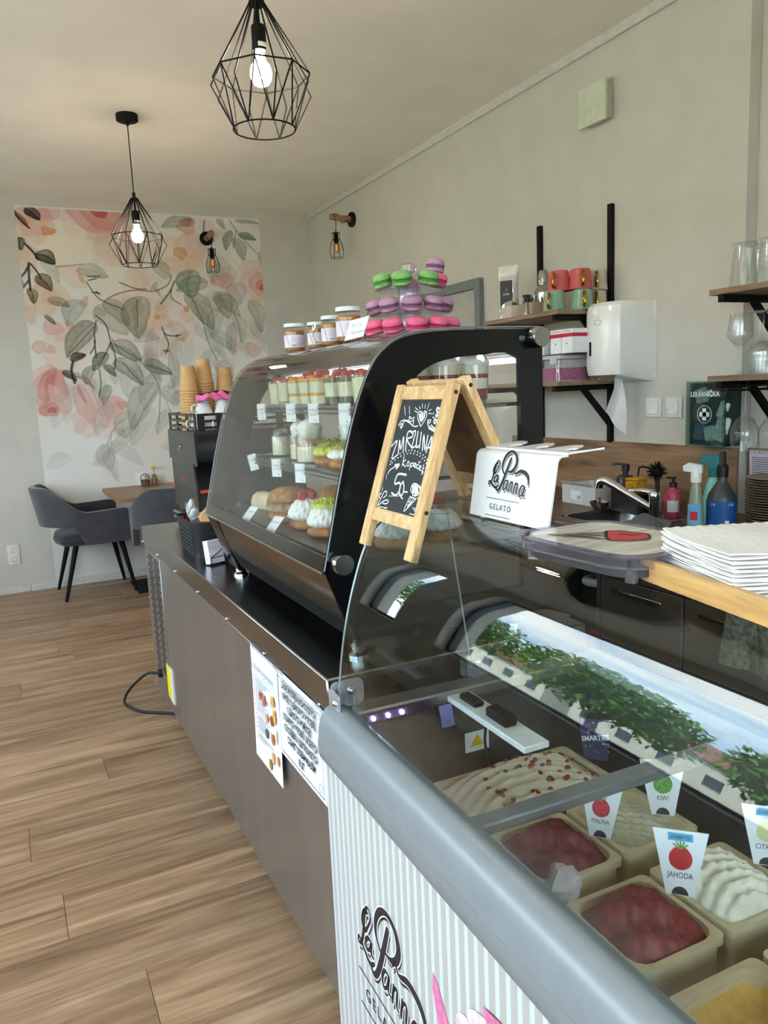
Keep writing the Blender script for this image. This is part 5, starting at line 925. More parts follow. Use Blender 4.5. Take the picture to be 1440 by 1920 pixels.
b.box(.03, .67, -LZ+.03, -.03, .06, .49); b.build('inner_liner', M_liner, t)
M_bar = mat('bar_grey', (132, 134, 138), .3, .4)
for y in (-.48, -1.1): b = MB(); b.box(.045, .66, y-.022, y+.012, .784, .8, .003); b.box(.05, .63, y-.01, y+.0, .772, .784, .002); b.build('cross_bar', M_bar, t)
# canopy
CP = [(.034, .815), (.040, .88), (.051, .95), (.067, 1.02), (.0855, 1.08), (.105, 1.13), (.126, 1.165), (.16, 1.192), (.21, 1.206), (.265, 1.2115), (.325, 1.213)]
cps = [(p.x, p.y) for p in smooth_pts([(a, c, 0) for a, c in CP], 8)]
M_cglass = glass('canopy_glass', (244, 248, 247), .055)
g0, g1 = off(cps, -.005), cps
b = MB(); b.prism(g1+g0[::-1], -LZ+.02, -.004, 'y'); cg = b.build('curved_canopy_glass', M_cglass, t, 30)
M_gedge = mat('glass_edge_bright', (176, 182, 180), .15, .2)
b = MB(); b.tube([(x, -.0045, z) for x, z in off(cps, -.0025)], .0024, 5); b.build('glass_edge', M_gedge, cg)
b = MB(); b.tube([(.325, -.004, 1.2105), (.325, -LZ+.02, 1.2105)], .0022, 5); b.build('rear_glass_edge', M_gedge, cg)
b = MB(); b.prism([(.04, .835)]+[(x+.012, z-.012) for x, z in cps[8:-16]]+[(.30, 1.196), (.35, .835)], -.012, -.007, 'y'); ep = b.build('end_glass', M_cglass, t)
b = MB(); b.tube([(.30, -.0095, 1.196), (.35, -.0095, .835)], .0018, 5); b.build('glass_edge', M_gedge, ep)
M_brk = mat('bracket_steel', (206, 210, 216), .25, .7)
for x, big in ((.02, 1), (.325, 0)):
    b = MB(); b.prism(rrect(x, x+.06, .815, .865, .012, 4), -.006, -.0035, 'y'); b.prism(rrect(x+.012, x+.068, .812, .87, .016, 4), -.0155, -.0128, 'y', M=None)
    if big: b.prism(rrect(-.05, .004, .80, .852, .006, 3), .018, .0215, 'x', M=None)
    br = b.build('glass_bracket', M_brk if big else glass('bracket_clear', (236, 236, 240), .08, .05, .1), t)
    for k in range(2 if big else 1):
        b = MB(); b.lathe([(.009, 0), (.009, .002), (.005, .006), (0, .007)], 16, cap1=False, M=T(.018, -.03, .83, ry=-90) if k else T(x+.04, -.0155, .845, rx=90)); b.build('screw', M_chrome, br)
b = MB(); b.box(-.019, .019, -.02, .02, 0, .0004, M=T(.262, -.24, 1.2135, rz=60)); st_ = b.build('canopy_sticker', glass('sticker_film', (225, 220, 215), .05, .1, .35, (200, 196, 190)), t)
b = MB(); b.prism([(-.012, -.009), (.012, -.009), (0, .012)], .0005, .0009, 'z', M=T(.262, -.24, 1.2135, rz=-120)); b.build('warning_triangle', mat('warn_yellow2', (200, 170, 30), .5), st_)
# interior lamp strip and the white lamp bar under the rear of the canopy
b = MB(); b.box(.262, .318, -.33, -.01, .79, .803, .002); lb = b.build('white_lamp_bar', M_white, t)
b = MB(); b.box(.275, .3, -.14, -.08, .803, .816, .003); b.box(.275, .305, -.25, -.18, .803, .824, .004); b.build('cable_clip', M_black, lb)
b = MB(); b.tube([(.31, -.12, .79), (.31, -.125, .75), (.305, -.13, .72), (.3, -.15, .68)], .003, 6, n=4); b.build('cable', M_cord, lb)
M_vled = mat('violet_led', (206, 190, 255), .4, emit=60, var=0)
b = MB(); b.box(.07, .22, -.064, -.056, .788, .806, .001); ls = b.build('led_strip', mat('led_strip_dark', (50, 44, 70), .3), t)
for x in (.085, .118, .149): b = MB(); b.blob((x, -.066, .797), .0045, 8, 6); b.build('led', M_vled, ls)
Fm = frame((.245, -.07, .79), (1, 0, 0), (.0, -.0, -1))
b = MB(); b.box(0, .028, 0, .05, 0, .001, M=frame((.236, -.075, .745), (1, -.2, .15), (-.15, 0, 1))); tg = b.build('rating_label', mat('rating_blue', (120, 120, 170), .5), t)
b = MB(); text_mb(b, 'CE', .012, frame((.2475, -.0775, .782), (1, -.2, .15), (-.15, 0, 1))); b.build('lettering', M_ink, tg)
b = MB(); b.box(.05, .11, 0, .045, 0, .0008, M=frame((.25, -.057, .665), (1, 0, 0), (0, 0, 1))); wl = b.build('warning_sticker', M_paper, t)
b = MB(); b.prism([(.062, .012), (.098, .012), (.08, .038)], .001, .0014, 'z', M=frame((.25, -.057, .665), (1, 0, 0), (0, 0, 1))); b.build('warning_triangle', mat('warn_yellow', (230, 190, 20), .5), wl)
# brand logo (drawn once, used on the freezer and on the cone holder)
LOGO = [([(1058, 728), (1040, 736), (1027, 762), (1040, 776), (1058, 756), (1072, 730), (1060, 716), (1044, 736), (1032, 785), (1018, 818), (1003, 824), (1008, 810), (1032, 824), (1058, 836), (1080, 822)], (8, 11, 8, 11, 7, 8, 6, 12, 12, 9, 7, 8, 11, 12, 8)),
        ([(1072, 786), (1056, 783), (1042, 798), (1046, 812), (1058, 806), (1070, 786), (1066, 808), (1078, 812)], (8, 10, 11, 10, 8, 9, 11, 6)),
        ([(1150, 702), (1130, 752), (1108, 803), (1088, 838), (1072, 846), (1064, 834)], (14, 17, 17, 15, 12, 7)),
        ([(1116, 775), (1096, 752), (1096, 720), (1116, 688), (1148, 672), (1180, 682), (1194, 712), (1182, 742), (1158, 758), (1138, 760)], (7, 11, 15, 16, 12, 16, 19, 17, 12, 7)),
        ([(1164, 764), (1176, 752), (1192, 764), (1226, 752), (1262, 758), (1284, 776), (1290, 806)], (7, 8, 9, 16, 20, 18, 5)),
        ([(1146, 800), (1128, 800), (1116, 822), (1120, 840), (1134, 830), (1147, 800), (1140, 832), (1152, 838)], (6, 9, 10, 9, 7, 8, 9, 5)),
        ([(1166, 802), (1157, 842)], (8, 9)), ([(1158, 830), (1170, 806), (1180, 806), (1175, 838), (1184, 843)], (5, 8, 9, 9, 5)),
        ([(1201, 804), (1192, 846)], (8, 9)), ([(1193, 834), (1206, 808), (1217, 810), (1212, 844), (1221, 848)], (5, 8, 9, 9, 5)),
        ([(1266, 814), (1248, 812), (1234, 836), (1239, 856), (1254, 846), (1269, 814), (1260, 850), (1276, 850)], (6, 9, 10, 9, 7, 8, 9, 5))]
M_logo = mat('logo_black', (34, 30, 30), .5); M_shadow = mat('logo_shadow', (120, 116, 114), .5)
def logo(parent, Fm, s, name='logo'):
    b = MB(); [b.stroke([((x-1000)*s, (860-y)*s) for x, y in p], [q*s for q in w], M=Fm, z=.0006, n=6) for p, w in LOGO]; o = b.build(name, M_logo, parent, 0)
    b = MB(); [b.stroke([((x-994)*s, (850-y)*s) for x, y in p], [q*s*.45 for q in w], M=Fm, z=.0003, n=6) for p, w in LOGO]; b.build('logo_outline', M_logo, o, 0)
    b = MB(); [b.stroke([((x-1000)*s, (860-y)*s) for x, y in p], [(q+5)*s for q in w], M=Fm, z=.00045, n=6) for p, w in LOGO]; b.build('logo_white_edge', M_paper, o, 0)
    b = MB(); b.box(-2*s, 240*s, -26*s, -23.5*s, .0003, .0006, M=Fm); b.box(2*s, 190*s, -102*s, -99.5*s, .0003, .0006, M=Fm); text_mb(b, 'GELATO', 36*s, Fm @ T(108*s, -62*s, .0006), spacing=1.35, sx=.95); b.build('gelato_lettering', M_logo, o, 0)
logo(fp, frame((-.0006, -.135, .35), (0, -1, 0), (0, 0, 1)), .00098, 'brand_logo')
pk = [mat('ice_pink_%d' % i, c, .6, var=.12, scale=60) for i, c in enumerate(((236, 170, 196), (244, 206, 220), (222, 120, 160), (240, 188, 208)))]
Fi = frame((-.0006, -.62, .515), (0, -1, 0), (0, 0, 1)); rn = random.Random(9)
ic = None
for k in range(16):
    a = rn.uniform(0, 6.28); q = .075*math.sqrt(rn.random()); b = MB(); b.blob((0, 0, 0), (rn.uniform(.03, .055), rn.uniform(.018, .032), .0002), 16, 6, .12, k, M=Fi @ T(q*math.cos(a), q*math.sin(a)*.8, .0005+k*.0002, rz=rn.uniform(0, 180)))
    b.build('ice_cream_print', pk[k % 4], fp)
b = MB(); b.prism([(-.17, .03), (-.155, .02), (-.1, -.06), (-.085, -.12), (-.12, -.14), (-.155, -.06), (-.172, .0)], .0004, .0007, 'z', M=Fi); b.prism([(-.04, .09), (-.015, .055), (0, .03), (.02, .06), (.005, .1)], .0036, .0039, 'z', M=Fi @ T(.02, 0, 0)); b.build('pink_wafer_print', pk[2], fp)
b = MB(); b.prism([(-.09, -.03), (.09, -.03), (.0, -.34)], .0003, .0004, 'z', M=Fi); b.build('cone_print', mat('wafer_print', (214, 160, 100), .6, var=.2, scale=40), fp)
for x in (.06, .64):
    for y in (-.1, -LZ+.1): b = MB(); b.lathe([(.03, .06), (.03, .045), (.035, .04), (.035, 0)], 14, M=T(x, y, 0)); b.build('foot', M_blackp, t)
def fw_(x, y, z): return fz.matrix_basis @ Vector((x, y, z))
bpy.context.view_layer.update()
FM = Matrix.Translation(FZ) @ Matrix.Rotation(R(FR), 4, 'Z')
W_ = lambda x, y, z: tuple(FM @ Vector((x, y, z)))

# ---------------------------------------------------------------- ice cream tubs in the freezer
M_tub = mat('tub_beige', (214, 196, 158), .4, var=.03)
def tub(label, x0, x1, y0, y1, z, m, kind, seed, name='ice_cream_tub', low=0):
    cx, cy = (x0+x1)/2, (y0+y1)/2; t = thing(name, label, 'ice cream tub', W_(cx, cy, z-.125), FR, 'ice cream tubs in the freezer')
    hx, hy = (x1-x0)/2, (y1-y0)/2
    b = MB(); o_ = rrect(-hx, hx, -hy, hy, .012, 3); i_ = rrect(-hx+.009, hx-.009, -hy+.009, hy-.009, .026, 3); b.ring(o_, i_, .113, .125); b.ring([(x*.93, y*.93) for x, y in o_], [(x*.98, y*.98) for x, y in i_], .0, .113); b.prism([(x*.93, y*.93) for x, y in o_], 0, .01); b.build('tub_body', M_tub, t)
    rn = random.Random(seed); ph = [rn.uniform(0, 6) for _ in range(5)]
    ix, iy = hx-.009, hy-.009; b = MB()
    def fn(u, v):
        x, y = (u*2-1), (v*2-1); e = (1-x**6)*(1-y**6)
        if kind == 'mound': h = .03*max(0, 1-(x*.7)**2-(y*.6)**2)+.012*math.sin(x*4+y*7+ph[0])*math.exp(-y*y)+.008*abs(math.sin(7*x+3*y+ph[1]))
        elif kind == 'swirl': q = y*3.2+x*x*1.4+x; h = .03*max(0, 1-(x*.75)**2)+.018*abs(math.sin(q*3.1))*math.sqrt(max(0, 1-x*x*.9))
        else: h = .004*math.sin(x*3+ph[0])*math.cos(y*4+ph[1])+.012*max(0, x+y-.2)*0
        h += .003*math.sin(x*19+ph[2])*math.sin(y*17+ph[3])+low
        return (x*ix*1.02, y*iy*1.02, .108+h*e)
    b.grid(fn, 40, 40); b.build('ice_cream', m, t, 60)
    return t
M_rb = mat('raspberry_ice', (112, 18, 38), .45, var=.14, scale=60, bump=.3, bscale=150); M_st = mat('strawberry_ice', (128, 26, 38), .45, var=.12, scale=60, bump=.3, bscale=150)
M_kw = mat('kiwi_ice', (206, 200, 172), .6, var=.1, scale=60, bump=.4, bscale=120); M_lm = mat('lemon_ice', (238, 232, 214), .5, var=.03, bump=.2, bscale=150); M_va = mat('vanilla_ice', (228, 216, 190), .55, var=.05, bump=.2, bscale=150); M_ye = mat('mango_ice', (214, 168, 76), .5, var=.1, bump=.3, bscale=150)
tub('tub of dark red raspberry ice cream beside the grey cross bar', .185, .35, -.49, -.32, .65, M_rb, 'mound', 1)
tub('tub of pale kiwi ice cream, scraped flat, with kiwi sign', .36, .53, -.485, -.315, .65, M_kw, 'flat', 2)
tub('tub of red strawberry ice cream in the nearer front row', .185, .35, -.70, -.535, .65, M_st, 'mound', 3)
tub('tub of white lemon ice cream with ridged swirls', .36, .53, -.70, -.53, .65, M_lm, 'swirl', 4)
tub('tub of yellow ice cream at the bottom right corner', .185, .35, -.91, -.745, .65, M_ye, 'flat', 5, low=-.03)
tub('empty looking tub beyond the lemon ice cream', .36, .53, -.91, -.745, .65, M_va, 'flat', 6)
sm_t = tub('wide tub of white ice cream dotted with coloured candies', .19, .53, -.3, -.1, .645, M_va, 'swirl', 7)
rn = random.Random(11); cc_ = [mat('candy_%d' % i, c, .3, var=.02) for i, c in enumerate(((168, 30, 44), (110, 100, 84), (190, 110, 40), (150, 40, 60), (84, 92, 96)))]
cmesh = []
for m in cc_: b = MB(); b.blob((0, 0, 0), (.0055, .0055, .0032), 8, 6); q = b.mesh('candy'); q.materials.append(m); cmesh.append(q)
for k in range(70):
    u, v = rn.uniform(.2, .97), rn.uniform(.06, .94); x, y = u*2-1, v*2-1; q = y*3.2+x*x*1.4+x
    h = .03*max(0, 1-(x*.75)**2)+.018*abs(math.sin(q*3.1))*math.sqrt(max(0, 1-x*x*.9)); e = (1-x**6)*(1-y**6)
    o = bpy.data.objects.new('candy', rn.choice(cmesh)); C.objects.link(o); o.parent = sm_t; o.location = (x*.164, y*.092, .108+h*e+.002); o.rotation_euler = (rn.uniform(-.5, .5), rn.uniform(-.5, .5), 0)
# frost lump and flavour signs
b = MB(); b.blob((0, 0, 0), (.03, .026, .03), 14, 9, .22, 3); o = b.build('frost_lump', mat('frost', (196, 190, 190), .5, var=.1, bump=.5), loc=W_(.20, -.515, .668)); tag(o, 'lump of white frost between the two red ice cream tubs', 'frost')
M_kiwi = mat('kiwi_green', (96, 150, 60), .6, var=.25, scale=200); M_berry = mat('berry_red', (196, 34, 40), .6, var=.1); M_blu = mat('label_blue', (96, 168, 206), .6); M_dk = mat('badge_dark', (50, 50, 56), .6); M_yel = mat('lemon_pale', (214, 206, 150), .6); M_rasps = mat('rasp_pic', (206, 60, 76), .6, var=.3, scale=400)
def sign(x, y, z, name, fruit, label, rz=-52, tilt=14, s=1.0):
    t = thing('flavour_sign', label, 'sign', W_(x, y, z), rz, 'flavour signs stuck in the ice cream')
    Fm = frame((0, 0, 0), (1, 0, 0), (0, math.sin(R(tilt)), math.cos(R(tilt))))
    h = .098*s; w1 = .04*s; w0 = .02*s
    b = MB(); b.prism([(-w0, 0), (w0, 0), (w1, h), (-w1, h)], -.0008, .0006, 'z', M=Fm); b.build('card', M_paper, t)
    b = MB(); b.box(-.018*s, .018*s, h-.016*s, h-.004*s, .0006, .0009, M=Fm); b.build('blue_flag', M_blu, t)
    b = MB(); text_mb(b, 'SORBETTO', .0075*s, Fm @ T(0, h-.0105*s, .0011), sx=.8); text_mb(b, name, .0125*s, Fm @ T(0, .03*s, .0008), sx=.75); b.build('lettering', M_ink, t)
    b = MB(); b.blob((0, 0, 0), (.017*s, .018*s, .0005), 18, 6, .04, 2, M=Fm @ T(0, .056*s, .0009)); b.build('fruit_picture', fruit, t)
    if fruit is not M_yel: b = MB(); [b.tube([(0, .07*s, .0012), (math.sin(a)*.012*s, (.074+.008*math.cos(a))*s, .0012)], .0012*s, 4, M=Fm) for a in (-1.1, -.5, 0, .5, 1.1)]; b.build('leaf_picture', M_kiwi if fruit is not M_kiwi else M_pist, t)
    b = MB(); b.prism([(.012*s*math.cos(a/12*math.pi), .0125*s*math.sin(a/12*math.pi)) for a in range(13)], .0006, .0009, 'z', M=Fm @ T(0, .001, 0)); b.build('round_badge', M_dk, t)
sign(.497, -.428, .655, 'KIWI', M_kiwi, 'white flavour sign with green kiwi picture', -40)
sign(.345, -.434, .66, 'MALINA', M_rasps, 'white flavour sign with raspberry picture beside kiwi tub', -50, 14, .9)
sign(.335, -.625, .672, 'JAHODA', M_berry, 'white flavour sign with red strawberry picture', -45, 10, 1.0)
sign(.525, -.625, .66, 'CITRON', M_yel, 'white lemon flavour sign at right picture edge', -45, 6)
t = thing('brand_card', 'dark blue candy brand card standing behind the candy ice cream', 'sign', W_(.53, -.2, .655), -45)
Fm = frame((0, 0, 0), (1, 0, 0), (0, .2, 1)); b = MB(); b.prism([(-.02, 0), (.028, 0), (.036, .085), (-.032, .085)], -.001, .0005, 'z', M=Fm); b.build('card', mat('card_blue', (36, 42, 92), .5), t)
b = MB(); text_mb(b, 'SMARTIES', .0145, Fm @ T(.002, .045, .001, rz=8), sx=.9, bold=.0004); b.build('lettering', M_paper, t)
rn = random.Random(2)
for i, m in enumerate((mat('dot_red', (220, 40, 40), .5), mat('dot_yel', (240, 200, 40), .5), mat('dot_grn', (60, 160, 70), .5), mat('dot_org', (240, 130, 30), .5))):
    b = MB(); [b.lathe([(.0016, 0), (.0016, .0003)], 8, M=Fm @ T(rn.uniform(-.026, .03), rn.choice((rn.uniform(.055, .08), rn.uniform(.008, .035))), .0006)) for _ in range(6)]; b.build('candy_dots', m, t)

# ================================================================ standing on the freezer canopy
ZF = 1.2135
M_pine = wood('pine', (206, 160, 104), (222, 180, 126), (232, 196, 146), 'Z', 1.4, .5)
M_pineH = wood('pine_across', (206, 160, 104), (222, 180, 126), (232, 196, 146), 'X', 1.4, .5)
t = thing('chalkboard_easel', 'small wooden A frame chalkboard easel with white chalk lettering', 'chalkboard', (.631, 1.302, 1.141)); t.scale = (1.0265, 1.0265, 1.0265)
UPv = Vector((.1, 0, .307)).normalized(); Fm = frame((0, .108, 0), (0, -1, 0), UPv)       # front leaf, u along -Y, v up the slope
HB = .323; WB = .216
for u in (0, WB-.028): b = MB(); b.box(u, u+.028, 0, HB, -.016, 0, .0015, M=Fm); b.build('stile', M_pine, t)
for v0, v1 in ((.053, .078), (HB-.03, HB-.004)): b = MB(); b.box(.028, WB-.028, v0, v1, -.014, -.002, .001, M=Fm); b.build('rail', M_pineH, t)
b = MB(); b.box(.028, WB-.028, .076, HB-.028, -.010, -.006, M=Fm); cbd = b.build('chalk_panel', mat('chalkboard', (40, 42, 44), .7, var=.1, scale=12), t)
b = MB(); u0, v0, uw, vh = .028, .078, WB-.056, HB-.108
for p, w in DATA['CH']: b.stroke([(u0+q[0]*uw, v0+q[1]*vh) for q in p], w*.00056, M=Fm, z=-.0055, n=4)
b.build('chalk_drawing', mat('chalk', (232, 232, 230), .9, var=.08, scale=300), cbd, 0)
UPr = Vector((-.118, 0, .243)).normalized(); Fr = frame((.236, .108, .0710), (0, -1, 0), UPr); HR = .267
for u in (0, WB-.028): b = MB(); b.box(u, u+.028, 0, HR, -.016, 0, .0015, M=Fr); b.build('rear_stile', M_pine, t)
for v0, v1 in ((.035, .06), (HR-.03, HR-.004)): b = MB(); b.box(.028, WB-.028, v0, v1, -.014, -.002, .001, M=Fr); b.build('rear_rail', M_pineH, t)
b = MB(); b.box(.028, WB-.028, .058, HR-.028, -.010, -.006, M=Fr); b.build('rear_board', mat('hardboard', (122, 92, 58), .8, var=.08), t)
for Mx, v in ((Fm, .09), (Fm, HB-.016), (Fr, HR-.016)): b = MB(); b.lathe([(.004, 0), (.004, .0008)], 10, M=Mx @ T(WB, v, -.008, ry=90)); b.build('screw_hole', M_choc, t)
# cone holder
t = thing('cone_holder', 'white acrylic ice cream cone holder with logo standing on the freezer', 'cone holder', (.766, 1.095, ZF))
M_acr = mat('white_acrylic', (236, 232, 228), .25, var=.01)
hx = Vector((0, -1, 0)); hu = Vector((.02, 0, .115)).normalized(); Fm = frame((0, .108, 0), (0, -1, 0), hu); HH = .117; HW = .23
def hp(u, v):
    P = [(0, 0, 0)]
    s = v*.215; rr = .012
    if s < HH-.008: return Vector((0, .108-u*HW, 0))+hu*s
    k = min((s-(HH-.008))/.018, 1); base = Vector((0, .108-u*HW, 0))+hu*(HH-.008); ang = k*R(72)
    q = base+hu*(math.sin(ang)*rr)+Vector((1, 0, 0))*((1-math.cos(ang))*rr)
    return q+Vector((1, 0, .06))*max(0, s-HH-.010)*.9
b = MB(); b.shell(lambda u, v: hp(u, v*.66), 3, 40, -.0035); fpn = b.build('bent_panel', M_acr, t, 40)
zt = hp(0, .66)
# rear strip cut into prongs with round notches
prong = []
x_ = zt.x-.002; d_ = .078
pts = [(0, 0)]; nn = 3; pw = HW/nn
outl = [(0, 0), (0, d_)]
for k in range(nn):
    a0 = .03+k*pw
    outl += [(a0-.006, d_)] if k else [(.022, d_)]
    c = a0+.028; rr = .022
    outl += [(c+.022*math.cos(R(a)), .036+rr*math.sin(R(a))) for a in (140, 170, 200, 230, 260, 290, 320, 350, 380)]
    outl += [(c+.026, d_*.9)]
outl += [(HW, d_*.92), (HW, 0)]
Ft = frame((x_, .108, zt.z-.0005), (0, -1, 0), (1, 0, .06)); b = MB(); b.prism(outl, 0, .0035, 'z', M=Ft); b.build('notched_shelf', M_acr, t, 40)
logo(fpn, frame(tuple(Vector((-.0006, .108-.05, 0))+hu*.046), (0, -1, 0), hu), .0004)
# clear box lid with cone picture
t = thing('cone_box', 'clear plastic box with a red ice cream cone picture on its lid', 'box', (.695, .75, ZF+.0005), 4)
P0 = rrect(-.085, .085, -.11, .11, .047, 6)
b = MB(); b.prism([(x*.88, y*.9) for x, y in P0], .006, .018); b.build('dark_tray', mat('tray_dark', (58, 56, 56), .3), t)
b = MB(); b.ring(P0, [(x*.96, y*.965) for x, y in P0], .018, .031); b.prism(P0, .031, .033); b.tube([(x*.985, y*.988, .0325) for x, y in P0], .003, 6, True); b.build('clear_lid', glass('lid_plastic', (240, 238, 246), .09, .02, .03, (226, 220, 225)), t)
b = MB(); b.prism([(x*.86, y*.9) for x, y in P0], .0332, .0336); ls_ = b.build('label_sheet', mat('lid_label', (196, 188, 172), .16, var=.12, scale=10, stretch=(1, 8, 1)), t)
b = MB(); [b.lathe([(.008, 0), (.007, .018)], 14, M=T(x, y, .0)) for x, y in ((-.06, -.085), (.06, -.085), (-.06, .085), (.06, .085))]; b.build('clear_foot', M_plas, t)
Fc = T(-.008, .018, .0345, rz=-50, s=.85)
b = MB(); [b.stroke(p, .004, M=Fc, z=0, n=1) for p in ([(-.075, -.005), (.012, .028)], [(-.075, -.005), (.02, -.03)], [(-.05, .002), (.005, -.025)], [(-.03, .01), (.015, -.012)], [(-.05, -.012), (.01, .02)], [(-.03, -.018), (.012, .005)])]; b.stroke([(.01, .035), (.03, .04), (.05, .03), (.07, .02), (.075, -.005), (.07, -.025), (.05, -.035), (.02, -.035), (.012, 0), (.01, .035)], .005, M=Fc); b.stroke([(.03, .012), (.045, .006), (.06, .01)], .004, M=Fc, z=.0006); b.build('cone_outline', mat('cone_line', (58, 44, 44), .5), ls_)
b = MB(); b.prism([(.012, .034), (.03, .039), (.05, .03), (.07, .02), (.074, -.005), (.069, -.024), (.05, -.034), (.02, -.034), (.014, 0)], -.0004, -.0001, 'z', M=Fc); b.build('red_scoop', mat('scoop_red', (190, 44, 56), .5), ls_)
# bamboo tray with napkins
M_bam = wood('bamboo', (196, 148, 90), (212, 166, 104), (222, 180, 120), 'Y', 1.2, .4)
t = thing('bamboo_tray', 'bamboo tray with rounded corner at right edge, holding napkins', 'tray', (.717, .513, ZF+.0005), -11)
P0 = rrect(-.085, .085, -.19, .165, .035, 7); P1 = rrect(-.077, .077, -.182, .157, .028, 7)
b = MB(); b.ring(P0, P1, .0, .026); b.prism(P1, .0, .007); b.build('tray_body', M_bam, t)
rn = random.Random(6)
M_nap = mat('napkin_white', (238, 234, 228), .85, var=.02, scale=60, bump=.25, bscale=260)
nm_ = []
for v in range(4):
    b = MB(); ph = v*1.3
    b.shell(lambda u, w: ((u-.5)*(.136-.012*max(0, abs(w-.5)*2-.75)), (w-.5)*(.16-.012*max(0, abs(u-.5)*2-.75)), .0015*math.sin(u*6+ph)*math.sin(w*5+ph)+.004*(v/3)*max(0, abs(w-.5)*2-.7)+.0006*math.sin(u*60)*(1 if w > .84 else 0)), 30, 16, .0016); q = b.mesh('napkin', 60); q.materials.append(M_nap); nm_.append(q)
N_ = 22
for k in range(N_):
    o = bpy.data.objects.new('napkin', nm_[k % 4]); C.objects.link(o); a = R(-21+rn.uniform(-2, 2)); o.location = (.727+rn.uniform(-.002, .002), .567+rn.uniform(-.002, .002), ZF+.0095+k*.0022); o.rotation_euler = (0, 0, a)
    tag(o, 'white paper napkin, %s, in the pile on the bamboo tray' % ORD[N_-1-k], 'napkin', 'paper napkins on the bamboo tray')
t = thing('plastic_cup', 'clear plastic cup behind the napkins at the right edge', 'cup', (.752, .47, ZF+.008)); b = MB(); b.lathe([(0, 0), (.026, 0), (.038, .10), (.0405, .103), (.0405, .106), (.037, .104), (.025, .002), (0, .002)], 26, cap0=False, cap1=False); b.build('cup_wall', glass('cup_pink', (240, 226, 222), .06, .1, .25, (220, 200, 190)), t)
# ================================================================ kitchen along the right wall
M_kw_ = wood('worktop_oak', (84, 62, 46), (112, 84, 62), (130, 100, 76), 'Y', .8, .4); M_spl = wood('splash_oak', (112, 84, 60), (142, 110, 80), (160, 128, 96), 'Y', .9, .5); M_shw = wood('shelf_oak', (122, 96, 74), (150, 122, 98), (168, 140, 116), 'Y', .9, .5)
M_cab = mat('cabinet_dark', (70, 66, 62), .45, var=.03)
b = MB(); b.box(W-.014, W, 2.108, 3.6, .9, 1.155, .001); bs = tag(b.build('backsplash', M_spl), 'oak effect backsplash panel behind the sink', 'backsplash')
b = MB(); b.box(W2-.015, W2-.001, .0, 2.104, .9, 1.155, .001); tag(b.build('backsplash', M_spl), 'oak effect backsplash panel right of the first aid box', 'backsplash')
t = thing('kitchen_worktop', 'brown oak effect kitchen worktop with two inset steel sinks', 'worktop', (0, 0, 0))
SK = [(2.03, 2.38, 2.12, 2.5), (2.03, 2.34, 1.87, 2.08)]
b = MB(); b.box(2.0, SK[0][0], -.2, 3.5, .862, .9, .002); b.box(2.385, W-.015, -.2, 3.5, .862, .9, .002); b.box(2.03, 2.385, 2.505, 3.5, .862, .9, .002); b.box(2.03, 2.385, -.2, 1.865, .862, .9, .002); b.build('oak_top', M_kw_, t)
b = MB(); b.box(2.03, 2.385, 2.082, 2.118, .88, .901, .001); b.box(2.34, 2.385, 1.865, 2.082, .88, .901, .001)
o_ = rrect(2.03, 2.385, 1.865, 2.505, .01, 3)
b.build('sink_ledge', M_steel, t)
for (x0, x1, y0, y1) in SK:
    b = MB(); dp = .14
    def bowl(u, v):
        P = rrect(x0, x1, y0, y1, .07, 6); P.append(P[0]); q = u*(len(P)-1); i = min(int(q), len(P)-2); f = q-i; cx, cy = (x0+x1)/2, (y0+y1)/2
        x = P[i][0]*(1-f)+P[i+1][0]*f; y = P[i][1]*(1-f)+P[i+1][1]*f; k = [1.05, 1.0, .98, .95, .86, .5, .0][min(int(v*6+.5), 6)]; z = [.9015, .9015, .89, .78, .755, .752, .75][min(int(v*6+.5), 6)]
        return (cx+(x-cx)*k, cy+(y-cy)*k, z)
    b.grid(bowl, 57, 7); b.build('sink_bowl', M_steel, t, 60)
b = MB(); [b.box(2.3, 2.304, 1.9+k*.014, 1.908+k*.014, .868, .884) for k in range(5)]; b.build('overflow_slots', M_black, t)
# base units
for y0, y1, lb in ((.9, 1.3, 'dark kitchen base unit nearest the camera behind the freezer'), (1.302, 1.84, 'dark kitchen base unit below the blue bottle'), (1.842, 2.25, 'dark kitchen base unit below the second sink'), (3.0, 3.5, 'dark kitchen base unit left of the open sink unit')):
    t = thing('base_cabinet', lb, 'cabinet', (2.02, y0, 0), 0, 'dark kitchen base units'); w = y1-y0
    b = MB(); b.box(.02, .56, 0, w, .1, .74 if 1.8 < y0 < 2.3 else .86); b.build('carcass', M_cab, t)
    b = MB(); b.box(0, .02, .003, w-.003, .1, .70, .002); d = b.build('door', M_cab, t); b = MB(); b.box(-.022, -.012, .08, w-.08, .655, .668, .002); b.box(-.014, 0, .09, .1, .657, .666); b.box(-.014, 0, w-.1, w-.09, .657, .666); b.build('handle', M_steelp, d)
    b = MB(); b.box(0, .02, .003, w-.003, .705, .858, .002); d = b.build('drawer', M_cab, t); b = MB(); b.box(-.022, -.012, .08, w-.08, .775, .788, .002); b.box(-.014, 0, .09, .1, .777, .786); b.box(-.014, 0, w-.1, w-.09, .777, .786); b.build('handle', M_steelp, d)
    b = MB(); b.box(.05, .5, 0, w, 0, .1); b.build('plinth', M_black, t)
t = thing('sink_unit', 'open dark sink unit with white drain pipes, seen through the canopy glass', 'cabinet', (2.02, 2.252, 0)); w = .746
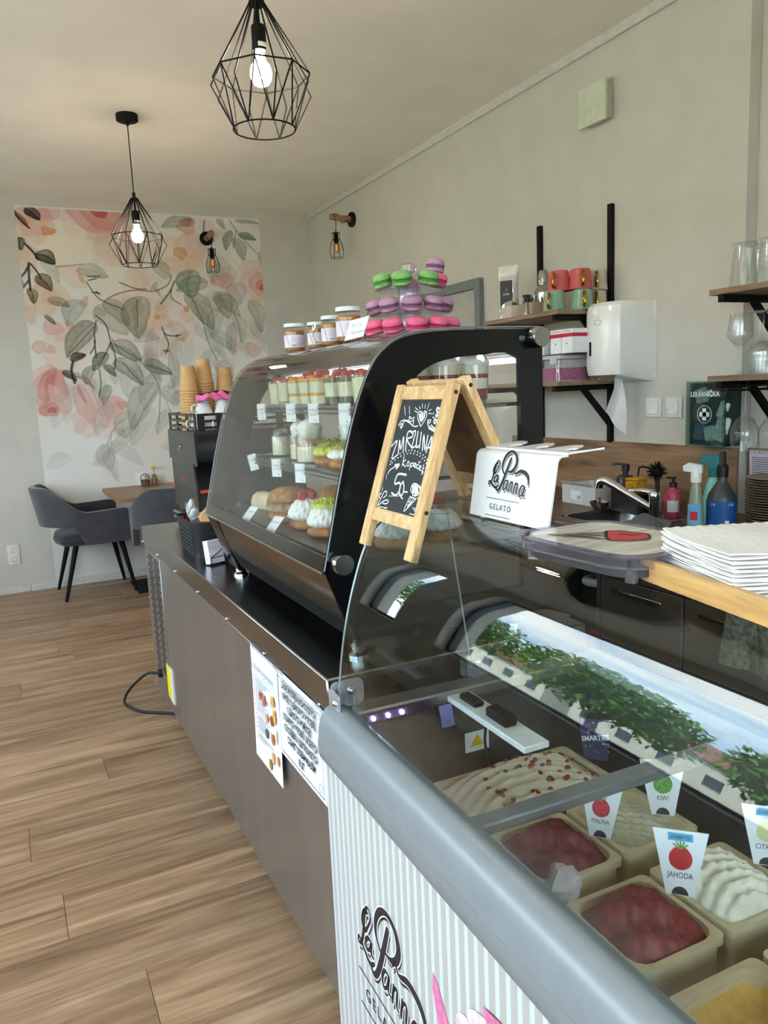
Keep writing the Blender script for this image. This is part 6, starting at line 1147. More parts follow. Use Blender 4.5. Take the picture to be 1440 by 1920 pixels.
b = MB(); b.box(0, .56, 0, .016, .1, .86); b.box(0, .56, w-.016, w, .1, .86); b.box(.545, .56, .016, w-.016, .1, .86); b.build('carcass', M_cab, t); b = MB(); b.box(0, .54, .016, w-.016, .29, .306); b.box(0, .54, .016, w-.016, .1, .116); b.build('shelf_board', mat('unit_shelf', (110, 104, 98), .6), t); b = MB(); b.box(0, .018, .016, w-.016, .79, .86); b.build('front_rail', M_cab, t)
b = MB(); b.tube([(.2, .1, .745), (.2, .1, .55), (.24, .1, .49), (.28, .14, .5), (.3, .2, .6), (.4, .2, .6), (.5, .2, .6)], .02, 10, n=5); b.tube([(.2, .1, .6), (.2, .3, .58), (.3, .4, .56)], .018, 10, n=4); b.lathe([(.03, .52), (.03, .56)], 16, M=T(.2, .1, 0)); b.build('drain_pipe', M_white, t)
t = thing('glove_box', 'blue and white box of disposable gloves on the sink unit shelf', 'box', (2.16, 2.80, .3065), 12); b = MB(); b.box(-.06, .06, -.12, .12, 0, .085, .002); b.build('carton', mat('carton_white', (214, 222, 228), .6), t)
b = MB(); b.box(-.0605, .0605, -.1205, .1205, 0.004, .022); b.build('navy_band', mat('band_navy', (40, 56, 110), .6), t); b = MB(); b.box(-.061, -.0595, -.1, .0, .03, .08); b.box(-.061, -.0595, .03, .1, .035, .07); b.build('blue_panel', mat('band_blue', (110, 180, 214), .6), t)
b = MB(); text_mb(b, '100 Nitrile Examination Gloves', .0115, frame((-.0612, 0, .013), (0, -1, 0), (0, 0, 1))); b.build('lettering', M_paper, t)
cloth('red_cloth', 'red cloth lying on the open sink unit shelf', (170, 36, 34), 2.2, 2.5, .32, .2, .22, 8, .012)
t = thing('red_bag', 'red rubbish bag hanging low in the open sink unit', 'bag', (2.12, 2.40, .1165)); b = MB(); b.lathe([(.05, 0), (.075, .03), (.08, .12), (.06, .16), (.03, .17)], 22, rad=lambda a, i, z: 1+.06*math.sin(7*a+z*40)); b.build('bag_body', mat('red_bag', (176, 40, 36), .5, var=.1), t)
# grey towel on the drawer handle
b = MB(); b.shell(lambda u, v: (-.004-.012*math.sin(u*9)*v-.004*math.sin(u*23+v*5)*v, (u-.5)*(.16+.05*v), -v*.25+.0), 26, 20, .008); o = b.build('grey_towel', mat('towel_grey', (108, 114, 100), .95, var=.25, scale=70, bump=.9, bscale=110), sharp=60, loc=(1.992, 1.545, .79)); tag(o, 'textured grey green towel hanging from the dark cabinet handle', 'towel')
# faucet
t = thing('kitchen_faucet', 'chrome kitchen faucet with long slanting spout over the sink', 'faucet', (2.215, 2.165, .9015))
b = MB(); b.lathe([(.028, 0), (.028, .006), (.022, .012), (.0215, .085), (.0235, .09), (.0235, .108), (.018, .116), (0, .118)], 24, cap1=False); b.build('faucet_body', M_chrome, t)
b = MB(); b.tube([(0, .005, .045), (-.02, .06, .075), (-.045, .13, .112), (-.062, .18, .138), (-.07, .205, .146), (-.075, .222, .138), (-.076, .23, .12)], [.013, .0135, .0135, .015, .021, .024, .021], 16, n=4); b.build('spout', M_chrome, t)
b = MB(); b.tube([(0, 0, .113), (-.02, .05, .118), (-.035, .1, .115)], [.012, .009, .006], 10, flat=.5); b.build('lever', M_chrome, t)
cloth('dish_cloth', 'dark grey dish cloth draped over the sink divider', (96, 98, 96), 2.1, 2.10, .905, .14, .15, 12, .008, rz=10, hump=.035)
# sink accessories
def soap(loc):
    t = thing('soap_caddy', 'matt black soap dispenser caddy with yellow sponge by the sink', 'soap dispenser', loc, -8)
    b = MB(); b.prism(rrect(-.05, .05, -.11, .1, .02, 4), 0, .085); b.build('caddy', M_blackp, t)
    b = MB(); b.lathe([(.037, .085), (.036, .135), (.03, .145), (.012, .148), (.012, .165)], 20, M=T(0, .055, 0)); b.lathe([(.017, .165), (.017, .19), (.012, .194)], 16, M=T(0, .055, 0)); b.tube([(0, .055, .19), (-.01, .1, .192), (-.012, .12, .188)], .005, 8); b.build('pump', M_blackp, t)
    b = MB(); b.tube([(.03, .005, .08), (.03, .005, .178), (.03, -.07, .182), (.02, -.08, .182)], .0035, 6, n=3); b.build('brush_hook', M_black, t); return t
soap((2.32, 2.385, .9005))
b = MB(); b.box(-.035, .035, -.03, .03, 0, .05, .006); b.box(-.035, .035, -.03, .03, .05, .06, .004); o = b.build('kitchen_sponge', mat('sponge_yellow', (206, 152, 30), .95, var=.2, scale=150, bump=.8, bscale=260), loc=(2.30, 2.35, .9858)); tag(o, 'yellow sponge sitting in the black soap caddy', 'sponge')
t = thing('dish_brush', 'black round dish brush standing upright by the soap caddy', 'brush', (2.31, 2.245, .9005)); b = MB(); b.tube([(0, 0, .0), (.0, 0, .12), (0, .003, .15)], [.012, .009, .011], 10); b.build('brush_handle', M_blackp, t)
b = MB(); rn = random.Random(1)
b.blob((0, .004, .178), .026, 12, 8)
for k in range(170): d = Vector((rn.gauss(0, 1), rn.gauss(0, 1), rn.gauss(0, 1))).normalized(); b.tube([Vector((0, .004, .178))+d*.024, Vector((0, .004, .178))+d*.04], [.0016, .0009], 3)
o = b.build('bristle_head', M_black, t)
def bottle(name, label, loc, prof, m, parts, rz=0, seg=24, sq=0):
    t = thing(name, label, 'bottle', loc, rz); b = MB(); b.lathe(prof, seg, cap0=False, cap1=False, rad=(lambda a, i, z: 1/(abs(math.cos(a))**6+abs(math.sin(a))**6)**(1/6)) if sq else None); b.build('bottle_body', m, t)
    for nm, mm, f in parts: b = MB(); f(b); b.build(nm, mm, t)
    return t
FL = lambda r, z, w: (lambda b: b.shell(lambda u, v: (r*math.sin((u-.5)*w), -r*math.cos((u-.5)*w), z[0]+(z[1]-z[0])*v), 16, 2, .0005))
M_pinks = mat('soap_pink', (196, 74, 104), .3, var=.25, scale=45); M_green = mat('spray_glass', (150, 160, 130), .2, alpha=.75); M_blue = mat('bottle_blue', (22, 74, 136), .3, var=.06); M_teal = mat('spray_teal', (24, 116, 118), .35); M_aqua = mat('spray_aqua', (128, 200, 188), .35)
bottle('hand_soap', 'pink cherry hand soap pump bottle by the faucet', (2.31, 2.165, .9005), [(0, 0), (.03, 0), (.033, .004), (.033, .09), (.026, .108), (.013, .114), (.013, .124), (0, .124)], M_pinks, [('pump', M_blackp, lambda b: (b.lathe([(.0145, .124), (.0145, .142), (.006, .144), (.006, .156), (.011, .157), (.011, .164)], 14), b.tube([(0, 0, .161), (-.025, .01, .16)], .005, 7))), ('label', M_paper, FL(.0335, (.03, .075), 1.2))], -50)
bottle('spray_bottle', 'clear cleaner spray bottle with white trigger head', (2.13, 1.895, .9005), [(0, 0), (.03, 0), (.033, .004), (.031, .03), (.024, .09), (.02, .15), (.016, .175), (.014, .185), (0, .185)], M_green, [('spray_head', M_white, lambda b: (b.lathe([(.018, .183), (.019, .21), (.015, .235), (0, .243)], 18, cap1=False), b.prism([(-.04, .222), (.02, .215), (.02, .243), (-.025, .25), (-.042, .24)], -.013, .013, 'y'))), ('label', M_blu, FL(.0292, (.04, .11), 1.6)), ('red_emblem', M_berry, FL(.0305, (.055, .085), .8))], -60)
bottle('blue_bottle', 'dark blue disinfectant bottle with black cap, number 110 label', (2.205, 1.85, .9005), [(0, 0), (.046, 0), (.05, .006), (.05, .115), (.044, .14), (.022, .175), (.016, .185), (.0165, .205), (0, .205)], mat('bottle_grey', (52, 56, 60), .35), [('blue_label', M_blue, FL(.0508, (.01, .12), 2.6)), ('cap', M_blackp, lambda b: b.lathe([(.019, .2), (.02, .235), (.012, .245), (.011, .28), (.007, .285), (0, .285)], 18, cap1=False)), ('lettering', M_paper, lambda b: [text_mb(b, '110', .013, frame((.0518*math.sin(a), -.0518*math.cos(a), .108), (math.cos(a), math.sin(a), 0), (0, 0, 1))) for a in (-.55, .6)]), ('barcode', M_paper, lambda b: [b.box(-.0004*k-.002+k*.0022, .0004+k*.0022, 0, .0004, 0, .024, M=frame((.0518*math.sin(.3), -.0518*math.cos(.3), .0), (math.cos(.3), math.sin(.3), 0), (0, 0, 1)) @ T(0, .03, 0) @ T(rx=90) if 0 else T(.0515*math.sin(.3), -.0515*math.cos(.3), .03, rz=17)) for k in range(6)])], -52, 28, 0)
bottle('teal_spray', 'aqua spray bottle with teal trigger behind the blue bottle', (2.36, 2.02, .9005), [(0, 0), (.035, 0), (.036, .09), (.026, .14), (.014, .17), (0, .17)], M_aqua, [('spray_head', M_teal, lambda b: (b.lathe([(.016, .17), (.017, .2), (.012, .205)], 16), b.prism([(-.055, .225), (-.05, .245), (-.02, .255), (.025, .25), (.02, .2), (-.012, .2), (-.02, .222), (-.036, .205), (-.042, .21), (-.03, .226)], -.012, .012, 'y')))], -50)
b = MB(); b.lathe([(0, 0), (.03, 0), (.034, .085), (.0325, .085), (.0285, .006), (0, .006)], 24, cap0=False, cap1=False); o = b.build('drinking_glass', M_cupg, loc=(2.30, 2.085, .9005)); tag(o, 'small empty tumbler between the pink soap and the spray bottle', 'glass')
t = thing('carton_box', 'open white cardboard box with barcode label left of the sink', 'box', (2.36, 2.68, .9005), 0); b = MB(); b.ring([(-.08, -.11), (.08, -.11), (.08, .11), (-.08, .11)], [(-.077, -.107), (.077, -.107), (.077, .107), (-.077, .107)], 0, .085); b.prism([(-.078, -.108), (.078, -.108), (.078, .108), (-.078, .108)], .0, .003); b.prism([(-.08, .083), (-.1, .1), (-.098, .101), (-.078, .085)], -.1, .1, 'y'); b.build('carton', mat('carton_white2', (206, 204, 200), .7), t)
b = MB(); b.box(-.0812, -.08, -.02, .05, .02, .06); lb_ = b.build('label', M_paper, t); b = MB(); [b.box(-.0816, -.0812, -.016+k*.005, -.014+k*.005, .024, .04) for k in range(5)]; b.build('barcode', M_ink, lb_)
t = thing('sink_strainer', 'steel sink strainer plug lying on the worktop by the white box', 'strainer', (2.27, 2.53, .9005)); b = MB(); b.lathe([(.0, .004), (.03, .004), (.04, .02), (.045, .03), (.042, .031), (.034, .012), (0, .008)], 24, cap0=False, cap1=False); b.build('basket', M_steelp, t); b = MB(); b.lathe([(.005, .0), (.005, .04), (.01, .045), (0, .05)], 12, cap1=False); b.build('knob', M_steelp, t)
# plates
pm_ = MB(); pm_.lathe([(0, 0), (.06, 0), (.085, .006), (.1, .012), (.0995, .0135), (.083, .008), (0, .003)], 36, cap0=False, cap1=False); pm_ = pm_.mesh('plate'); pm_.materials.append(mat('plate_rim', (122, 106, 84), .35, var=.1))
for k in range(22):
    o = bpy.data.objects.new('dinner_plate', pm_); C.objects.link(o); o.location = (2.335+random.uniform(-.002, .002), 1.735+random.uniform(-.002, .002), .9005+k*.0088)
    tag(o, 'brown rimmed plate, %s, in the stack at the right edge' % ORD[21-k], 'plate', 'stacked plates')
t = thing('printed_page', 'printed white page standing behind the plates and blue bottle', 'paper', (W2-.022, 2.08, .93)); b = MB(); b.box(-.001, .0, -.2, 0, 0, .22, M=T(ry=-3)); b.build('page', mat('page_grey', (196, 190, 198), .7), t)
b = MB(); rn = random.Random(8); [b.box(-.0022, -.0012, -.19+rn.uniform(0, .05), -.012, .02+k*.0085, .0225+k*.0085, M=T(ry=-3)) for k in range(21)]; b.build('printed_lines', mat('print_line', (70, 66, 72), .7), t)

# ---------------------------------------------------------------- wall shelves
def rail(y, z0, z1, lb): b = MB(); b.box(W-.022, W, y-.013, y+.013, z0, z1, .001); return tag(b.build('shelf_rail', M_black), lb, 'rail', 'black wall rails')
rail(3.335, 1.15, 2.235, 'shorter looking black wall rail behind the cocktail shaker'); rail(2.818, 1.15, 2.23, 'black wall rail beside the paper towel dispenser')
def shelf(name, label, x0, xw, y0, y1, zt, arms, dz=.02):
    t = thing(name, label, 'shelf', (0, 0, 0), 0, 'oak wall shelves on black brackets')
    b = MB(); b.box(x0, xw-.002, y0, y1, zt-dz, zt, .001); b.build('shelf_board', M_shw, t)
    for y in arms:
        b = MB(); b.box(x0+.01, xw-.022, y-.012, y+.012, zt-dz-.025, zt-dz-.0005, .001); b.build('bracket_arm', M_black, t)
        b = MB(); b.prism([(x0+.17, zt-dz-.025), (x0+.2, zt-dz-.025), (xw-.022, zt-dz-.16), (xw-.022, zt-dz-.195)], y-.011, y+.011, 'y'); b.build('bracket_brace', M_black, t)
    return t
shelf('wall_shelf', 'upper oak wall shelf with mugs and cocktail shaker', 2.25, W, 2.775, 3.36, 1.76, (2.818, 3.335)); shelf('wall_shelf', 'lower oak wall shelf with tea boxes and pink container', 2.25, W, 2.775, 3.36, 1.446, (2.818, 3.335))
shelf('wall_shelf', 'oak shelf at right edge holding upturned glass mugs', 2.3, W2, 1.2, 2.006, 1.742, (1.965, 1.3)); shelf('wall_shelf', 'oak shelf at right edge with wine glasses standing on it', 2.3, W2, 1.2, 2.006, 1.442, (1.965, 1.3))
for y in (1.965, 1.3): b = MB(); b.box(W2-.022, W2, y-.013, y+.013, 1.16, 2.2, .001); tag(b.build('shelf_rail', M_black), 'black wall rail behind the right edge shelves, %s' % ('far one' if y > 1.5 else 'near one'), 'rail', 'black wall rails')
ZU, ZL = 1.7605, 1.4465
# silver bag
t = thing('coffee_bag', 'silver foil coffee bag with black label on the upper shelf', 'coffee bag', (2.36, 3.29, ZU), 38)
def bagf(u, v):
    a = u*2*math.pi; k = 1-.5*max(0, (v-.75)/.25)**1.2; th = .032*(1-max(0, (v-.55)/.45))+.003; w = .05*(1+.06*math.sin(v*9))
    x = th*math.sin(a)*(1+.18*math.sin(v*17+a*2)); y = w*math.copysign(abs(math.cos(a))**.6, math.cos(a)); return (x, y, v*.265)
b = MB(); b.grid(bagf, 36, 26, True); b.prism([(.03*math.cos(k/12*6.283), .05*math.sin(k/12*6.283)) for k in range(12)], 0, .001); b.build('foil_bag', mat('foil', (226, 226, 222), .26, .55, var=.06, bump=.5, bscale=25), t, 50)
Fm = frame((-.036, 0, .03), (0, -1, 0), (.0, 0, 1)); b = MB(); b.box(-.032, .03, .035, .16, 0, .003, M=Fm); bl = b.build('black_label', mat('label_dark', (24, 26, 26), .5), t); b = MB(); b.box(-.034, .032, .025, .036, 0, .0032, M=Fm); b.build('green_strip', mat('strip_green', (30, 150, 80), .5), bl)
b = MB(); b.prism([(-.004, .112), (0, .106), (.004, .112), (.002, .124), (0, .128), (-.002, .122)], .003, .0034, 'z', M=Fm); b.build('leaf_mark', M_kiwi, bl); b = MB(); text_mb(b, 'моya', .015, Fm @ T(-.001, .095, .0034)); b.build('lettering', M_paper, bl)
def sach_box(loc, rz, label, c, items, w=.055):
    t = thing('sachet_box', label, 'box', loc, rz); b = MB(); b.ring([(-.03, -w), (.03, -w), (.03, w), (-.03, w)], [(-.027, -w+.003), (.027, -w+.003), (.027, w-.003), (-.027, w-.003)], 0, .055); b.prism([(-.029, -w+.001), (.029, -w+.001), (.029, w-.001), (-.029, w-.001)], 0, .003); b.build('open_box', mat('m_'+label[:20], c, .7), t)
    for k, (m, h) in enumerate(items): b = MB(); b.shell(lambda u, v: (-.02+k*.01+.003*math.sin(v*7+k), (u-.5)*w*1.5, .004+v*h), 6, 8, .004); b.build('sachet', m, t)
sach_box((2.30, 3.18, ZU), -12, 'pale open box of silver and red sachets beside the coffee bag', (204, 192, 180), [(mat('foil2', (200, 196, 186), .3, .6), .075), (mat('foil_gold', (188, 160, 90), .35, .5), .07), (mat('sach_red', (176, 26, 44), .5), .066)])
sach_box((2.31, 3.04, ZU), -8, 'brown open box of dark sachets behind the jigger', (170, 144, 120), [(mat('sach_dark', (60, 52, 48), .5), .07), (mat('sach_wht', (210, 206, 200), .5), .085), (mat('sach_kraft', (170, 134, 92), .7), .08)], .06)
t = thing('cocktail_shaker', 'steel cocktail shaker standing at the back of the upper shelf', 'shaker', (2.46, 3.14, ZU)); b = MB(); b.lathe([(0, 0), (.034, 0), (.043, .1), (.044, .118)], 26, cap0=False); b.build('shaker_body', M_steelp, t); b = MB(); b.lathe([(.045, .116), (.042, .132), (.028, .148), (.026, .155)], 26); b.build('shaker_neck', M_steelp, t); b = MB(); b.lathe([(.027, .155), (.027, .2), (.02, .222), (.006, .228), (0, .228)], 24, cap1=False); b.build('shaker_cap', M_steelp, t)
b = MB(); b.lathe([(0, 0), (.019, 0), (.011, .052), (.0095, .056), (.011, .06), (.024, .09), (.022, .09), (.009, .062), (0, .058)], 22, cap0=False, cap1=False); o = b.build('jigger', M_steelp, loc=(2.275, 3.03, ZU)); tag(o, 'steel hourglass jigger at the front of the upper shelf', 'jigger')
# mugs
mugc = {'pink': mat('mug_pink', (204, 92, 92), .25, var=.03), 'mint': mat('mug_mint', (136, 168, 142), .25, var=.03), 'cream': mat('mug_cream', (196, 186, 164), .25, var=.03)}
mm_ = MB(); mm_.lathe([(0, 0), (.036, 0), (.04, .004), (.046, .075), (.0475, .08), (.0455, .08), (.042, .073), (.035, .005), (0, .005)], 30, cap0=False, cap1=False); hm = MB(); hm.tube([(.042, 0, .066), (.06, 0, .068), (.07, 0, .055), (.068, 0, .035), (.054, 0, .02), (.06, 0, .012)], .0055, 8, n=5, flat=1.5)
for col, x, y, z, rz, lb in (('mint', 2.32, 2.885, ZU, -150, 'mint green mug with gold handle, left one on the shelf'), ('mint', 2.42, 2.815, ZU, -120, 'mint green mug with gold handle, right one on the shelf'), ('cream', 2.53, 2.845, ZU, -130, 'lower cream mug with gold handle by the rail'), ('pink', 2.36, 2.90, ZU+.0905, -150, 'smaller looking pink mug with gold handle stacked on mint mug, left'), ('pink', 2.42, 2.825, ZU+.0905, -120, 'pink mug with gold handle stacked on mint mug, right'), ('cream', 2.53, 2.845, ZU+.0905, -130, 'upper cream mug with gold handle by the rail')):
    t = thing('mug', lb, 'mug', (x, y, z+.09), rz, 'stacked mugs with gold handles')
    for q, nm, m in ((mm_, 'mug_body', mugc[col]), (hm, 'handle', M_gold)): o = q.build(nm, m, t); o.rotation_euler = (R(180), 0, 0); o.scale = (1.12, 1.12, 1.12)
# lower shelf
def tea(loc, c, label, rz=0):
    t = thing('tea_box', label, 'box', loc, rz, 'tea boxes on the lower shelf'); b = MB(); b.box(-.05, .05, -.037, .037, 0, .105, .001); b.build('carton', M_paper, t); b = MB(); b.box(-.0505, .0505, -.0375, .0375, .07, .086); b.build('colour_band', mat('band_%d_%d' % (c[0], c[2]), c, .6), t)
    Fm = frame((-.0506, 0, 0), (0, -1, 0), (0, 0, 1)); b = MB(); text_mb(b, 'ALTHAUS', .0125, Fm @ T(0, .095, 0)); text_mb(b, '...', .008, Fm @ T(0, .055, 0)); b.box(-.003, .003, .038, .046, 0, .0003, M=Fm); b.build('lettering', M_gink, t)
t = thing('storage_box', 'clear plastic container with white clip lid full of pink granules', 'container', (2.36, 2.865, ZL), 0)
b = MB(); b.ring(rrect(-.1, .1, -.075, .075, .02, 4), rrect(-.097, .097, -.072, .072, .018, 4), .0, .1); b.prism(rrect(-.098, .098, -.073, .073, .02, 4), 0, .003); b.build('clear_box', M_plas, t)
b = MB(); b.prism(rrect(-.095, .095, -.07, .07, .018, 4), .004, .06); b.build('pink_granules', mat('granules', (176, 54, 112), .8, var=.35, scale=180, bump=.6, bscale=200), t)
b = MB(); b.prism(rrect(-.104, .104, -.079, .079, .02, 4), .1, .115); [b.box(-.108, -.1, y-.022, y+.022, .075, .112, .002) for y in (-.05, .05)]; b.build('clip_lid', mat('lid_frost', (206, 206, 212), .4, alpha=.9), t)
t = thing('clear_jar', 'clear plastic jar half full of dark contents on the lower shelf', 'container', (2.36, 3.0, ZL)); b = MB(); b.prism(rrect(-.07, .07, -.045, .045, .012, 4), 0, .1); b.build('jar_wall', M_plas, t); b = MB(); b.prism(rrect(-.066, .066, -.041, .041, .012, 4), .003, .055); b.build('contents', mat('dark_contents', (70, 62, 62), .8, var=.5, scale=150), t); b = MB(); b.prism(rrect(-.073, .073, -.048, .048, .012, 4), .1, .11); b.build('lid', mat('dark_lid', (64, 60, 58), .5), t)
b = MB(); b.box(2.29, 2.47, 2.73, 3.05, ZL+.1155, ZL+.122); tag(b.build('cardboard_sheet', mat('brown_card', (70, 56, 48), .8)), 'dark cardboard sheet lying on the containers under the tea boxes', 'card')
tea((2.34, 2.965, ZL+.1225), (34, 38, 84), 'white tea box with navy band, leftmost'); tea((2.34, 2.84, ZL+.1225), (196, 30, 52), 'white tea box with red band, in the middle'); tea((2.34, 2.763, ZL+.1225), (196, 30, 54), 'white tea box with red band, nearest the dispenser')
b = MB(); b.lathe([(0, 0), (.016, 0), (.016, .07), (.013, .085), (.013, .095), (0, .095)], 16, cap0=False, cap1=False); o = b.build('steel_tube', M_steelp, loc=(2.52, 2.81, ZL)); tag(o, 'steel tube behind the pink container near the dispenser', 'tube')
# ---------------------------------------------------------------- paper towel dispenser, switches, vent, first aid box
t = thing('towel_dispenser', 'white plastic paper towel dispenser on the wall', 'dispenser', (W, 2.67, 1.445))
def dp(z, k): return [(0, -.118*k), (-.13, -.118*k), (-.19, -.105*k), (-.228, -.062*k), (-.238, 0), (-.228, .062*k), (-.19, .105*k), (-.13, .118*k), (0, .118*k)]
b = MB(); secs = [(0, .02, .9), (.02, .0, .97), (.05, -.005, 1), (.28, 0, 1), (.315, .0, .97), (.33, .015, .9)]
vs = []; fs = []; n = 9
for z, sh_, k in secs:
    zz = z+.03 if z == 0 else z
    for x, y in dp(z, k): vs.append((min(0, x*(k if z else .9)+0), y, z + (.035*(1+x/.238)*(-1)+.02 if z == 0 else 0)))
for i in range(len(secs)-1):
    for j in range(n): fs.append((i*n+j, (i+1)*n+j, (i+1)*n+(j+1) % n, i*n+(j+1) % n))
fs.append(tuple(range(n))); fs.append(tuple((len(secs)-1)*n+j for j in range(n))[::-1])
b.add(vs, fs); bo = b.build('housing', mat('dispenser_white', (232, 230, 224), .18, var=.01), t, 32)
b = MB(); b.box(-.2385, -.233, .026, .034, .105, .165); b.build('level_window', M_black, t)
b = MB(); b.tube([(-.2385, -.02+.022*math.cos(k/16*6.283)*1.0, .245+.011*math.sin(k/16*6.283)) for k in range(16)], .0008, 4, True); b.build('lock_outline', mat('line_grey', (170, 168, 162), .5), t)
b = MB(); b.box(-.003, .0, -.122, .122, .0, .332, .001); b.build('wall_plate', M_white, t)
b = MB(); b.shell(lambda u, v: (-.12+.03*u+.012*math.sin(v*4)-.05*v*(1-u)-.006*math.sin(u*8+v*3), -.01+.02*math.sin(u*3.1+v)-.015*v, .02-v*(.16+.11*u)), 14, 20, .0012); o = b.build('paper_towel', mat('tissue', (232, 230, 226), .9, var=.02, bump=.2), t, 60)
for y, lb in ((2.553, 'white light switch, left of the pair'), (2.437, 'white light switch, right of the pair by the first aid box')):
    t = thing('light_switch', lb, 'switch', (W, y, 1.315), 0, 'white light switches'); b = MB(); b.box(-.009, 0, -.044, .044, -.044, .044, .003); b.build('face_plate', M_white, t); b = MB(); b.box(-.014, -.009, -.03, .03, -.03, .03, .002, M=T(ry=2)); b.build('rocker', M_white, t)
t = thing('vent_cover', 'square white air vent cover high on the right wall', 'vent', (W, 2.89, 2.67)); b = MB(); b.box(-.045, 0, -.075, .075, -.075, .075, .004); b.build('vent_base', mat('vent_base', (188, 180, 172), .5), t); b = MB(); b.box(-.062, -.046, -.088, .088, -.086, .086, .003); b.build('front_plate', mat('vent_plate', (206, 210, 192), .4), t)
t = thing('first_aid_box', 'dark green first aid box with clear door and white cross', 'first aid box', (W-.001, 2.19, 1.168)); M_fag = mat('aid_green', (16, 54, 48), .4)
b = MB(); y0, y1 = -.085, .09; b.box(-.008, 0, y0, y1, 0, .25, .002); b.box(-.085, 0, y0, y0+.006, 0, .25); b.box(-.085, 0, y1-.006, y1, 0, .25); b.box(-.085, 0, y0, y1, 0, .006); b.box(-.085, 0, y0, y1, .244, .25); b.build('green_case', M_fag, t)
b = MB(); b.box(-.103, -.097, y0-.003, y1+.003, -.004, .256, .001); b.box(-.103, -.085, y0-.003, y0+.001, -.004, .256); b.box(-.103, -.085, y1-.001, y1+.003, -.004, .256); dr_ = b.build('clear_door', glass('aid_door', (222, 234, 232), .06, .03, .05, (150, 175, 172)), t)
Fm = frame((-.1036, 0, .125), (0, -1, 0), (0, 0, 1)); b = MB(); text_mb(b, 'LEKÁRNIČKA', .027, Fm @ T(0, .078, 0), sx=.86, bold=.0006); b.box(-.024, .024, -.009, .009, 0, .0004, M=Fm); b.box(-.009, .009, -.024, .024, 0, .0004, M=Fm); b.tube([(.034*math.cos(k/28*6.283), .034*math.sin(k/28*6.283), .0002) for k in range(28)], .0011, 5, True, M=Fm); b.build('white_print', mat('print_white', (216, 226, 226), .6), dr_)
for z in (.03, .2): b = MB(); b.box(-.1, -.09, y0-.008, y0-.003, z, z+.03, .001); b.build('latch', M_plas, t)
for i, (dy, dz, w_, h_, rx, c) in enumerate(((-.045, .012, .06, .1, 18, (216, 222, 220)), (-.01, .01, .05, .06, -10, (206, 216, 214)), (.05, .01, .05, .07, 6, (70, 90, 130)), (.05, .09, .05, .07, 0, (120, 70, 80)), (-.05, .1, .04, .07, 25, (222, 226, 224)), (.03, .16, .06, .06, -14, (190, 200, 200)))):
    b = MB(); b.box(-.04, -.02, -w_/2, w_/2, 0, h_, .006, M=T(-.045, dy, dz+.008, rx=rx)); b.build('bandage_pack', mat('aid_%d' % i, c, .6, var=.15, scale=60), t)
# ---------------------------------------------------------------- glasses at the right edge
M_gm = glass('glassware', (251, 252, 252), .045)
def beer(loc, rz, lb):
    t = thing('glass_mug', lb, 'glass', loc, rz, 'upturned glass mugs'); r = [(.048, 0), (.0475, .01), (.036, .12), (.034, .142), (.042, .15), (.04, .154), (.0, .154), (0, .148), (.031, .138), (.033, .118), (.0445, .008), (.0455, 0)]
    b = MB(); b.lathe(r, 30, closed=True, rad=lambda a, i, z: 1+(.025*math.cos(a*10) if .02 < z < .13 else 0)); b.build('mug_body', M_gm, t)
    b = MB(); b.tube([(.034, 0, .125), (.055, 0, .12), (.062, 0, .095), (.056, 0, .07), (.042, 0, .06)], .0065, 10, n=5); b.build('handle', M_gm, t)
for i, (x, y, d) in enumerate(((2.40, 1.945, 'leftmost'), (2.405, 1.84, 'right, cut by the picture edge'), (2.50, 1.95, 'behind the leftmost'))): beer((x, y, 1.7425), 215, 'upturned ribbed glass mug on the top right shelf, '+d)
WP = [(0, 0), (.033, 0), (.034, .002), (.006, .005), (.004, .012), (.0038, .08), (.006, .09), (.02, .105), (.042, .132), (.043, .14), (.033, .215), (.0322, .215), (.0415, .14), (.04, .134), (.018, .108), (.0, .1)]
wm = MB(); wm.lathe(WP, 30, cap0=False, cap1=False); wm = wm.mesh('wine_glass', 50); wm.materials.append(M_gm)
for x, y, flip, lb in ((2.40, 1.955, 0, 'wine glass standing upright on the lower right shelf'), (2.44, 1.905, 1, 'upturned wine glass on the lower right shelf, left one'), (2.40, 1.86, 1, 'upturned wine glass on the lower right shelf, front one'), (2.46, 1.83, 1, 'upturned wine glass on the lower right shelf, at picture edge')):
    o = bpy.data.objects.new('wine_glass', wm); C.objects.link(o); o.location = (x, y, 1.4425+(.2155 if flip else 0)); o.rotation_euler = (R(180) if flip else 0, 0, 0); tag(o, lb, 'wine glass', 'wine glasses on the right shelf')
t = thing('glass_rack', 'black wire rack under the right shelf holding hanging glasses', 'rack', (0, 0, 0)); b = MB()
for y in (1.98, 1.90, 1.87, 1.79): b.tube([(2.34, y, 1.421), (2.34, y, 1.388), (2.6, y, 1.388), (2.6, y, 1.421)], .003, 6)
for x in (2.34, 2.6): b.tube([(x, 1.98, 1.405), (x, 1.79, 1.405)], .003, 6)
b.build('wire_rails', M_black, t)
HP = [(0, 0), (.035, 0), (.036, .002), (.006, .006), (.0042, .014), (.004, .085), (.007, .095), (.03, .115), (.046, .145), (.049, .175), (.044, .235), (.0432, .235), (.048, .175), (.0445, .146), (.028, .118), (0, .106)]
hmsh = MB(); hmsh.lathe(HP, 30, cap0=False, cap1=False); hmsh = hmsh.mesh('wine_goblet', 50); hmsh.materials.append(M_gm)
for x, y, lb in ((2.42, 1.94, 'large wine goblet hanging upside down from rack, left'), (2.43, 1.83, 'large wine goblet hanging upside down from rack, at picture edge')):
    o = bpy.data.objects.new('wine_goblet', hmsh); C.objects.link(o); o.location = (x, y, 1.3985); o.rotation_euler = (R(180), 0, 0); tag(o, lb, 'wine glass', 'hanging wine goblets')
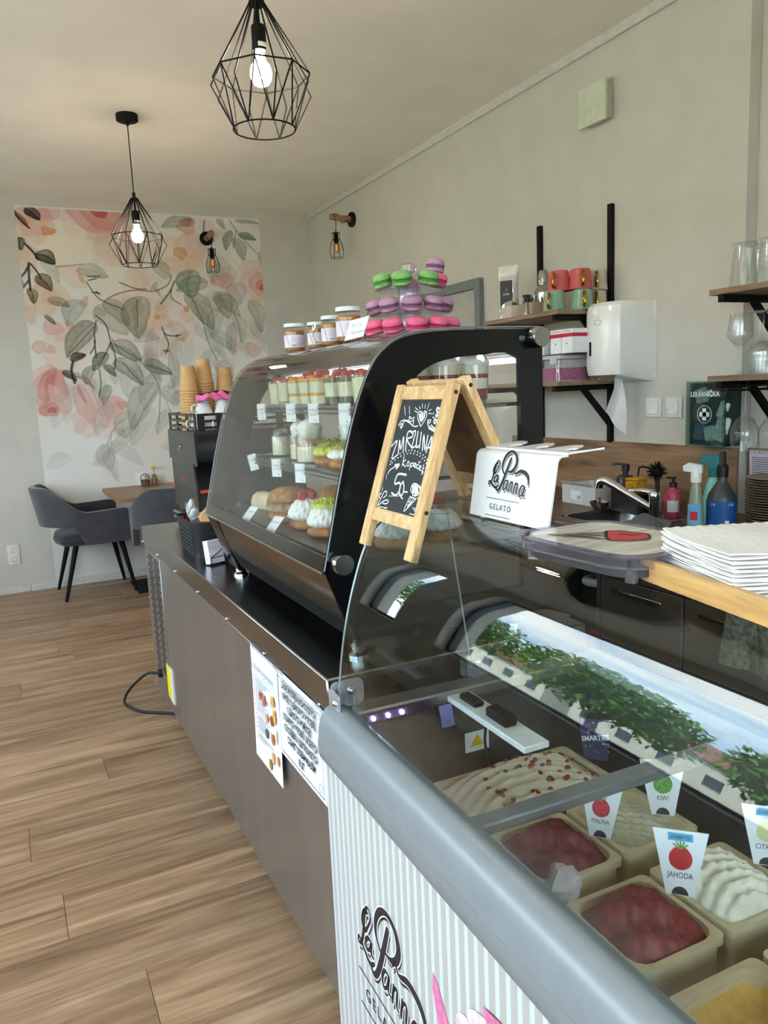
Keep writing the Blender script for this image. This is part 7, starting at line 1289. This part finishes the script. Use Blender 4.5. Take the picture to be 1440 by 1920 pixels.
# ================================================================ outside the windows (seen in the reflections)
M_grass = mat('grass', (92, 116, 60), .9, var=.2, scale=3); M_road = mat('asphalt', (110, 110, 112), .9, var=.08, scale=5)
b = MB(); b.box(-60, -12.5, -60, 60, -.5, -.25); struct(b.build('ground', M_grass))
b = MB(); b.box(-12.5, 14, -60, 60, -.5, -.251); struct(b.build('pavement', mat('pavement', (176, 172, 166), .9, var=.06, scale=2)))
b = MB(); b.box(-11, -7, -60, 60, -.25, -.24); struct(b.build('street', M_road))
M_hw = mat('house_wall', (214, 208, 198), .85); M_hr = mat('house_roof', (128, 74, 56), .8, var=.15, scale=4); M_hg = mat('house_pane', (70, 80, 92), .15)
def house(x, y, w, d, h, lb):
    t = thing('house', lb, 'house', (x, y, -.25), 0, 'houses across the street')
    b = MB(); b.box(-d, 0, -w/2, w/2, 0, h); b.build('wall', M_hw, t)
    b = MB(); b.prism([(-d-.4, h), (.4, h), (-d/2, h+1.9)], -w/2-.3, w/2+.3, 'y'); b.build('roof', M_hr, t)
    n = int(w/2.2)
    for k in range(n):
        for z in ((1.0, 2.3), (3.6, 4.9)):
            if z[1] > h: continue
            yy = -w/2+(k+.5)*w/n; b = MB(); b.box(0, .04, yy-.55, yy+.55, z[0], z[1]); wf = b.build('window', M_white, t); b = MB(); b.box(.04, .05, yy-.48, yy+.48, z[0]+.07, z[1]-.07); b.build('pane', M_hg, wf)
house(-26, 8, 14, 8, 3.1, 'low white house with red roof across the street, left'); house(-27, 24, 13, 8, 3.4, 'low white house with red roof across the street, middle'); house(-28, 41, 14, 8, 3.2, 'low white house with red roof across the street, right'); house(-26, -9, 14, 8, 3.2, 'low white house with red roof across the street, nearest')
M_leaf = mat('tree_leaf', (84, 124, 44), .7, var=.35, scale=2); M_bark = mat('tree_bark', (112, 92, 72), .9)
lm_ = MB(); lm_.add([(0, 0, 0), (.12, .05, .02), (.26, 0, 0), (.12, -.05, .02)], [(0, 1, 2, 3)]); 
def tree(x, y, h, r, seed, lb):
    t = thing('street_tree', lb, 'tree', (x, y, -.25), 0, 'street trees'); rn = random.Random(seed)
    b = MB(); b.tube([(0, 0, 0), (.05, 0, h*.3), (.0, .05, h*.6)], [.16, .12, .08], 8)
    tips = []
    for k in range(9): a = k*2.4; e = Vector((math.cos(a)*r*.6, math.sin(a)*r*.6, h*(.5+.05*k))); b.tube([(0, 0, h*(.25+.035*k)), e*.55+Vector((0, 0, h*.2)), e], [.06, .04, .015], 5); tips.append(e)
    b.build('trunk', M_bark, t)
    b = MB(); vs = []; fs = []
    for k in range(2600):
        u = rn.random()**.4; a = rn.uniform(0, 6.283); e = math.acos(rn.uniform(-.75, 1)); p = Vector((r*u*math.sin(e)*math.cos(a), r*u*math.sin(e)*math.sin(a), h*.62+r*.72*u*math.cos(e)))
        M = Matrix.Translation(p) @ Matrix.Rotation(rn.uniform(0, 6.283), 4, 'Z') @ Matrix.Rotation(rn.uniform(-1.2, 1.2), 4, 'Y') @ Matrix.Rotation(rn.uniform(-1, 1), 4, 'X')
        o = len(vs); vs += [M @ Vector(q) for q in ((0, 0, 0), (.13, .06, .03), (.3, 0, -.02), (.13, -.06, .03))]; fs.append((o, o+1, o+2, o+3))
    b.add(vs, fs); c = b.build('foliage', M_leaf, t, 0); c['kind'] = 'stuff'
for i, (x, y, h, r, d) in enumerate(((-9.6, 11, 4.2, 1.9, 'first'), (-9.9, 17.5, 5.0, 2.2, 'second'), (-9.6, 26, 4.6, 2.2, 'third'), (-9.8, 6.4, 3.9, 1.6, 'nearest'), (-10, 36, 6.4, 2.8, 'farthest'))): tree(x, y, h, r, i, 'green street tree outside the shop window, %s along the road' % d)
